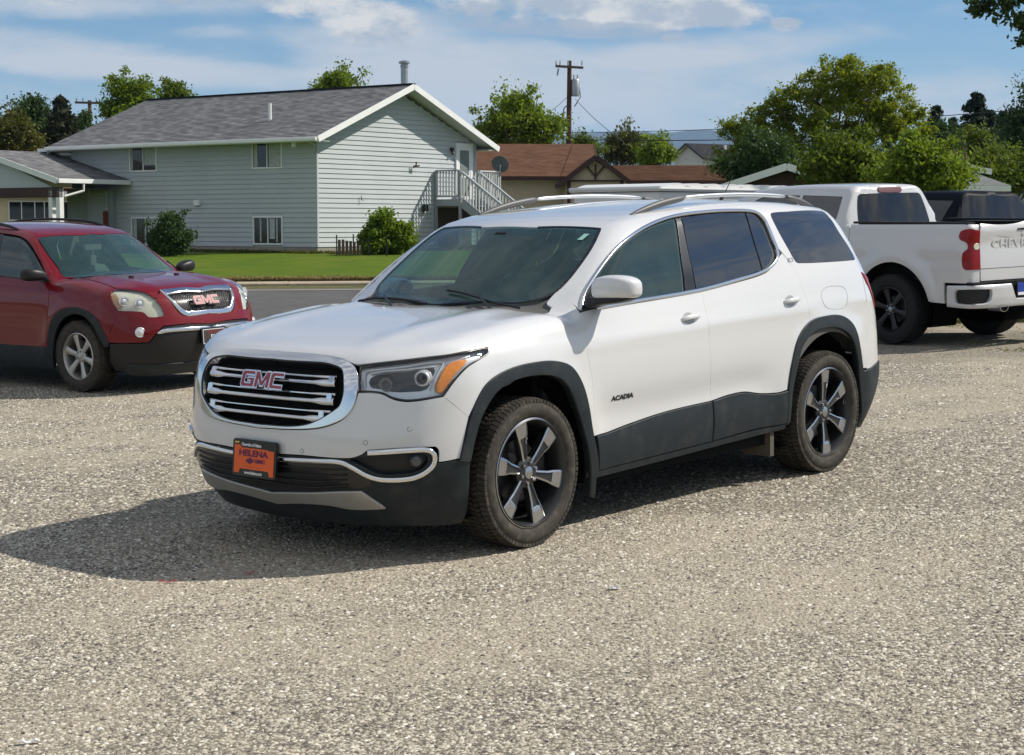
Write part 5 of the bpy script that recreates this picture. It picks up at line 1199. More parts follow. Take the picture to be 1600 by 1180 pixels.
def conifer(name, label, base, h, r, mat, seed=1, n=7000, group=None, leaf=.10):
    rs = np.random.RandomState(seed); e = empty(name, label, 'tree', group, loc=base); Ps = []; mb = MB(); mb.tube([(0, 0, -.2), (0, 0, h*.5), (0, 0, h)], [.16, .10, .02], 7)
    nb = int(h*22); per = max(8, int(n/nb))
    for i in range(nb):
        z = h*(.10+.88*(i/nb)); R = r*2.3*(1-z/h)**.85*(.55+.6*rs.rand())+.05; a = rs.rand()*6.283; t = rs.rand(per)**.6
        d = np.array([math.cos(a), math.sin(a), 0.]); dr = -.18*R
        p = np.array([0, 0, z])+t[:, None]*R*d+np.stack([0*t, 0*t, dr*t*t+.05*R*t**4], 1)+rs.normal(size=(per, 3))*np.array([.16, .16, .10])*(.22+R*.6); Ps.append(p)
        mb.tube([(0, 0, z), tuple(np.array([0, 0, z])+R*.9*d+np.array([0, 0, dr*.8]))], [.03, .01], 4)
    V, F = leaves(np.vstack(Ps), leaf, rs=rs, aspect=2.6); fast_mesh('crown', V, F, mat, 4, e); mb.build('trunk', MAT['bark'], e); return e
def px_tree(kind, name, label, u0, u1, vt, D, mat, lobes_n=7, seed=1, cat='tree', vb=None, **k):
    """a tree D metres away whose crown spans photo columns u0..u1 and tops out at row vt; vb is where the crown ends below"""
    rs = np.random.RandomState(seed+50); x0 = at(u0, vt, D).x; x1 = at(u1, vt, D).x; xc = (x0+x1)/2; zt = at(u0, vt, D).z; gzv = gzs(xc, D); h = zt-gzv; w = (x1-x0)/2
    zb = (at(u0, vb, D).z-gzv) if vb else h*.25
    if kind == 'conifer': return conifer(name, label, (xc, D, gzv), h, w, mat, seed=seed, **k)
    L = []; ch = h-zb
    L.append((0, 0, zb+ch*.48, w*.62, w*.6, ch*.42))
    for i in range(lobes_n):
        a = rs.rand()*6.283; t = (i+.5)/lobes_n; zz = zb+ch*(.22+.60*t); rr = w*(1-.55*abs(t-.35)); lr = w*(.30+.16*rs.rand())
        L.append((math.cos(a)*(rr-lr*.9), math.sin(a)*(rr-lr)*.8, zz, lr, lr, min(lr*.85, ch*.3)))
    L.append((rs.uniform(-.2, .2)*w, 0, h-ch*.17, w*.34, w*.34, ch*.17))
    L.append((-w*.66, 0, zb+ch*.40, w*.34, w*.34, ch*.22)); L.append((w*.66, 0, zb+ch*.42, w*.34, w*.34, ch*.22))
    return tree(name, label, cat, (xc, D, gzv), h, L, mat, seed=seed, **k)
# ---------- buildings ----------
MAT['siding'] = plain('pale_grey_siding', (.475, .512, .520), .75, var=.05, vscale=.8, dirt=((.34, .36, .33), .25), spec=.3)
MAT['trim'] = plain('white_trim', (.80, .81, .79), .6, var=.05)
MAT['soffit'] = plain('soffit', (.55, .58, .54), .8, var=.05)
MAT['foundation'] = plain('foundation_concrete', (.30, .28, .24), .95, var=.15, dirt=((.16, .15, .12), .5))
MAT['rail_grey'] = plain('grey_painted_rail', (.30, .33, .35), .7, var=.08)
MAT['rail_white'] = plain('weathered_white_rail', (.55, .57, .57), .7, var=.08)
MAT['window_dark'] = plain('window_glass_dark', (.012, .016, .018), .06, spec=.6, var=.3)
MAT['window_door'] = plain('door_glass', (.20, .23, .22), .08, spec=.6)
MAT['curtain'] = plain('curtain', (.42, .45, .43), .9, var=.25, vscale=8)
MAT['metal'] = plain('galvanised_metal', (.36, .40, .42), .45, metal=.6, var=.15)
MAT['tan'] = plain('tan_stucco', (.52, .45, .32), .9, var=.07)
MAT['yellow'] = plain('cream_siding', (.66, .57, .38), .85, var=.06)
MAT['brown_trim'] = plain('dark_brown_trim', (.055, .028, .022), .8, var=.15)
MAT['red_post'] = plain('rusty_red_post', (.14, .022, .018), .8)
MAT['wood_old'] = plain('weathered_wood', (.13, .095, .065), .95, var=.35, vscale=5)
MAT['black_metal'] = plain('black_metal', (.02, .02, .02), .5)
MAT['dish'] = plain('grey_dish', (.10, .12, .13), .5)
MAT['white_wall'] = plain('off_white_wall', (.62, .61, .57), .85, var=.05)
def shingle_material(name, a, b, c):
    m = new_mat(name); p = P_(m); uv = node(m, 'ShaderNodeUVMap'); mp = node(m, 'ShaderNodeMapping'); wire(m, uv.outputs[0], mp.inputs[0])
    br = node(m, 'ShaderNodeTexBrick'); wire(m, mp.outputs[0], br.inputs['Vector']); br.inputs['Scale'].default_value = 1; br.inputs['Brick Width'].default_value = .32; br.inputs['Row Height'].default_value = .145; br.inputs['Mortar Size'].default_value = .004
    br.inputs['Color1'].default_value = (0, 0, 0, 1); br.inputs['Color2'].default_value = (1, 1, 1, 1); br.inputs['Mortar'].default_value = (0, 0, 0, 1); br.offset = .37; br.squash = 1
    n = noise_(m, mp.outputs[0], .55, 5, .6); n2 = noise_(m, mp.outputs[0], 3.5, 5, .7)
    f = mth(m, 'ADD', mth(m, 'MULTIPLY', br.outputs['Color'], .55), mth(m, 'MULTIPLY', n2, .5)); c1 = ramp_(m, f, [(.15, a), (.5, b), (.9, c)])
    c1 = mixc(m, mapr(m, n, .35, .7, 0, .3), c1, tuple(x*.75 for x in a)); wire(m, c1, p.inputs['Base Color']); p.inputs['Roughness'].default_value = .95; p.inputs['Specular IOR Level'].default_value = .15
    wire(m, bump_(m, noise_(m, mp.outputs[0], 40, 3, .7), .3, .01), p.inputs['Normal']); return m
MAT['roof_grey'] = shingle_material('grey_shingles', (.125, .127, .133), (.205, .207, .214), (.31, .31, .312))
MAT['roof_brown'] = shingle_material('brown_shingles', (.125, .062, .036), (.175, .092, .056), (.225, .125, .080))
MAT['roof_dark'] = shingle_material('charcoal_shingles', (.028, .030, .034), (.042, .044, .05), (.065, .067, .072))
MAT['roof_pale'] = shingle_material('pale_grey_shingles', (.24, .26, .25), (.30, .31, .30), (.36, .37, .35))
def roof_plane(name, p0, p1, p2, p3, mat, parent, thick=.10, row=.145, course=True):
    """p0->p1 along the eave, p3->p2 along the ridge; shingle courses as real overlapping steps"""
    p0, p1, p2, p3 = map(Vector, (p0, p1, p2, p3)); n = (p1-p0).cross(p3-p0).normalized()
    if n.z < 0: n = -n
    L = ((p3-p0).length+(p2-p1).length)/2; k = max(1, int(L/row)) if course else 1; V = []; F = []; UV = []
    eu = (p1-p0).normalized()
    for i in range(k):
        t0, t1 = i/k, (i+1)/k; lift = n*.016
        a, b_, c, d = p0.lerp(p3, t0)+lift, p1.lerp(p2, t0)+lift, p1.lerp(p2, t1), p0.lerp(p3, t1); e, g = p0.lerp(p3, t0), p1.lerp(p2, t0)
        q = len(V); V += [a, b_, c, d, e, g]; F += [(q, q+1, q+2, q+3), (q+4, q+5, q+1, q)]
        def uvf(p, s): return ((p-p0).dot(eu), s)
        UV += [uvf(a, t0*L), uvf(b_, t0*L), uvf(c, t1*L-.002), uvf(d, t1*L-.002), uvf(e, t0*L), uvf(g, t0*L), uvf(b_, t0*L), uvf(a, t0*L)]
    me = bpy.data.meshes.new(name); me.from_pydata([tuple(v) for v in V], [], F); ul = me.uv_layers.new(name='UVMap')
    for i, q in enumerate(UV): ul.data[i].uv = q
    o = mesh_obj(name, me, mat, parent); o['kind'] = 'stuff' if False else 'part'
    if 'kind' in o: del o['kind']
    # deck below the shingles
    mb = MB(); dn = -n*thick; V = [p0, p1, p2, p3, p0+dn, p1+dn, p2+dn, p3+dn]
    V = [v-n*.004 for v in V[:4]]+V[4:]
    mb.add(V, [(0, 1, 2, 3), (7, 6, 5, 4), (0, 4, 5, 1), (1, 5, 6, 2), (2, 6, 7, 3), (3, 7, 4, 0)]); mb.build('roof_deck', MAT['soffit'], o); return o
def lap_wall(parent, o, ux, L, z0, z1, nrm, mat, openings=(), course=.165, gable=None, name='siding_board'):
    """clapboards on a wall starting at o, running L along ux; openings = [(s0, s1, z0, z1)]; gable(z) -> (s0, s1)"""
    o = Vector(o); ux = Vector(ux); nv = Vector(nrm); z = z0
    while z < z1-.02:
        zt = min(z+course, z1); s0, s1 = (0, L) if gable is None else gable(z+.02)
        if s1-s0 > .1:
            segs = [(s0, s1)]
            for (a, b_, c, d) in openings:
                if zt > c+.01 and z < d-.01:
                    ns = []
                    for (p, q) in segs:
                        if b_ <= p or a >= q: ns.append((p, q)); continue
                        if a > p: ns.append((p, a))
                        if b_ < q: ns.append((b_, q))
                    segs = ns
            for (p, q) in segs:
                if q-p < .04: continue
                mb = MB(); A = o+ux*p; B_ = o+ux*q
                V = [A+Vector((0, 0, z))+nv*.036, B_+Vector((0, 0, z))+nv*.036, B_+Vector((0, 0, zt+.012))+nv*.008, A+Vector((0, 0, zt+.012))+nv*.008, A+Vector((0, 0, z)), B_+Vector((0, 0, z)), B_+Vector((0, 0, zt+.012)), A+Vector((0, 0, zt+.012))]
                mb.add(V, [(0, 1, 2, 3), (4, 7, 6, 5), (0, 4, 5, 1), (0, 3, 7, 4), (1, 5, 6, 2), (3, 2, 6, 7)]); mb.build(name, mat, parent)
        z += course
def window(parent, o, ux, nrm, s0, s1, z0, z1, fr=.055, mull=(.5,), curtain=(), glass=None, name='window', frame_mat=None, proud=.05):
    """a framed window whose lower left corner is at o + ux*s0"""
    o = Vector(o); ux = Vector(ux); nv = Vector(nrm); M = Matrix(((ux.x, nv.x, 0, o.x), (ux.y, nv.y, 0, o.y), (0, 0, 1, 0), (0, 0, 0, 1)))
    mb = MB(); fm = frame_mat or MAT['trim']
    mb.box(s0, s1, 0, proud, z0, z0+fr, M).box(s0, s1, 0, proud, z1-fr, z1, M).box(s0, s0+fr, 0, proud, z0+fr, z1-fr, M).box(s1-fr, s1, 0, proud, z0+fr, z1-fr, M)
    f = mb.build(name, fm, parent); w = s1-s0-2*fr; cuts = [0]+list(mull)+[1]
    for m_ in mull: MB().box(s0+fr+w*m_-.022, s0+fr+w*m_+.022, .004, proud-.008, z0+fr, z1-fr, M).build('mullion', fm, f)
    for i in range(len(cuts)-1):
        a = s0+fr+w*cuts[i]+(.022 if i else 0); b_ = s0+fr+w*cuts[i+1]-(.022 if i < len(cuts)-2 else 0)
        MB().box(a, b_, .012, .018, z0+fr, z1-fr, M).build('pane', glass or MAT['window_dark'], f)
    for (a, b_, c, d) in curtain:      # cloth folds seen in part of the window
        mb = MB(); n = max(3, int((b_-a)/.05)); V = []; F = []
        for i in range(n+1): x = a+(b_-a)*i/n; y = .021+.006*(i % 2); V += [(x, y, c), (x, y, d)]
        F = [(2*i, 2*i+2, 2*i+3, 2*i+1) for i in range(n)]; mb.add(V, F, M).build('curtain', MAT['curtain'], f)
    return f
def build_house():
    a = Vector((.81067923, -.58549055, 0)); b = Vector((.58549055, .81067923, 0)); HM = Matrix(((a.x, b.x, 0, -6.51), (a.y, b.y, 0, 59.42), (0, 0, 1, 0), (0, 0, 0, 1)))
    h = empty('two_storey_house', 'pale grey clapboard house with grey shingle roof, outside stairs and white windows', 'house', M=HM)
    X, Y, Z = Vector((1, 0, 0)), Vector((0, 1, 0)), Vector((0, 0, 1))
    L, Wd, z0, ze, zr = 12.3, 8.81, 1.04, 4.78, 6.52
    mb = MB(); mb.box(-L, -.03, .03, Wd-.03, z0-.02, ze)
    mb.add([(-L, .03, ze), (-L, Wd-.03, ze), (-L, Wd/2, zr-.12), (-.03, .03, ze), (-.03, Wd-.03, ze), (-.03, Wd/2, zr-.12)], [(0, 1, 2), (3, 5, 4), (0, 2, 5, 3), (1, 4, 5, 2), (0, 3, 4, 1)])
    mb.build('wall', MAT['siding'], h)
    MB().box(-L+.02, -.02, .02, Wd-.02, .2, z0+.0).build('foundation', MAT['foundation'], h)
    op = [(L-2.98, L-1.57, 3.69, 4.71), (L-9.12, L-7.69, 3.69, 4.71), (L-2.97, L-1.58, 1.10, 2.08), (L-9.09, L-7.60, 1.04, 2.06)]
    lap_wall(h, (-L, 0.03, 0), X, L-.05, z0, ze-.03, -Y, MAT['siding'], op)
    def gab(z): t = (z+.10-ze)/((zr-.1)-ze); t = max(0, t); return (Wd/2*t+.02, Wd-Wd/2*t-.02)
    lap_wall(h, (-.03, 0, 0), Y, Wd, z0, zr-.15, X, MAT['siding'], [(7.55, 8.55, 2.70, 4.78)], gable=gab)
    for (x, y) in ((0, 0), (0, Wd)):
        MB().box(x-.035, x+.012, (y-.012 if y == 0 else y-.06), (y+.06 if y == 0 else y+.012), z0, ze-.02).build('corner_trim', MAT['siding'], h)
    f0 = (-L, .03, 0)
    window(h, f0, X, -Y, *op[0][:2], 3.69, 4.71, curtain=[(L-2.20, L-1.63, 3.76, 4.64), (L-2.90, L-2.72, 3.76, 4.64)])
    window(h, f0, X, -Y, *op[1][:2], 3.69, 4.71, curtain=[(L-8.36, L-7.75, 3.92, 4.64), (L-9.05, L-8.95, 3.76, 4.64)])
    window(h, f0, X, -Y, *op[2][:2], 1.10, 2.08, curtain=[(L-2.66, L-2.58, 1.2, 2.0), (L-2.2, L-1.95, 1.3, 2.0), (L-1.9, L-1.82, 1.2, 2.0)])
    window(h, f0, X, -Y, *op[3][:2], 1.04, 2.06, curtain=[(L-9.0, L-8.8, 1.1, 2.0), (L-8.25, L-7.7, 1.2, 2.0)])
    # roof with overhangs
    ov, rk = .62, .62; rise = (zr-ze)/(Wd/2); zo = ze-ov*rise+.13
    R0 = (-L-rk, -ov, zo); R1 = (rk, -ov, zo); R2 = (rk, Wd/2, zr+.16); R3 = (-L-rk, Wd/2, zr+.16)
    roof_plane('roof', R0, R1, R2, R3, MAT['roof_grey'], h)
    roof_plane('roof', (rk, Wd+ov, zo), (-L-rk, Wd+ov, zo), R3, R2, MAT['roof_grey'], h)
    MB().box(-L-rk, rk, -ov-.03, -ov-.004, zo-.15, zo+.005).build('fascia', MAT['trim'], h)
    MB().box(-L-rk, rk, -ov-.15, -ov-.034, zo-.13, zo-.01).build('gutter', MAT['trim'], h, bevel=.02)
    for s, y0, y1 in ((0, -ov, Wd/2), (1, Wd+ov, Wd/2)):
        A = Vector((rk+.012, y0, zo-.075)); B_ = Vector((rk+.012, y1, zr+.16-.075)); MB().bar(A, B_, .025, .20, up=(0, 0, 1)).build('rake_board', MAT['trim'], h)
        A.x = B_.x = -L-rk-.012; MB().bar(A-Z*.10, B_-Z*.10, .025, .16).build('rake_board', MAT['trim'], h)
    MB().box(-L-.02, rk-.03, -ov+.01, .0, zo-.13, zo-.11).build('soffit', MAT['soffit'], h)
    MB().box(-L-.02, rk-.03, Wd, Wd+ov, zo-.13, zo-.11).build('soffit', MAT['soffit'], h)
    rc = MB(); rc.bar((-L-rk, Wd/2, zr+.185), (rk, Wd/2, zr+.185), .22, .04); rc.build('ridge_cap', MAT['roof_dark'], h)
    MB().tube([(-3.35, 1.3, zo+.6), (-3.35, 1.3, zo+1.35)], .06, 10).build('vent_pipe', MAT['trim'], h, smooth=True)
    MB().lathe([(.13, 6.3), (.13, 7.40), (.155, 7.41), (.155, 7.46), (.13, 7.47), (.13, 7.52), (.20, 7.53), (.20, 7.60), (.0, 7.66)], 16, axis='z', M=Matrix.Translation((-.55, 5.3, 0))).build('chimney_flue', MAT['metal'], h, smooth=True, angle=.5)
    # downspout at the corner
    MB().tube([(.10, -.60, zo-.12), (.02, -.10, 4.42), (-.06, -.06, 4.30), (-.06, -.06, 4.2)], .035, 8).build('downspout', MAT['siding'], h, smooth=True)
    MB().box(-.62, -.56, -.55, -.40, zo-.30, zo-.12).build('downspout', MAT['trim'], h)
    MB().box(-5.77, -5.50, -.10, -.0, 2.46, 2.65).build('wall_box', MAT['trim'], h, bevel=.01)
    # door and lights on the gable wall
    d = MB(); d.box(.0, .06, 7.55, 7.70, 2.70, 4.78).box(.0, .06, 8.40, 8.55, 2.70, 4.78).box(.0, .06, 7.70, 8.40, 4.66, 4.78); fr = d.build('door', MAT['trim'], h)
    MB().box(.005, .045, 7.70, 8.40, 2.72, 4.66).build('door_leaf', MAT['trim'], fr)
    for (c, e) in ((3.62, 4.52), (2.85, 3.52)): MB().box(.046, .054, 7.78, 8.32, c, e).build('pane', MAT['window_door'], fr)
    MB().box(0, .12, 7.22, 7.34, 4.50, 4.60).tube([(.06, 7.28, 4.50), (.14, 7.24, 4.36)], .05, 8).build('wall_light', MAT['black_metal'], h)
    MB().tube([(0.03, 5.07, 3.82), (.16, 5.07, 3.88), (.16, 5.07, 4.02)], .03, 6).tube([(.10, 5.0, 3.86), (.18, 5.22, 3.88)], .035, 6).build('flood_light', MAT['wood_old'], h)
    MB().box(.03, .15, 5.55, 5.78, 2.26, 2.50).build('meter_box', MAT['black_metal'], h)
    MB().tube([(.05, 2.2, 2.78), (.05, 2.2, 2.64), (.11, 2.25, 2.62)], .015, 6).build('hose_bracket', MAT['wood_old'], h)
    # landing and stairs
    dk = MB(); fz = 2.70
    fr = MB().box(.0, 1.22, 6.28, 6.33, fz-.24, fz-.04).box(.0, 1.22, 8.72, 8.77, fz-.24, fz-.04).box(1.17, 1.22, 6.33, 8.72, fz-.24, fz-.04).build('landing_frame', MAT['rail_grey'], h)
    for i in range(8): MB().box(.03+i*.15, .03+i*.15+.138, 6.28, 8.77, fz-.038, fz).build('deck_board', MAT['rail_grey'], fr)
    for (x, y) in ((1.17, 6.33), (1.17, 7.38), (1.17, 8.70), (.06, 6.33)):
        MB().box(x-.045, x+.045, y-.045, y+.045, .8, fz-.04).box(x-.045, x+.045, y-.045, y+.045, fz, fz+1.02).build('post', MAT['rail_grey'], h)
    def railing(A, B_, n, mat, base, top_m=None):
        A, B_ = Vector(A), Vector(B_); MB().bar(A+Z*1.03, B_+Z*1.03, .10, .05).build('handrail', top_m or MAT['rail_grey'], h); MB().bar(A+Z*.10, B_+Z*.10, .05, .05).build('bottom_rail', MAT['rail_grey'], h)
        for i in range(n):
            p = A.lerp(B_, (i+.5)/n); MB().box(p.x-.02, p.x+.02, p.y-.02, p.y+.02, p.z+.09, p.z+1.01).build('baluster', mat, h)
    railing((.08, 6.31, fz), (1.15, 6.31, fz), 8, MAT['rail_grey'], fz); railing((1.19, 7.42, fz), (1.19, 8.66, fz), 9, MAT['rail_white'], fz, MAT['rail_white']); railing((.08, 8.75, fz), (1.15, 8.75, fz), 8, MAT['rail_white'], fz)
    q1 = 4.0; zb = fz-(q1-1.2)*.66
    for y in (6.33, 7.38):
        MB().bar((1.22, y, fz-.14), (q1, y, zb-.14), .05, .26).build('stair_stringer', MAT['rail_grey'], h)
        railing((1.25, y, fz-.06), (q1, y, zb-.06), 20, MAT['rail_white'], 0, MAT['rail_grey']); MB().box(q1-.04, q1+.04, y-.04, y+.04, .8, zb+1.0).build('post', MAT['rail_grey'], h)
    ns = 9
    for i in range(ns):
        x = 1.24+(q1-1.24)*i/ns; z = fz-(x-1.2+.3)*.66; MB().box(x, x+.29, 6.36, 7.35, z-.035, z).build('stair_tread', MAT['rail_grey'], h)
    MB().box(.005, .03, 6.45, 8.5, .95, 2.40).build('basement_doorway', plain('shaded_doorway', (.06, .05, .035), .95), h)  # flat panel, the shade of the opening put into its dark brown
    # satellite dish on the far corner of the landing
    ds = empty('satellite_dish', 'dark oval satellite dish fixed to the corner of the stair landing', 'satellite dish', M=HM @ Matrix.Translation((1.2, 8.72, 3.72)))
    Md = Matrix.Translation((0, 0, .28)) @ Matrix.Rotation(math.radians(-62), 4, Vector((.25, 1, 0)).normalized()); Md = Md @ Matrix.Diagonal((1, 1.12, 1, 1))
    dm = MB(); dm.lathe([(0, -.06), (.12, -.05), (.24, -.02), (.33, .02), (.325, .03), (.23, -.01), (.12, -.04), (0, -.05)], 28, axis='z', M=Matrix.Translation((0, 0, .30)) @ Matrix.Rotation(math.radians(115), 4, 'X') @ Matrix.Rotation(math.radians(20), 4, 'Y')); dm.build('reflector', MAT['dish'], ds, smooth=True)
    MB().tube([(0, 0, -.1), (0, 0, .28)], .03).tube([(0, 0, .1), (.30, -.35, .22)], .015).build('mount', MAT['metal'], ds)
    # ---- carport on the left ----
    c = empty('carport', 'open carport with grey shingle gable roof joined to the left of the pale house', 'carport', M=HM)
    xe, xr, Lf, zE, zR = -9.12, -13.36, -3.35, 3.40, 4.50; xw = 2*xr-xe
    roof_plane('roof', (xe, Lf, zE), (xe, 0.0, zE), (xr, 0.0, zR), (xr, Lf, zR), MAT['roof_grey'], c); roof_plane('roof', (xw, 6.0, zE), (xw, Lf, zE), (xr, Lf, zR), (xr, 6.0, zR), MAT['roof_grey'], c)
    MB().box(xe-.01, xe+.10, Lf, -.02, zE-.17, zE-.01).build('gutter', MAT['trim'], c, bevel=.015)
    for (xa, za, xb, zb_) in ((xe, zE, xr, zR), (xw, zE, xr, zR)): MB().bar((xa, Lf-.015, za-.09), (xb, Lf-.015, zb_-.09), .03, .20).build('rake_board', MAT['trim'], c)
    g = MB().add([(xe-.5, Lf+.25, zE-.32), (xw+.5, Lf+.25, zE-.32), (xr, Lf+.25, zR-.12), (xe-.5, Lf+.32, zE-.32), (xw+.5, Lf+.32, zE-.32), (xr, Lf+.32, zR-.12)], [(0, 1, 2), (3, 5, 4), (0, 3, 4, 1), (1, 4, 5, 2), (2, 5, 3, 0)]); g.build('gable_panel', MAT['siding'], c)
    MB().box(xw+.4, xe-.12, Lf+.2, Lf+.34, zE-.66, zE-.30).build('beam', MAT['brown_trim'], c); MB().box(xw+.4, xe-.12, Lf+.35, -.3, zE-.36, zE-.34).build('ceiling', MAT['wood_old'], c)
    for x in (xe-.22, xe-.62): MB().box(x-.10, x+.10, Lf+.20, Lf+.38, .7, zE-.34).build('post', MAT['trim'], c)
    MB().box(xw+.7, xw+.9, Lf+.2, Lf+.4, .7, zE-.3).build('post', MAT['trim'], c)
    MB().tube([(xe+.04, Lf+1.15, zE-.15), (xe+.04, Lf+1.15, zE-.42), (xe-.15, Lf+.45, zE-.62)], .045, 8).build('downspout', MAT['trim'], c, smooth=True)
    MB().box(-12.25, -9.95, -.28, -.02, .8, 3.10).build('entry_wall', plain('entry_green_wall', (.34, .39, .34), .85), c)
    MB().box(-11.05, -10.95, -.33, -.285, .9, 3.05).box(-10.12, -10.02, -.33, -.285, .9, 3.05).build('entry_trim', MAT['siding'], c)
    MB().box(-10.94, -10.14, -.31, -.285, .9, 2.95).build('entry_door', MAT['siding'], c)
    # low fascia of the rear roof behind the valley
    MB().box(-13.5, -12.42, -.6, .3, 4.50, 4.62).build('rear_fascia', MAT['trim'], c)
    p = HM @ Vector((-9.85, -.55, 0)); t = MB().box(-.08, .08, -.06, .06, gzs(p.x, p.y)-.1, 2.28).build('metal_post', MAT['red_post']); t.location = (p.x, p.y, 0); tag(t, 'rusty red post in front of the house entry', 'post')
    return HM
def gable_house(name, label, cx, cy, az, Lx, Wy, zg, ze, zr, wall, roof, ov=.5, extras=None, trim=None):
    """simple gabled house; ridge along local x"""
    h = empty(name, label, 'house', M=Matrix.Translation((cx, cy, 0)) @ Matrix.Rotation(az, 4, 'Z')); t = trim or MAT['trim']
    mb = MB(); x0, x1, y0, y1 = -Lx/2, Lx/2, -Wy/2, Wy/2; mb.box(x0, x1, y0, y1, zg-.3, ze)
    mb.add([(x, y, z) for x in (x0, x1) for (y, z) in ((y0, ze), (y1, ze), (0, zr-.1))], [(0, 1, 2), (3, 5, 4), (0, 2, 5, 3), (1, 4, 5, 2)]); mb.build('wall', wall, h)
    rise = (zr-ze)/(Wy/2); zo = ze-ov*rise+.1
    for s in (-1, 1):
        A, B_ = (-Lx/2-ov, s*(Wy/2+ov), zo), (Lx/2+ov, s*(Wy/2+ov), zo); C, D = (Lx/2+ov, 0, zr+.12), (-Lx/2-ov, 0, zr+.12)
        roof_plane('roof', A, B_, C, D, roof, h); MB().box(-Lx/2-ov, Lx/2+ov, s*(Wy/2+ov)-.015, s*(Wy/2+ov)+.02, zo-.16, zo).build('fascia', t, h)
        for x in (-1, 1): MB().bar((x*(Lx/2+ov+.015), s*(Wy/2+ov), zo-.07), (x*(Lx/2+ov+.015), 0, zr+.05), .03, .20).build('rake_board', t, h)
    return h
def build_other_houses():
    # brown bungalow
    e = gable_house('bungalow', 'tan bungalow with brown shingle roof, satellite dish in front and timbered porch gable', -1.6, 79.6, .03, 9.6, 8.6, 1.0, 3.85, 5.25, MAT['tan'], MAT['roof_brown'], .45, trim=MAT['brown_trim'])
    g = gable_house('porch_wing', 'timbered gable front of the tan bungalow', 3.35, 75.6, math.pi/2+.03, 5.0, 2.35, 1.0, 3.62, 4.50, MAT['tan'], MAT['roof_brown'], .32, trim=MAT['brown_trim'])
    g.parent = e; g.matrix_parent_inverse = e.matrix_world.inverted(); 
    for k in ('label', 'category'):
        del g[k]
    for (p, q, w) in (((0, 3.62), (0, 4.25), .10), ((0, 3.75), (.38, 4.20), .08), ((0, 3.75), (-.38, 4.20), .08), ((-1.18, 3.58), (1.18, 3.58), .12)):
        MB().bar((-2.56, p[0], p[1]), (-2.56, q[0], q[1]), .06, w, up=(1, 0, 0)).build('timber', MAT['brown_trim'], g)
    MB().box(-2.56, -2.50, -1.16, -1.02, 1, 3.6).box(-2.56, -2.50, 1.02, 1.16, 1, 3.6).build('timber_post', MAT['brown_trim'], g)
    MB().box(-2.53, -2.505, -.85, .75, 1.2, 3.10).build('garage_door', MAT['wood_old'], g); MB().tube([(0, -.8, 5.3), (0, -.8, 5.75)], .06).build('vent_pipe', MAT['trim'], e)
    w = gable_house('long_bungalow', 'low house with long brown roof to the right of the tan bungalow', 7.2, 83.2, .0, 5.8, 7.4, 1.1, 3.72, 4.42, MAT['wood_old'], MAT['roof_brown'], .45, trim=MAT['brown_trim'])
    # charcoal roofed house
    D = 170; gp = at(1077, 245, D); az = math.radians(32); Lh = 12; d = gable_house('white_house', 'small white gable house with charcoal roof behind the brown roofs', gp.x+Lh/2*math.cos(az), D+Lh/2*math.sin(az), az, Lh, 4.6, 1.2, at(0, 246, D).z, at(0, 226, D).z, MAT['white_wall'], MAT['roof_dark'], .45, trim=MAT['black_metal'])
    for i, dx in enumerate((-2.4, -1.3)): MB().tube([(dx, -.9, at(0, 236, 170).z), (dx, -.9, at(0, 226, 170).z)], .14).build('vent_pipe', MAT['trim'], d)
    # pale house at the right behind the round trees
    D = 49; x0, x1 = at(1466, 300, D).x, at(1578, 300, D).x; ze, zt = at(0, 290, D).z, at(0, 262, D+2).z; ap = (at(1502, 262, D+2).x, D+2.2, zt); ap2 = (ap[0]+1.2, D+7, zt)
    r = empty('cream_house', 'cream house with pale grey hipped roof behind the white pickup, right of the round trees', 'house', loc=(0, 0, 0)); o_ = .35
    MB().box(x0+o_, x1-o_, D+o_, D+8.5, .6, ze).build('wall', MAT['white_wall'], r)
    roof_plane('roof', (x0, D, ze), (x1, D, ze), ap, ap, MAT['roof_pale'], r); roof_plane('roof', (x0, D+9, ze), (x0, D, ze), ap, ap2, MAT['roof_pale'], r); roof_plane('roof', (x1, D, ze), (x1, D+9, ze), ap2, ap, MAT['roof_pale'], r)
    MB().box(x0-.02, x1+.02, D-.04, D-.015, ze-.16, ze).build('fascia', MAT['trim'], r)
    window(r, (x0, D+o_, 0), Vector((1, 0, 0)), Vector((0, -1, 0)), .60, .98, 2.15, 2.5)
    # roof seen between the round trees and the one with a white rake
    q = gable_house('white_roofed_house', 'house with pale roof glimpsed between the two round trees', at(1400, 262, 62).x, 66, math.radians(75), 8, 7.5, 1.1, at(0, 268, 62).z, at(0, 240, 62).z, MAT['wood_old'], MAT['roof_pale'], .5)
    q2 = gable_house('shed', 'low brown shed with a white edged roof left of the round trees', at(1268, 280, 50).x, 54, math.radians(80), 6, 3.0, 1.0, at(0, 288, 50).z, at(0, 262, 50).z, MAT['brown_trim'], MAT['roof_pale'], .4)
    s = gable_house('grey_house', 'dark grey house with white trimmed gable at the right edge behind the conifers', at(1530, 260, 85).x, 90, math.radians(70), 9, 6.5, 1.1, at(0, 262, 85).z, at(0, 236, 85).z, MAT['black_metal'], MAT['roof_dark'], .5)
    # cream house seen through the carport
    c = gable_house('yellow_house', 'cream clapboard house with wide windows seen through the carport', -21.6, 84, .25, 9, 6, 1.0, 3.35, 4.4, MAT['yellow'], MAT['roof_brown'], .5)
    window(c, (-4.5, -3.03, 0), Vector((1, 0, 0)), Vector((0, -1, 0)), 2.45, 5.2, 1.95, 2.86, mull=(.2, .42, .58, .8))
    bx = gable_house
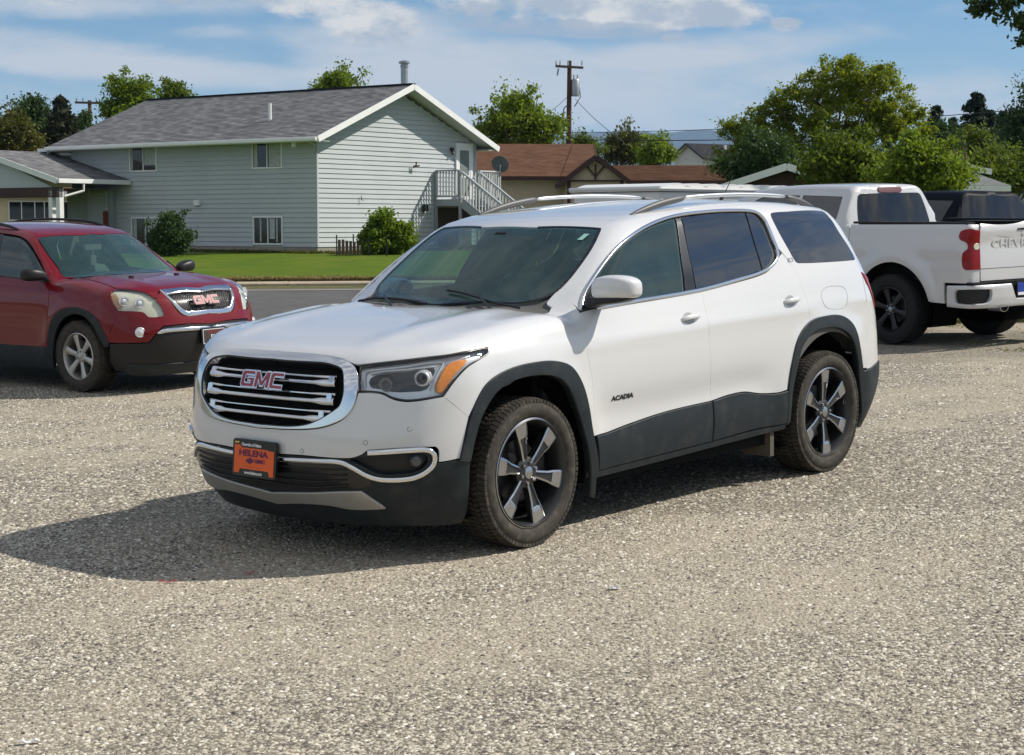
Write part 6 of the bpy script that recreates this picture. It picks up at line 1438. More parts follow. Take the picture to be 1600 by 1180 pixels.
def build_poles():
    def pole(u, v0, D, h_arm, label, group='utility poles'):
        p = at(u, v0, D); g = gzs(p.x, p.y); e = empty('utility_pole', label, 'utility pole', group, loc=(p.x, D, g)); e['_'] = 0; del e['_']; return e, p.z-g
    e, h = pole(888, 95, 90, 0, 'tall brown utility pole with transformer and crossarm behind the brown roofs')
    MB().tube([(0, 0, -.5), (0.03, 0, h*.5), (.06, 0, h)], [.17, .145, .11], 10).build('shaft', plain('creosoted_wood', (.085, .040, .030), .9, var=.25), e, smooth=True)
    MB().bar((-.65, -.12, h-.28), (.75, -.12, h-.36), .09, .12).build('crossarm', MAT['wood_old'], e)
    for x in (-.62, -.42, .0, .68): MB().tube([(x, -.12, h-.24), (x, -.12, h+.0)], [.045, .03], 6).build('insulator', MAT['metal'], e)
    MB().tube([(-.5, -.2, h-.4), (-.56, -.2, h-.75)], .05, 6).build('cutout_fuse', MAT['metal'], e)
    MB().lathe([(0, -.42), (.20, -.42), (.215, -.3), (.215, .36), (.18, .42), (0, .44)], 14, axis='z', M=Matrix.Translation((.36, 0, h-1.35))).build('transformer', MAT['metal'], e, smooth=True, angle=.6)
    for x in (.28, .46): MB().tube([(x, 0, h-.95), (x, 0, h-.70)], .04, 6).build('bushing', MAT['metal'], e)
    MB().tube([(.06, -.05, h-3.75), (.55, -.05, h-3.62)], .035, 6).build('bracket_arm', MAT['metal'], e)
    MB().tube([(-.26, 0, 0), (-.26, 0, h-2.6), (-.2, 0, h-2.35), (-.08, 0, h-2.25)], .03, 6).build('conduit', MAT['black_metal'], e)
    MB().tube([(.52, 0, h-1.0), (.62, 0, h-1.8), (.30, 0, h-2.3), (.45, 0, h-2.1)], .02, 5).build('drop_wire', MAT['black_metal'], e)
    e2, h2 = pole(984, 199, 150, 0, 'thin bare utility pole seen against the blue hills'); MB().tube([(0, 0, -.5), (0, 0, h2)], [.14, .10], 8).build('shaft', MAT['black_metal'], e2)
    e3, h3 = pole(140, 157, 100, 0, 'utility pole with wide crossarm behind the carport, beside the dark trees'); MB().tube([(0, 0, -.5), (0, 0, h3)], [.15, .11], 8).build('shaft', MAT['wood_old'], e3)
    MB().bar((-.80, -.1, h3-.12), (.72, -.1, h3-.16), .10, .12).build('crossarm', MAT['wood_old'], e3)
    for x in (-.7, -.35, .4): MB().tube([(x, -.1, h3-.1), (x, -.1, h3+.12)], .04, 6).build('insulator', MAT['metal'], e3)
    MB().lathe([(0, -.3), (.17, -.3), (.17, .3), (0, .34)], 12, axis='z', M=Matrix.Translation((-.30, 0, h3-.95))).build('transformer', MAT['metal'], e3, smooth=True, angle=.6)
    def wire_(A, B_, sag, label, r=.022):
        pts = [(A.lerp(B_, t)-Vector((0, 0, sag*4*t*(1-t)))) for t in np.linspace(0, 1, 18)]; o = MB().tube([tuple(p) for p in pts], r, 5).build('overhead_wire', MAT['black_metal']); tag(o, label, 'wire', 'overhead wires')
    P0 = at(893, 207, 90); P1 = at(893, 218, 90)
    wire_(P0, at(1720, 160, 62), .25, 'upper overhead wire running right from the tall pole across the big tree', .016); wire_(P1, at(1300, 214, 84), .1, 'lower overhead wire running right from the tall pole past the blue hills')
    wire_(at(899, 155, 90), at(975, 222, 70), .12, 'thin service wire sloping down to the right from the tall pole', .014); wire_(at(886, 152, 90), at(800, 200, 88), .3, 'faint wire sloping down to the left from the tall pole', .012)
def build_hills():
    xs = np.linspace(-4200, 5200, 160); prof = {}
    us = [700, 860, 900, 940, 985, 1010, 1040, 1100, 1140, 1200, 1300, 1500, 1700]; vs = [225, 216, 211, 208, 203, 201, 204, 203, 208, 214, 222, 228, 226]
    D = 9000; X = np.array([at(u, 200, D).x for u in us]); Zt = np.array([at(800, v, D).z for v in vs]); V = []; F = []; ny = 8
    for j in range(ny):
        t = j/(ny-1)
        for x in xs:
            zt = np.interp(x, X, Zt)+7*math.sin(x/160)+5*math.sin(x/71+1); z = zt*(1-(1-t)**1.6)
            V.append((x, D-2200*(1-t)+120*math.sin(x/230+t*5), z*(t**.8)+1))
    nx = len(xs)
    for j in range(ny-1):
        for i in range(nx-1): F.append((j*nx+i, j*nx+i+1, (j+1)*nx+i+1, (j+1)*nx+i))
    base = len(V)
    for i, x in enumerate(xs): V.append((x, D+900, 0))
    for i in range(nx-1): F.append(((ny-1)*nx+i, (ny-1)*nx+i+1, base+i+1, base+i))
    o = from_arrays('hills', V, F, MAT['hill'], smooth=True); tag(o, kind='structure')
MAT['hill'] = plain('forested_hill', (.020, .030, .030), .95, var=.35, vscale=.004, kind='World')
def build_haze():
    m = new_mat('haze_air'); nt = m.node_tree; nt.nodes.remove(P_(m)); v = node(m, 'ShaderNodeVolumePrincipled'); v.inputs['Color'].default_value = (.42, .66, 1.0, 1); v.inputs['Density'].default_value = 6.0e-5; v.inputs['Anisotropy'].default_value = 0
    wire(m, v.outputs[0], nt.nodes['Material Output'].inputs['Volume'])
    o = MB().box(-5600, 6400, -200, 10200, -2, 520).build('haze', m); tag(o, 'pale blue haze in the far air', 'haze', kind='stuff')
def build_plants():
    L, B_, D_, O_ = MAT['leaf_mid'], MAT['leaf_bright'], MAT['leaf_dark'], MAT['leaf_olive']
    # the big tree, lobe by lobe
    D = 60; g = 1.0
    def lb(u, v, ru, rv, dd=0, k=None): p = at(u, v, D+dd); return (p.x-bx, dd, p.z-bz, ru*D/F_PX, ru*D/F_PX*.9, rv*D/F_PX)
    bx = at(1290, 300, D).x; bz = gzs(bx, D)
    lobes = [lb(1335, 118, 52, 26), lb(1290, 135, 44, 34), lb(1370, 150, 50, 40), lb(1240, 165, 36, 28), lb(1200, 190, 34, 24), lb(1320, 185, 62, 48), lb(1400, 190, 44, 34), lb(1425, 200, 26, 22), lb(1190, 222, 46, 26), lb(1260, 215, 50, 34), lb(1365, 225, 55, 32), lb(1160, 205, 22, 16), lb(1210, 160, 22, 16), lb(1150, 240, 26, 18)]
    tree('broadleaf_tree', 'largest tree, wide olive green crown in the middle of the right side', 'tree', (bx, D, bz), 5.4, lobes, O_ if False else MAT['leaf_big'], leaf=.075, n=34000, trunk_r=.20, clump=.20, seed=3, trunk_h=3.4, holes=.10)
    px_tree('b', 'broadleaf_tree', 'bright green tree rising behind the right end of the pale house', 744, 878, 150, 85, B_, seed=4, n=9000, leaf=.13, clump=.42, vb=245, lobes_n=8)
    px_tree('b', 'broadleaf_tree', 'green tree top with a tall narrow head above the left of the grey roof', 158, 236, 121, 92, B_, seed=5, n=6000, leaf=.13, clump=.40, vb=215, lobes_n=6)
    px_tree('b', 'broadleaf_tree', 'small tuft of green tree top above the grey roof, left part', 246, 298, 129, 94, L, seed=6, n=3500, leaf=.12, clump=.32, vb=185, lobes_n=5)
    px_tree('b', 'broadleaf_tree', 'green tree top above the middle of the grey roof ridge', 497, 563, 110, 94, B_, seed=7, n=5000, leaf=.12, clump=.32, vb=170, lobes_n=6)
    px_tree('b', 'broadleaf_tree', 'dark olive tree at the left edge behind the carport roof', -30, 60, 178, 84, O_, seed=8, n=7000, leaf=.12, clump=.4, vb=260)
    px_tree('b', 'broadleaf_tree', 'blue green tree beside the brownish conifer behind the carport', 8, 86, 152, 88, D_, seed=18, n=7000, leaf=.12, clump=.4, vb=250)
    px_tree('conifer', 'conifer_tree', 'brownish conifer with pointed top behind the carport roof', 60, 128, 148, 86, MAT['needle_brown'], seed=9, n=16000, leaf=.12)
    px_tree('b', 'broadleaf_tree', 'small grey green tree below the left utility pole', 100, 150, 180, 96, D_, seed=19, n=3000, leaf=.12, clump=.35, vb=250, lobes_n=4)
    px_tree('b', 'broadleaf_tree', 'round tree behind the white pickup cab, left of the pair', 1262, 1372, 214, 41, L, seed=10, n=12000, leaf=.075, clump=.24, vb=300, lobes_n=9, group=None)
    px_tree('b', 'broadleaf_tree', 'round bright tree right above the pickup rear window, right of the pair', 1382, 1496, 222, 39, B_, seed=11, n=13000, leaf=.075, clump=.24, vb=330, lobes_n=9)
    px_tree('b', 'broadleaf_tree', 'dark leafy thicket below the big tree, right of the brown roof', 1132, 1250, 208, 54, D_, seed=12, n=12000, leaf=.085, clump=.28, vb=312, lobes_n=9)
    px_tree('conifer', 'conifer_tree', 'dark conifer tip at the left of the big tree', 1146, 1180, 184, 88, MAT['needle'], seed=13, n=4500)
    px_tree('conifer', 'conifer_tree', 'narrow dark conifer right of the big tree', 1438, 1490, 163, 92, MAT['needle'], seed=14, n=12000)
    px_tree('conifer', 'conifer_tree', 'tall wide dark conifer between the big tree and the right edge', 1482, 1572, 142, 96, MAT['needle'], seed=15, n=30000)
    px_tree('b', 'broadleaf_tree', 'dark green tree cut by the right edge', 1568, 1680, 118, 70, D_, seed=16, n=12000, leaf=.10, clump=.36, vb=290)
    px_tree('b', 'broadleaf_tree', 'yellow green shrub tree in front of the white gable house', 1000, 1050, 216, 102, B_, seed=17, n=4500, leaf=.13, clump=.38, vb=262, lobes_n=6)
    px_tree('b', 'broadleaf_tree', 'darker rounded tree left of the yellow green one, before the hills', 942, 1006, 203, 108, O_, seed=20, n=4500, leaf=.13, clump=.38, vb=262, lobes_n=6)
    px_tree('b', 'broadleaf_tree', 'low dark tree just right of the tall utility pole', 890, 932, 218, 98, L, seed=21, n=3500, leaf=.12, clump=.34, vb=250, lobes_n=5)
    px_tree('b', 'broadleaf_tree', 'pale leafy tree between the conifers and the pale roof', 1498, 1566, 196, 72, L, seed=22, n=3000, leaf=.10, clump=.30, vb=285, lobes_n=6)
    px_tree('b', 'broadleaf_tree', 'low green tree filling the gap above the navy truck', 1486, 1640, 232, 62, L, seed=25, n=7000, leaf=.10, clump=.34, vb=315, lobes_n=8)
    px_tree('b', 'broadleaf_tree', 'dark tree mass just left of the tall wide conifer, behind the round trees', 1425, 1500, 196, 84, D_, seed=26, n=9000, leaf=.12, clump=.38, vb=290, lobes_n=7)
    px_tree('conifer', 'conifer_tree', 'second dark conifer close behind the tall wide one, to its right', 1530, 1600, 172, 104, MAT['needle'], seed=27, n=18000)
    px_tree('conifer', 'conifer_tree', 'short dark conifer between the narrow one and the tall wide one', 1462, 1520, 182, 90, MAT['needle'], seed=28, n=11000)
    # bare twiggy bush
    p = at(1505, 250, 68); e = empty('bare_bush', 'leafless twiggy bush in front of the tall conifer', 'bush', loc=(p.x, 68, gzs(p.x, 68))); mb = MB(); rs = np.random.RandomState(3); hh = p.z-gzs(p.x, 68)+.6
    for i in range(60):
        a = rs.rand()*6.28; q = .5+rs.rand()*.9; mb.tube([(0, 0, 0), (math.cos(a)*q*.4, math.sin(a)*q*.3, hh*.5), (math.cos(a)*q, math.sin(a)*q*.6, hh*(.7+.3*rs.rand()))], [.03, .018, .006], 4)
    mb.build('twigs', MAT['dry_twig'], e)
    # bushes by the house
    px_tree('b', 'bush', 'dark round bush before the left lower window of the pale house', 233, 294, 332, 57.0, D_, seed=31, cat='bush', n=11000, leaf=.065, clump=.17, vb=408, lobes_n=9, trunk_r=.05)
    px_tree('b', 'bush', 'bright leafy bush against the sunlit gable wall', 565, 644, 330, 57.2, B_, seed=32, cat='bush', n=12000, leaf=.075, clump=.18, vb=408, lobes_n=9, trunk_r=.05)
    # stakes and old fence by the gable wall
    for u, v0, D in ((526, 367, 57), (552, 366, 57.2), (576, 372, 56), (604, 370, 55.5)):
        p = at(u, v0, D); g = gzs(p.x, D); o = MB().box(-.02, .02, -.02, .02, -.2, p.z-g).build('fence_stake', MAT['black_metal']); o.location = (p.x, D, g)
        tag(o, {526: 'thin stake at the left end of the old fence by the house', 552: 'thin stake behind the old fence boards', 576: 'dark stake left of centre in front of the bright bush', 604: 'dark stake right of centre in front of the bright bush'}[u], 'stake', 'garden stakes')
    e = empty('old_fence', 'short weathered wooden fence beside the bright bush', 'fence', loc=(at(528, 380, 57).x, 57, gzs(-5.6, 57))); rs = np.random.RandomState(5)
    for i in range(7): x = i*.12; MB().box(x, x+.09, -.02+.03*rs.rand(), .03, -.1, .40+.12*rs.rand()).build('fence_board', MAT['wood_old'], e)
    # weeds along the foundation and lawn edge
    rs = np.random.RandomState(9); n = 7000; t = rs.rand(n); x = -15+t*17; y = 56.9+rs.rand(n)*.9-(x+6.5)*0
    edge = 59.0-(x+6.51)*.722; y = np.where(x < -6.4, edge-.25-rs.rand(n)*.5, 58.9+(x+6.4)*1.385-rs.rand(n)*.7-1.2*(x > -6.0)); k = (y > 45) & (y < 66); x, y = x[k], y[k]; n = len(x)
    P = np.stack([x, y, gz(x, y)+.03+.07*rs.rand(n)**2], 1); V, F = leaves(P, .035, aspect=3, rs=rs); o = fast_mesh('weeds', V, F, MAT['leaf_olive'], 4); tag(o, 'weeds along the foot of the pale house walls', 'weeds', kind='stuff')
    n = 52000; x = -22+34*rs.rand(n); y = 39.88+(.5+.45*np.sin(x*.9)+.3*np.sin(x*2.7))*rs.rand(n)**2; P = np.stack([x, y, gz(x, y)+.02+.05*rs.rand(n)], 1); V, F = leaves(P, .028, aspect=3.5, rs=rs); o = fast_mesh('lawn_edge_grass', V, F, MAT['dry_leaf'], 4); tag(o, 'dry grass fringe between kerb and lawn', 'grass', kind='stuff')
    n = 90000; x = 1.5+13*rs.rand(n); y = 24.0+6*rs.rand(n)**1.3; w = np.sin(x*2.3+np.sin(y*2))+np.sin(y*3.1+x); k = rs.rand(n) < np.clip(.5+.35*w+.25*(y-25), .04, 1); x, y = x[k], y[k]; P = np.stack([x, y, gz(x, y)+.01+.12*rs.rand(len(x))**1.5], 1); V, F = leaves(P, .030, aspect=4, rs=rs); o = fast_mesh('verge_grass', V, F, MAT['verge_leaf'], 4); tag(o, 'rough green and dry grass at the far edge of the gravel behind the trucks', 'grass', kind='stuff')
    n = 1800; cx = rs.uniform(2.0, 9.0, 60); cy = rs.uniform(19.5, 24, 60); i = rs.randint(0, 60, n); x = cx[i]+rs.normal(size=n)*.12; y = cy[i]+rs.normal(size=n)*.12; P = np.stack([x, y, gz(x, y)+.005+.03*rs.rand(n)], 1); V, F = leaves(P, .012, aspect=4, rs=rs); o = fast_mesh('gravel_weeds', V, F, MAT['verge_leaf'], 4); tag(o, 'small weeds sprouting through the gravel near the trucks', 'weeds', kind='stuff')
    # overhanging branch of a tree standing outside the frame on the right
    D = 30; bx = at(1790, 300, D).x; bz = gzs(bx, D); tp = [at(1535, 8, D), at(1570, 14, D), at(1592, 30, D), at(1600, 52, D), at(1556, 2, D), at(1585, 2, D), at(1612, 20, D)]
    lobes = [(p.x-bx, p.y-D, p.z-bz, .22, .25, .14) for p in tp]+[(0, 0, 7.2, 1.7, 1.6, 1.1), (-.6, .3, 8.0, 1.4, 1.4, .8), (.9, 0, 6.6, 1.2, 1.2, .8)]
    tree('overhanging_tree', 'tree outside the right edge whose leafy branch tips hang into the top right corner', 'tree', (bx, D, bz), 8.4, lobes, MAT['leaf_dark'], leaf=.080, n=5200, trunk_r=.24, clump=.14, seed=41, trunk_h=6.8, limb=False)
    ov = [o for o in bpy.data.objects if o.name.startswith('overhanging_tree')][0]; mb = MB()
    for q in lobes[:7]: mb.tube([(0, 0, 6.2), (-.35, q[1]*.5, 6.9), (q[0]*.55, q[1]*.8, q[2]+1.0), (q[0]+.1, q[1], q[2]+.15), (q[0]-.12, q[1], q[2]-.1)], [.07, .055, .03, .012, .006], 5)
    mb.build('branches', MAT['bark'], ov)
MAT['dry_leaf'] = leaf_material('straw_blades', (.20, .15, .06), (.30, .25, .11), .2)
MAT['verge_leaf'] = leaf_material('verge_blades', (.08, .12, .03), (.20, .19, .08), .3)
MAT['leaf_big'] = leaf_material('big_tree_leaves', (.060, .098, .010), (.23, .28, .024), .5)
# ---------- red SUV, white pickup, navy pickup, camper ----------
def sidepts(B, L):
    out = []
    for p in L:
        P = B.out(np.array([[p[0], 0., p[1]]]), np.array([[0, 1., 0]])); q = B.to2('t', P)[0]; out.append((float(q[0]), float(q[1]))+tuple(p[2:]))
    return out
def rearpts(B, L, dom='r'):
    C = B.sr if dom == 'r' else B.sf; out = []
    for p in L:
        P = B.out(np.array([[C[0], p[0], p[1]]]), np.array([[-1. if dom == 'r' else 1., 0, 0]])); q = B.to2(dom, P)[0]; out.append((float(q[0]), float(q[1]))+tuple(p[2:]))
    return out
def arcpts(cx, cz, r, a0, a1, n=12): return [(cx+r*math.cos(math.radians(a0+(a1-a0)*i/n)), cz+r*math.sin(math.radians(a0+(a1-a0)*i/n))) for i in range(n+1)]
def cabin_seats(car, x, rows, zf=.62):
    for (rx, ry, w) in rows:
        e = empty('seat'); e.parent = car
        skin_obj('backrest', None, [rrect(x+rx, ry, zf+.1, .09, w, 0, .05), rrect(x+rx-.08, ry, zf+.5, .07, w, 0, .05), rrect(x+rx-.13, ry, zf+.66, .06, w*.8, 0, .05)], MAT['seat'], e, 1)
        for yy in ([ry] if w < .4 else [ry-.4, ry+.4]): skin_obj('head_restraint', None, [rrect(x+rx-.13, yy, zf+.68, .045, .11, 0, .04), rrect(x+rx-.15, yy, zf+.78, .055, .13, 0, .05), rrect(x+rx-.17, yy, zf+.86, .04, .1, 0, .035)], MAT['seat'], e, 1)
def well(car, cx, cz, r, y_out):
    for s in (1, -1):
        w = MB().lathe([(r, y_out), (r+.005, .60), (r, .45), (.0, .45)], 36, M=Matrix.Translation((cx, 0, cz)) @ (Matrix.Scale(-1, 4, (0, 1, 0)) if s < 0 else Matrix.Identity(4)))
        w.v = [(x, y, max(z, .22)) for x, y, z in w.v]; w.build('wheel_well', MAT['dark'], car, smooth=True)
def build_red_suv():
    B = red_suv_body(); O = OUT_R; H = math.pi/2; G_ = G
    car = empty('sport_utility_vehicle', 'dark red sport utility vehicle with grey wheels parked at the left edge', 'car', M=G_ @ RED_M)
    pw = MAT['red']; cl = MAT['clad']; ch = MAT['chrome']
    def pn(name, key, mat, **k):
        both = k.pop('both', False); d, pts = O[key]; return put(name, panel(B, d, pts, step=k.pop('step', .045), **k), mat, car, both=both)
    pn('hood', 'hood', pw, half=True, off=.001); pn('cowl', 'cowl', MAT['black'], half=True, off=-.014, depth=0, gap=0); pn('windshield', 'windshield', MAT['glass_ws'], half=True, off=-.004, depth=0, gap=.004)
    pn('fender', 'fender', pw, both=True); pn('front_door', 'fdoor', pw, both=True); pn('rear_door', 'rdoor', pw, both=True); pn('rocker_cladding', 'clad', cl, both=True, off=.006, edge=.004, depth=.02); pn('wheel_arch_trim', 'flare', cl, both=True, off=.008, edge=.005, depth=.04, gap=.001)
    pn('side_window', 'fglass', MAT['glass_front'], both=True, off=-.006, depth=0, gap=-.004); pn('side_window', 'rglass', MAT['glass_dark'], both=True, off=-.006, depth=0, gap=-.004)
    ws = O['windshield'][1]; dl = [(-.50, .522, 1), (-1.0, .543), (-1.45, .562), (-2.1, .588), (-2.72, .62, 1), (-2.70, .80), (-2.5, .99), (-2.2, 1.0), (-1.6, .992), (-1.2515, .965), (-1.0205, .885), (-.7548, .725)]
    sh = [(-.965, H, 1), (-.945, 1.45), (ws[7][0]-.0, ws[7][1]-.0, 1)]+[(p[0]-.004, p[1]-.006) for p in ws[6:2:-1]]+[(-.40, .70), (-.39, .665, 1), (-.47, .60, 1)]+[(-.50, .522, 1)]+[p[:2] for p in dl[:4:-1]]+[(-2.72, .62, 1), (-2.75, .30, 1), (-2.86, .33), (-3.1, .335), (-3.35, .25), (-3.48, .05), (-3.52, -.17, 1), (-3.6, -.2, 1), (-3.6, .6), (-3.6, 1.1), (-3.6, H, 1)]
    put('body_shell', panel(B, 't', sh, [sidepts(B, [(-2.92, 1.66), (-3.4, 1.64), (-3.55, 1.34), (-2.95, 1.30)])], half=True, gap=.001, step=.06), pw, car)
    put('quarter_window', panel(B, 't', sidepts(B, [(-2.92, 1.66), (-3.4, 1.64), (-3.55, 1.34), (-2.95, 1.30)]), off=-.001, depth=.003, step=.06), MAT['glass_dark'], car, both=True)
    sm = [(float(q[0]), float(q[1])) for q in B.to2('r', B.to3('t', [(-3.6, H), (-3.6, 1.1), (-3.6, .6), (-3.6, .2), (-3.6, -.2)]))]
    put('rear_panel', panel(B, 'r', [(sm[0][0], sm[0][1], 1), sm[1], sm[2], sm[3], (sm[4][0], sm[4][1], 1), (0.0, -.30, 1)], half=True, gap=0, depth=0, step=.08), pw, car)
    put('pillar_trim', panel(B, 't', [(-1.60, .985, 1), (-1.68, .975, 1), (-1.50, .57, 1), (-1.40, .565, 1)], off=-.004, depth=0, gap=0), MAT['gloss_black'], car, both=True)
    pn('bumper_cover', 'bumper', pw, half=True); pn('lower_bumper', 'lower', MAT['black'], half=True, depth=.03); pn('valance', 'valance', cl, half=True, off=.012, edge=.006, depth=.03)
    gi = O['grille_i'][1]; go = O['grille_o'][1]; gi = [(0, .4565, 1), (.20, .470)]+[p for p in gi[3:]]; go = [(0, .5005, 1), (.18, .520)]+[p for p in go[3:]]
    ring = [(go[0][0], go[0][1], 1)]+list(go[1:-1])+[(go[-1][0], go[-1][1], 1), (gi[-1][0], gi[-1][1], 1)]+list(gi[-2:0:-1])+[(gi[0][0], gi[0][1], 1)]
    put('grille_surround', panel(B, 'f', ring, half=True, off=.012, edge=.010, depth=.05, step=.03, estep=.02), ch, car)
    put('grille_backing', panel(B, 'f', gi, half=True, off=-.035, depth=0, gap=-.01), MAT['gloss_black'], car)
    gm = MB()
    for i in range(-26, 27):
        for sgn in (1, -1):
            P = B.out(np.array([[0, y, .94+sgn*(y*1.0-i*.032)] for y in np.linspace(-.45, .45, 40)]), np.array([[1., 0, 0]]*40)); n = B.normal(P); q = P-n*.022
            k = [j for j in range(40) if .845 < P[j, 2] < 1.03 and abs(P[j, 1]) < .30+.55*(P[j, 2]-.80)]
            if len(k) > 1: gm.tube([tuple(q[j]) for j in k], .003, 4, caps=False)
    gm.build('grille_mesh', MAT['satin'] if False else MAT['mesh_grey'], car)
    for y in (.40, .405): pass
    P = B.out(np.array([[0, 0, .932]]), np.array([[1., 0, 0]]))[0]; n = Vector(B.normal(P[None])[0]); put_gmc(car, frame(Vector(P)+n*.012, (0, 1, 0), n), .090, MAT['emblem_red'], plain('emblem_edge', (.42, .30, .30), .5), rim=.05, inset=.012)
    put_strip('bumper_chrome', strip(B, 'f', O['chrome'][1], .045, .018, off=.001, taper=.08), ch, car, both=True)
    def lamp(s):
        m3 = np.array([1, s, 1.]); e = empty('headlight'); e.parent = car
        def pp(name, key, mat, **k):
            d, pts = O[key]; r = panel(B, d, pts, **k)
            if s < 0: r = mirror_y(r)
            return from_arrays(name, r[0], r[1], mat, e, r[2])
        pp('lamp_housing', 'lamp', MAT['lamp_cream'], off=-.030, depth=0, gap=-.003); pp('turn_reflector', 'lampsig', MAT['amber_dull'], off=-.012, depth=.01); pp('lens', 'lamp', MAT['lens'], off=-.003, depth=0, gap=.003)
        for key in ('pt_l1', 'pt_l2'):
            q = Vector(O[key][0]); n = Vector(B.normal(np.array([q]))[0]); c = Vector((q.x, s*q.y, q.z))-Vector((n.x, s*n.y, n.z))*.02
            MB().lathe([(0, -.01), (.03, .0), (.045, .012), (.052, .012), (.056, 0)], 24, axis='z', M=frame(c, (0, 0, 1), (.9, s*.4, 0))).build('projector_ring', MAT['lamp_silver'], e, smooth=True)
            MB().lathe([(0, .022), (.02, .018), (.030, .004)], 20, axis='z', M=frame(c, (0, 0, 1), (.9, s*.4, 0))).build('projector_lens', MAT['lens_white'], e, smooth=True)
    lamp(1); lamp(-1)
    q = Vector(O['pt_fog'][0]); n = Vector(B.normal(np.array([q]))[0])
    for s in (1, -1):
        M = frame((q.x, s*q.y, q.z), (0, 0, 1), (n.x*.9+.2, s*n.y*.7, n.z)); MB().lathe([(0, .012), (.03, .010), (.040, .004), (.046, .008), (.052, .004), (.053, -.01)], 24, axis='z', M=M).build('fog_lamp', MAT['lamp_silver'], car, smooth=True)
    # plate
    PM = frame(Vector((1.03, .0, .560)), (0, 1, 0), Vector((1, 0, .06))); pf = empty('licence_plate'); pf.parent = car; pf.matrix_local = PM
    MB().prism([(p[0], p[1]) for p in rrect(0, 0, 0, .168, .092, 0, .014)], -.012, .004).build('plate_frame', MAT['gloss_black'], pf); MB().prism([(p[0], p[1]) for p in rrect(0, 0, 0, .150, .076, 0, .008)], .004, .006).build('plate_border', MAT['print_white'], pf)
    MB().prism([(p[0], p[1]) for p in rrect(0, 0, 0, .143, .069, 0, .006)], .006, .0075).build('plate_face', plain('dark_plate', (.045, .030, .026), .5, var=.5, vscale=14), pf)
    MB().box(-.08, .14, .035, .064, .0075, .0085).build('plate_band', plain('maroon_print', (.14, .02, .02), .5), pf); put_text('lettering', 'FCS631', Matrix.Translation((.035, -.012, .0085)), MAT['print_white'], pf, size=.072, depth=.001, bold=.002, sx=.72)
    # belt moulding, rails, mirrors, wipers
    put_strip('belt_moulding', strip(B, 't', O['belt'][1], .020, .008, off=.001), MAT['gloss_black'], car, both=True)
    for s in (1, -1):
        e = empty('roof_rail'); e.parent = car
        def rz(x): return float(B.out(np.array([[x, .60, .6]]), np.array([[0, 0, 1.]]))[0][2])
        def sec(x, z, w, h_, n=10): return [(x, s*(.60+w*math.cos(2*math.pi*i/n)), z+h_*math.sin(2*math.pi*i/n)) for i in range(n)]
        skin_obj('rail_bar', None, [sec(-1.38, rz(-1.38)-.005, .012, .006), sec(-1.55, rz(-1.55)+.025, .02, .02), sec(-1.8, rz(-1.8)+.048, .018, .018), sec(-2.4, rz(-2.4)+.052, .016, .015), sec(-3.1, rz(-3.1)+.048, .018, .018), sec(-3.4, rz(-3.4)+.0, .012, .01)], MAT['black'], e, 1)
        m = empty('side_mirror'); m.parent = car
        def ring(y, xc, zc, hx, hz, n=14): return [(xc+hx*np.sign(math.cos(a))*abs(math.cos(a))**.7, s*y, zc+hz*np.sign(math.sin(a))*abs(math.sin(a))**.7) for a in [2*math.pi*i/n for i in range(n)]]
        skin_obj('mirror_shell', None, [ring(.90, -.56, 1.20, .05, .035), ring(.98, -.57, 1.215, .075, .060), ring(1.08, -.58, 1.222, .085, .072), ring(1.15, -.60, 1.222, .07, .064), ring(1.175, -.61, 1.22, .035, .035)], MAT['black'], m, 2)
        MB().prism([(-.52, 1.17), (-.70, 1.175), (-.74, 1.29)], 0, .008, Matrix(((1, 0, 0, 0), (0, 0, 1, .90 if s > 0 else -.908), (0, 1, 0, 0), (0, 0, 0, 1)))).build('mirror_sail', MAT['black'], m)
    for y in (.32, -.30): MB().box(.08, .12, y-.02, y+.02, float(B.out(np.array([[.1, y, .6]]), np.array([[0, 0, 1.]]))[0][2]), float(B.out(np.array([[.1, y, .6]]), np.array([[0, 0, 1.]]))[0][2])+.016).build('washer_nozzle', MAT['black'], car)
    # inside
    r = panel(B, 't', [(-.975, H, 1), (-1.07, .98, 1), (-.80, .83), (-.46, .62), (-.32, .80), (-.265, H, 1), (.60, H, 1), (.60, .72, 1), (.18, .60, 1), (.18, .40, 1)]+sidepts(B, arcpts(0, .375, .50, 66, 180, 8))+[(-.50, -.36, 1), (-2.5, -.34, 1)]+sidepts(B, arcpts(-3.02, .375, .50, 0, 170, 8))+[(-3.55, -.3, 1), (-3.6, .6), (-3.6, 1.1), (-3.6, H, 1)], [O['fglass'][1], O['rglass'][1]], half=True, off=-.022, depth=0, gap=0, step=.10, estep=.08)
    put('inner_shell', r, MAT['dark'], car)
    well(car, 0, .375, .50, .86); well(car, -3.02, .375, .50, .86)
    MB().box(-3.9, .72, -.42, .42, .22, .28).box(-2.50, -.53, -.88, .88, .26, .32).box(-.20, -.16, -.8, .8, .3, 1.05).build('floor_pan', MAT['dark'], car); MB().tube([(0, -.75, .34), (0, .75, .34)], .03).tube([(-3.02, -.75, .34), (-3.02, .75, .34)], .04).build('underbody', MAT['rust'], car)
    MB().box(-.82, -.28, -.76, .76, .62, 1.09).build('dashboard', MAT['interior'], car, bevel=.05, smooth=True); cabin_seats(car, -1.35, [(0, .40, .25), (0, -.40, .25), (-1.0, 0, .64)], .62)
    MB().box(-3.30, -1.30, -.56, .56, 1.60, 1.64).build('headliner', MAT['headliner'], car); MB().box(-.93, -.90, -.11, .11, 1.44, 1.50).tube([(-.92, 0, 1.44), (-.91, .0, 1.30)], .012).box(-.925, -.90, -.035, .035, 1.27, 1.38).build('rear_view_mirror', plain('pale_hanging_tag', (.22, .16, .15), .8), car)
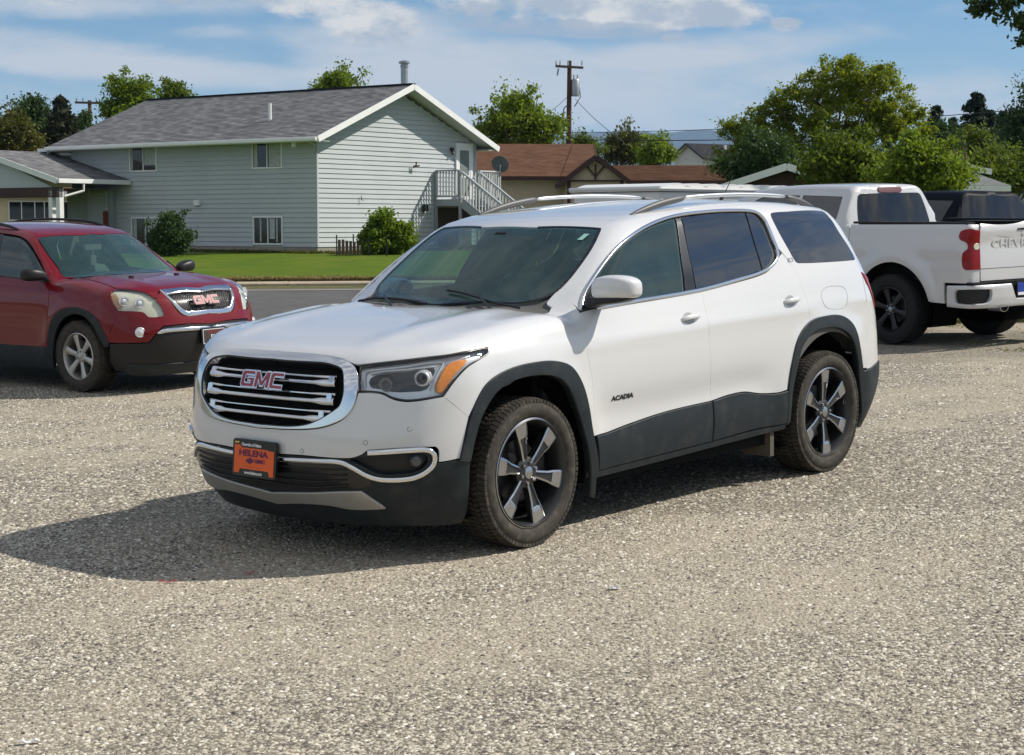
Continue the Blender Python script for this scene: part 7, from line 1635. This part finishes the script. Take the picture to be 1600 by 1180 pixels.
    wheel_set(car, [(0, -.845, .375, True, .26, 0), (0, .845, .375, False, .1, 0), (-3.02, .845, .375, False, .9, 0), (-3.02, -.845, .375, True, 1.2, 0)], kind='five', R=.378, rim=.243, width=.235, spokes=6, mats=[MAT['rubber'], MAT['tread'], MAT['alloy'], MAT['alloy'], MAT['alloy'], MAT['alloy'], MAT['rust']])
MAT['mesh_grey'] = plain('grille_wire', (.035, .033, .028), .6)
MAT['lamp_cream'] = plain('cloudy_lamp_reflector', (.66, .66, .52), .35, metal=.15, var=.08, vscale=9)
MAT['amber_dull'] = plain('dull_amber', (.50, .28, .14), .4)
MAT['rim_black'] = plain('black_rim', (.008, .008, .010), .35)
MAT['plate_blue'] = plain('blue_plate', (.012, .045, .32), .4)
CABEDGE = [(tuple(map(float, p))) for p in curve([(.93, math.pi/2), (.93, .9), (.90, .4), (.87, .0), (.86, -.12)], .08, False)]
def build_truck():
    B = truck_lower(); C = truck_cab(); H = math.pi/2
    car = empty('pickup_truck', 'white four door pickup truck with black wheels and red tail lamps facing away', 'pickup truck', M=G @ TRUCK_M); pw = MAT['truck_white']
    arch = arcpts(-.03, .42, .565, 12, 168, 14)
    bs = sidepts(B, [(-1.08, 1.435, 1), (.66, 1.425, 1), (.66, .52, 1)]+[(arch[0][0], arch[0][1], 1)]+arch[1:-1]+[(arch[-1][0], arch[-1][1], 1), (-.80, .52, 1), (-.80, .765, 1), (-1.08, .765, 1)])
    notch = OUT_T['tail'][1]
    put('bed_side', panel(B, 't', bs, step=.05, depth=.03), pw, car, both=True)
    for x0, x1, nm in ((.67, 1.62, 'rear_door'), (1.63, 2.72, 'front_door')):
        put(nm, panel(B, 't', sidepts(B, [(x0, 1.405, 1), (x1, 1.395, 1), (x1, .52, 1), (x0, .52, 1)]), step=.08), pw, car, both=True)
    a2 = arcpts(3.73, .42, .53, 12, 168, 12)
    put('fender', panel(B, 't', sidepts(B, [(2.73, 1.30, 1), (3.6, 1.22), (4.25, 1.10, 1), (4.28, .6, 1), (4.26, .53, 1)]+[(a2[0][0], a2[0][1], 1)]+a2[1:-1]+[(a2[-1][0], a2[-1][1], 1), (2.73, .50, 1)]), step=.08), pw, car, both=True)
    put('hood', panel(B, 't', [(2.73, H, 1), (2.73, .62, 1), (3.6, .52), (4.2, .40), (4.40, .6), (4.45, H, 1)], half=True, step=.08), pw, car)
    put('front_end', panel(B, 'f', rearpts(B, [(0, 1.10, 1), (.7, 1.06), (.93, 1.0, 1), (.93, .5, 1), (0, .5, 1)], 'f'), half=True, step=.1), MAT['chrome'], car)
    # corner piece between bed side and tailgate, with the lamp set into it
    cpts = rearpts(B, [(.80, 1.43, 1), (.80, .77, 1)])
    st = [(float(q[0]), float(q[1])) for q in B.to2('r', B.to3('t', sidepts(B, [(-1.08, z) for z in np.linspace(.765, 1.435, 16)])))]
    put('bed_corner', panel(B, 'r', [(st[0][0], st[0][1], 1)]+st[1:-1]+[(st[-1][0], st[-1][1], 1)]+[(q[0], q[1], 1) for q in cpts], step=.04, gap=.001), pw, car, both=True)
    put('tail_lamp', panel(B, 'r', notch, off=.012, edge=.008, depth=.035, step=.03, estep=.015), MAT['red_lens'], car, both=True)
    put('reversing_lamp', panel(B, 'r', rearpts(B, [(.815, 1.215), (.885, 1.21), (.895, 1.18), (.875, 1.15), (.815, 1.155)]), off=.016, edge=.003, depth=.01, step=.03), MAT['lamp_cream'], car, both=True)
    # tailgate: raised frame and a pressed panel with the name in relief
    put('tailgate', panel(B, 'r', rearpts(B, [(0, 1.44, 1), (.785, 1.43, 1), (.785, .785, 1), (0, .785, 1)]), half=True, step=.035, off=.002, depth=.03,
        warp=lambda P: -.022*np.clip(np.minimum((.70-np.abs(P[:, 1]))/.05, np.minimum((1.33-P[:, 2])/.035, (P[:, 2]-1.10)/.06)), 0, 1)*1.0+.018*sst(P[:, 2], 1.36, 1.40)), pw, car)
    fx = float(B.out(np.array([[0., 0, 1.18]]), np.array([[-1., 0, 0]]))[0][0]); Mt = frame(Vector((fx+.0145, -.02, 1.195)), (0, -1, 0), (-1, 0, .0))
    put_text('embossed_lettering', 'CHEVROLET', Mt, pw, car, size=.150, depth=.0035, bold=.004, sx=1.30, spacing=1.1)
    put_text('badge', 'SILVERADO', frame(Vector((fx-.004, .56, .975)), (0, -1, 0), (-1, 0, 0)), MAT['gunmetal'], car, size=.058, depth=.002, bold=.0025, sx=1.35)
    MB().box(fx-.022, fx-.012, -.02, .14, 1.355, 1.385).build('tailgate_handle', MAT['gloss_black'], car)
    put_strip('tailgate_crease', strip(B, 'r', rearpts(B, [(0, .925), (.4, .925), (.785, .925)]), .010, .002, off=.002), MAT['seam'], car, both=True)
    # bed: rails, inner walls, floor
    for s in (1, -1):
        MB().box(-1.10, .64, min(s*.80, s*.94), max(s*.80, s*.94), 1.434, 1.462).build('bed_rail_cap', MAT['black'], car, bevel=.008)
        MB().box(-1.10, .64, min(s*.78, s*.80), max(s*.78, s*.80), .80, 1.43).build('bed_wall', MAT['dark'], car)
    MB().box(-1.10, .66, -.80, .80, .76, .80).box(.62, .66, -.80, .80, .80, 1.42).build('bed_floor', MAT['black'], car)
    MB().box(-1.0, 4.2, -.45, .45, .42, .62).box(-.95, -.7, -.75, .75, .45, .72).build('chassis', MAT['dark'], car); MB().tube([(0, -.8, .42), (0, .8, .42)], .05).lathe([(0, -.17), (.10, -.13), (.14, 0), (.10, .13), (0, .17)], 16, M=Matrix.Translation((0, 0, .42))).build('rear_axle', MAT['rust'], car, smooth=True)
    for s in (1, -1):
        MB().tube([(-.95, s*.52, .52), (-.05, s*.52, .44), (.6, s*.52, .50)], .03, 6).tube([(.1, s*.42, .85), (-.12, s*.48, .40)], [.035, .03], 8).build('suspension', MAT['metal'], car)
    # rear bumper
    U = truck_bumper(); bm = empty('rear_bumper'); bm.parent = car; pk = OUT_B['pocket'][1]
    def rp(L): return rearpts(U, L)
    side = [(float(q[0]), float(q[1])) for q in U.to2('r', U.out(np.array([[-.86, 0., z] for z in (.49, .60, .73)]), np.array([[0, 1., 0]]*3)))]
    outl = [(side[0][0], side[0][1], 1), side[1], (side[2][0], side[2][1], 1)]+rp([(.9, .742), (.36, .742, 1), (.30, .60), (.27, .555, 1), (0, .555, 1), (0, .475, 1), (.5, .475), (.9, .475)])
    r = panel(U, 'r', outl, [pk], half=True, step=.03, estep=.02, depth=.05, edge=.006, gap=0); from_arrays('bumper_shell', r[0], r[1], pw, bm, r[2])
    r = panel(U, 'r', pk, off=-.045, depth=0, gap=-.01, step=.04); put('corner_step', r, MAT['black'], bm, both=True)
    for s in (1, -1): MB().box(-1.20, -1.17, min(s*.62, s*.93), max(s*.62, s*.93), .515, .53).build('step_edge', MAT['satin'], bm)
    MB().box(-1.20, -.82, -.97, .97, .755, .775).build('bumper_top_pad', MAT['black'], bm); MB().box(-1.20, -1.15, -.36, .36, .55, .745).build('plate_recess', MAT['black'], bm)
    pf = empty('licence_plate'); pf.parent = car; pf.matrix_local = frame(Vector((-1.222, .03, .67)), (0, -1, 0), (-1, 0, .02)); MB().box(-.165, .165, -.088, .088, 0, .008).build('plate_frame', MAT['gloss_black'], pf); MB().box(-.150, .150, -.073, .073, .008, .0095).build('plate_face', MAT['plate_blue'], pf); MB().box(-.150, .150, -.073, -.040, .0095, .0105).build('plate_band', MAT['print_white'], pf)
    for s in (1, -1):
        MB().lathe([(.050, 0), (.055, .0), (.055, -.18), (.050, -.18)], 20, axis='z', closed=True, M=frame(Vector((-1.27, s*.48, .465)), (0, 1, 0), (-1, 0, 0)) @ Matrix.Diagonal((1.35, .8, 1, 1))).build('exhaust_tip', MAT['chrome'], car, smooth=True, angle=.5)
        MB().lathe([(0, -.02), (.050, -.02)], 20, axis='z', M=frame(Vector((-1.27, s*.48, .465)), (0, 1, 0), (-1, 0, 0)) @ Matrix.Diagonal((1.35, .8, 1, 1))).build('exhaust_bore', MAT['dark'], car)
    # cab
    rw = rearpts(C, [(0, 1.80, 1), (.50, 1.79), (.585, 1.765), (.665, 1.43), (.62, 1.385), (0, 1.385, 1)])
    W1 = [(1.02, 1.76, 1), (1.70, 1.78, 1), (1.66, 1.38, 1), (1.10, 1.38, 1), (.99, 1.45)]; W2 = [(1.76, 1.78, 1), (2.35, 1.77), (2.62, 1.66), (3.02, 1.39, 1), (1.72, 1.38, 1)]
    put('cab_shell', panel(C, 't', [(CABEDGE[0][0], H, 1)]+CABEDGE[1:-1]+[CABEDGE[-1]+(1,), (3.32, -.12, 1), (2.72, .55, 1), (2.66, 1.0), (2.62, H, 1)], [sidepts(C, W1), sidepts(C, W2)], half=True, step=.06, gap=0, depth=.0), pw, car)
    eb = [(float(q[0]), float(q[1])) for q in C.to2('r', C.to3('t', CABEDGE))]
    put('cab_rear', panel(C, 'r', [(eb[0][0], eb[0][1], 1)]+eb[1:-1]+[(eb[-1][0], eb[-1][1], 1)]+rearpts(C, [(.86, 1.34), (0, 1.34, 1)]), [], half=True, gap=0, depth=0, step=.05), pw, car)
    put('rear_window', panel(C, 'r', rw, half=True, off=.004, depth=.012, gap=0, step=.06), MAT['glass_dark_solid'], car)
    for W_ in (W1, W2): put('side_window', panel(C, 't', sidepts(C, W_), off=-.006, depth=0, gap=-.004, step=.08), MAT['glass_dark'], car, both=True)
    put('windshield', panel(C, 't', [(2.63, H, 1), (2.67, .98), (2.74, .56, 1), (3.30, .05), (3.50, H, 1)], half=True, depth=0, off=-.004, step=.08), MAT['glass_dark'], car)
    bl = rearpts(C, [(-.20, 1.865), (.20, 1.865), (.22, 1.835), (.20, 1.808), (-.20, 1.808), (-.22, 1.835)]); put('high_brake_lamp', panel(C, 'r', bl, off=.012, edge=.006, depth=.02, step=.03), plain('smoked_red_lens', (.16, .06, .06), .3, coat=.5), car)
    put('inner_shell', panel(C, 't', [(1.0, H, 1), (.98, .5), (.95, -.1, 1), (3.3, -.1, 1), (2.7, .5), (2.6, H, 1)], [sidepts(C, W1), sidepts(C, W2)], half=True, off=-.03, gap=0, depth=0, step=.12), MAT['dark'], car)
    cabin_seats(car, 1.9, [(0, .4, .25), (0, -.4, .25)], .85)
    for s in (1, -1):
        MB().box(2.55, 2.70, min(s*1.0, s*1.22), max(s*1.0, s*1.22), 1.30, 1.50).bar((2.66, s*.95, 1.32), (2.64, s*1.1, 1.33), .06, .04).build('side_mirror', pw, car, bevel=.03); well(car, 0-.03, .42, .555, .90); 
    well(car, 3.73, .42, .53, .90)
    wheel_set(car, [(0, .865, .42, False, .3, 0), (0, -.865, .42, True, .5, 0), (3.73, .865, .42, False, .9, 0), (3.73, -.865, .42, True, .1, 0)], kind='five', R=.42, rim=.262, width=.285, spokes=6, mats=[MAT['rubber_clean'], MAT['rubber_clean'], MAT['rim_black'], MAT['rim_black'], MAT['rim_black'], MAT['metal'], MAT['rust']])
MAT['rubber_clean'] = plain('black_tyre', (.018, .018, .019), .8, spec=.25, bump=.3, bscale=60)
MAT['glass_dark_solid'] = plain('dark_rear_glass', (.004, .005, .006), .03, spec=.85, var=.0)
def build_navy():
    C = truck_cab(); B = truck_lower(); H = math.pi/2; M = G @ TRUCK_M
    p = at(1500, 350, 26.0); yaw = math.atan2(TRUCK_M[1][0], TRUCK_M[0][0]); R = Matrix.Rotation(yaw-.05, 4, 'Z')
    # the left rear corner of its cab stands at photo column ~1486
    z = gzs(9.5, 27)-.02; off = R @ Vector((.74, .86, 0)); car = empty('pickup_truck', 'dark navy pickup truck behind the white pickup at the right edge', 'pickup truck', M=Matrix.Translation((p.x-off.x, 26-off.y, z)) @ R)
    nv = MAT['navy']; W1 = [(1.02, 1.76, 1), (1.70, 1.78, 1), (1.66, 1.38, 1), (1.10, 1.38, 1)]
    rw = rearpts(C, [(0, 1.85, 1), (.50, 1.835), (.64, 1.79), (.76, 1.43), (.72, 1.375), (0, 1.375, 1)])
    put('cab_shell', panel(C, 't', [(CABEDGE[0][0], H, 1)]+CABEDGE[1:-1]+[CABEDGE[-1]+(1,), (3.32, -.12, 1), (2.72, .55, 1), (2.66, 1.0), (2.62, H, 1)], [sidepts(C, W1)], half=True, step=.08, gap=0, depth=0), nv, car)
    eb = [(float(q[0]), float(q[1])) for q in C.to2('r', C.to3('t', CABEDGE))]
    put('cab_rear', panel(C, 'r', [(eb[0][0], eb[0][1], 1)]+eb[1:-1]+[(eb[-1][0], eb[-1][1], 1)]+rearpts(C, [(.86, 1.30), (0, 1.30, 1)]), half=True, gap=0, depth=0, step=.06), nv, car)
    put('rear_window', panel(C, 'r', rw, half=True, off=.004, depth=.012, gap=0, step=.06), MAT['glass_dark_solid'], car)
    put('side_window', panel(C, 't', sidepts(C, W1), off=.002, depth=.01, step=.08), MAT['glass_dark_solid'], car, both=True)
    arch = arcpts(-.03, .42, .565, 12, 168, 10)
    put('bed_side', panel(B, 't', sidepts(B, [(-1.08, 1.43, 1), (2.7, 1.39, 1), (2.7, .50, 1)]+[(arch[0][0], arch[0][1], 1)]+arch[1:-1]+[(arch[-1][0], arch[-1][1], 1), (-.60, .50, 1), (-1.08, .50, 1)]), step=.08, depth=.03), nv, car, both=True)
    put('tailgate', panel(B, 'r', rearpts(B, [(0, 1.43, 1), (.88, 1.40, 1), (.88, .52, 1), (0, .52, 1)]), half=True, step=.08, depth=.03), nv, car)
    MB().box(-1.1, .66, -.9, .9, .76, .80).box(2.7, 4.4, -.9, .9, .5, 1.25).build('chassis', nv, car)
    wheel_set(car, [(0, .845, .42, False, .3, 0), (0, -.845, .42, True, .5, 0), (3.73, .845, .42, False, .9, 0), (3.73, -.845, .42, True, .1, 0)], kind='five', R=.40, rim=.24, width=.26, spokes=6, mats=[MAT['rubber_clean'], MAT['rubber_clean'], MAT['rim_black'], MAT['rim_black'], MAT['rim_black'], MAT['metal'], MAT['rust']])
def build_camper():
    """low folding camper behind the two white vehicles: only its ribbed white roof shows"""
    D = 27.5; a = at(1032, 297, D-1.0); b_ = at(1262, 288, D+1.4); ux = (b_-a); ux.z = 0; L = ux.length; ux.normalize(); uy = Vector((-ux.y, ux.x, 0)); zt = at(1140, 290, D).z; g = gzs(a.x, D)
    e = empty('folding_camper', 'white folding camper trailer whose low ribbed roof shows over the white SUV', 'trailer', M=Matrix(((ux.x, uy.x, 0, a.x), (ux.y, uy.y, 0, a.y), (0, 0, 1, g), (0, 0, 0, 1)))); h = zt-g; w = MAT['trailer_white']
    MB().box(0, L, 0, 2.0, h-.10, h-.03).build('roof_slab', w, e, bevel=.03); n = 7
    for i in range(n):
        x = .45+i*(L-.6)/n; V = []; r = []
        pts = [(x+.28*t, h-.03+.055*math.sin(math.pi*(t+1)/2)) for t in np.linspace(-1, 1, 9)]; MB().prism([(p, q) for p, q in pts], .05, 1.95, Matrix(((1, 0, 0, 0), (0, 0, 1, 0), (0, 1, 0, 0), (0, 0, 0, 1)))).build('roof_rib', w, e, smooth=True)
    MB().box(.08, L-.08, .08, 1.92, .36, h-.11).build('body_box', w, e, bevel=.02); MB().box(.15, L-.15, .3, 1.7, .24, .36).build('undercarriage', MAT['black_metal'], e); MB().box(.5, 1.05, .055, .079, .62, h-.22).build('side_door', MAT['trailer_white'], e, bevel=.004); MB().box(.08, L-.08, .06, .079, h*.5, h*.5+.12).build('side_stripe', MAT['metal'], e)
    for x in (L*.45, ): 
        for y in (.02, 1.98): MB().lathe([(0, -.09), (.20, -.09), (.30, -.08), (.31, 0), (.30, .08), (.20, .09), (0, .09)], 28, M=Matrix.Translation((x, y, .30))).build('wheel', MAT['rubber_clean'], e, smooth=True, angle=.6)
    MB().bar((L-.1, 1.0, .45), (L+1.2, 1.0, .42), .08, .10).build('drawbar', MAT['black_metal'], e)
MAT['trailer_white'] = plain('white_trailer_shell', (.70, .71, .70), .4, var=.04)
def build_litter():
    def on(u, v):   # nearest point of the gravel seen at (u, v)
        for D in np.linspace(4, 20, 1600):
            p = at(u, v, D)
            if p.z <= gzs(p.x, p.y)+.004: return p
    red = plain('red_plastic', (.45, .02, .03), .5); wh = MAT['print_white']
    for u, v, m, L_, w_, rz, lab in ((390, 897, red, .055, .012, .3, 'small red plastic strip lying at the edge of the car shadow'), (262, 911, red, .085, .010, .15, 'thin broken red strip on the gravel left of the car shadow edge'), (960, 921, wh, .055, .026, .2, 'small white scrap on the gravel in the middle foreground'), (45, 1162, wh, .07, .02, .3, 'white paper scrap near the bottom left corner'), (213, 886, wh, .02, .012, .2, 'tiny white chip inside the front shadow of the car')):
        p = on(u, v); nm = 'red_strip' if m is red else 'paper_scrap'
        n = 5; V = [(L_*(i/n-.5), s*w_/2*(1 if 0 < i < n else .6), .006+.006*math.sin(i*1.9)) for i in range(n+1) for s in (-1, 1)]; V += [(x, y, z-.003) for x, y, z in V]; k = 2*(n+1)
        F = [(2*i, 2*i+1, 2*i+3, 2*i+2) for i in range(n)]+[(k+2*i, k+2*i+2, k+2*i+3, k+2*i+1) for i in range(n)]+[(2*i, 2*i+2, k+2*i+2, k+2*i) for i in range(n)]+[(2*i+1, k+2*i+1, k+2*i+3, 2*i+3) for i in range(n)]
        o = MB().add(V, F).build(nm, m); o.location = (p.x, p.y, gzs(p.x, p.y)+.006); o.rotation_euler = (0, 0, rz); tag(o, lab, 'litter')
# ---------- assemble ----------
build_ground(); stones(); build_hills()
build_house(); build_other_houses(); build_poles(); build_plants()
build_white_suv(); build_red_suv(); build_truck(); build_navy(); build_camper(); build_litter()
HAZE = True
if HAZE: build_haze()
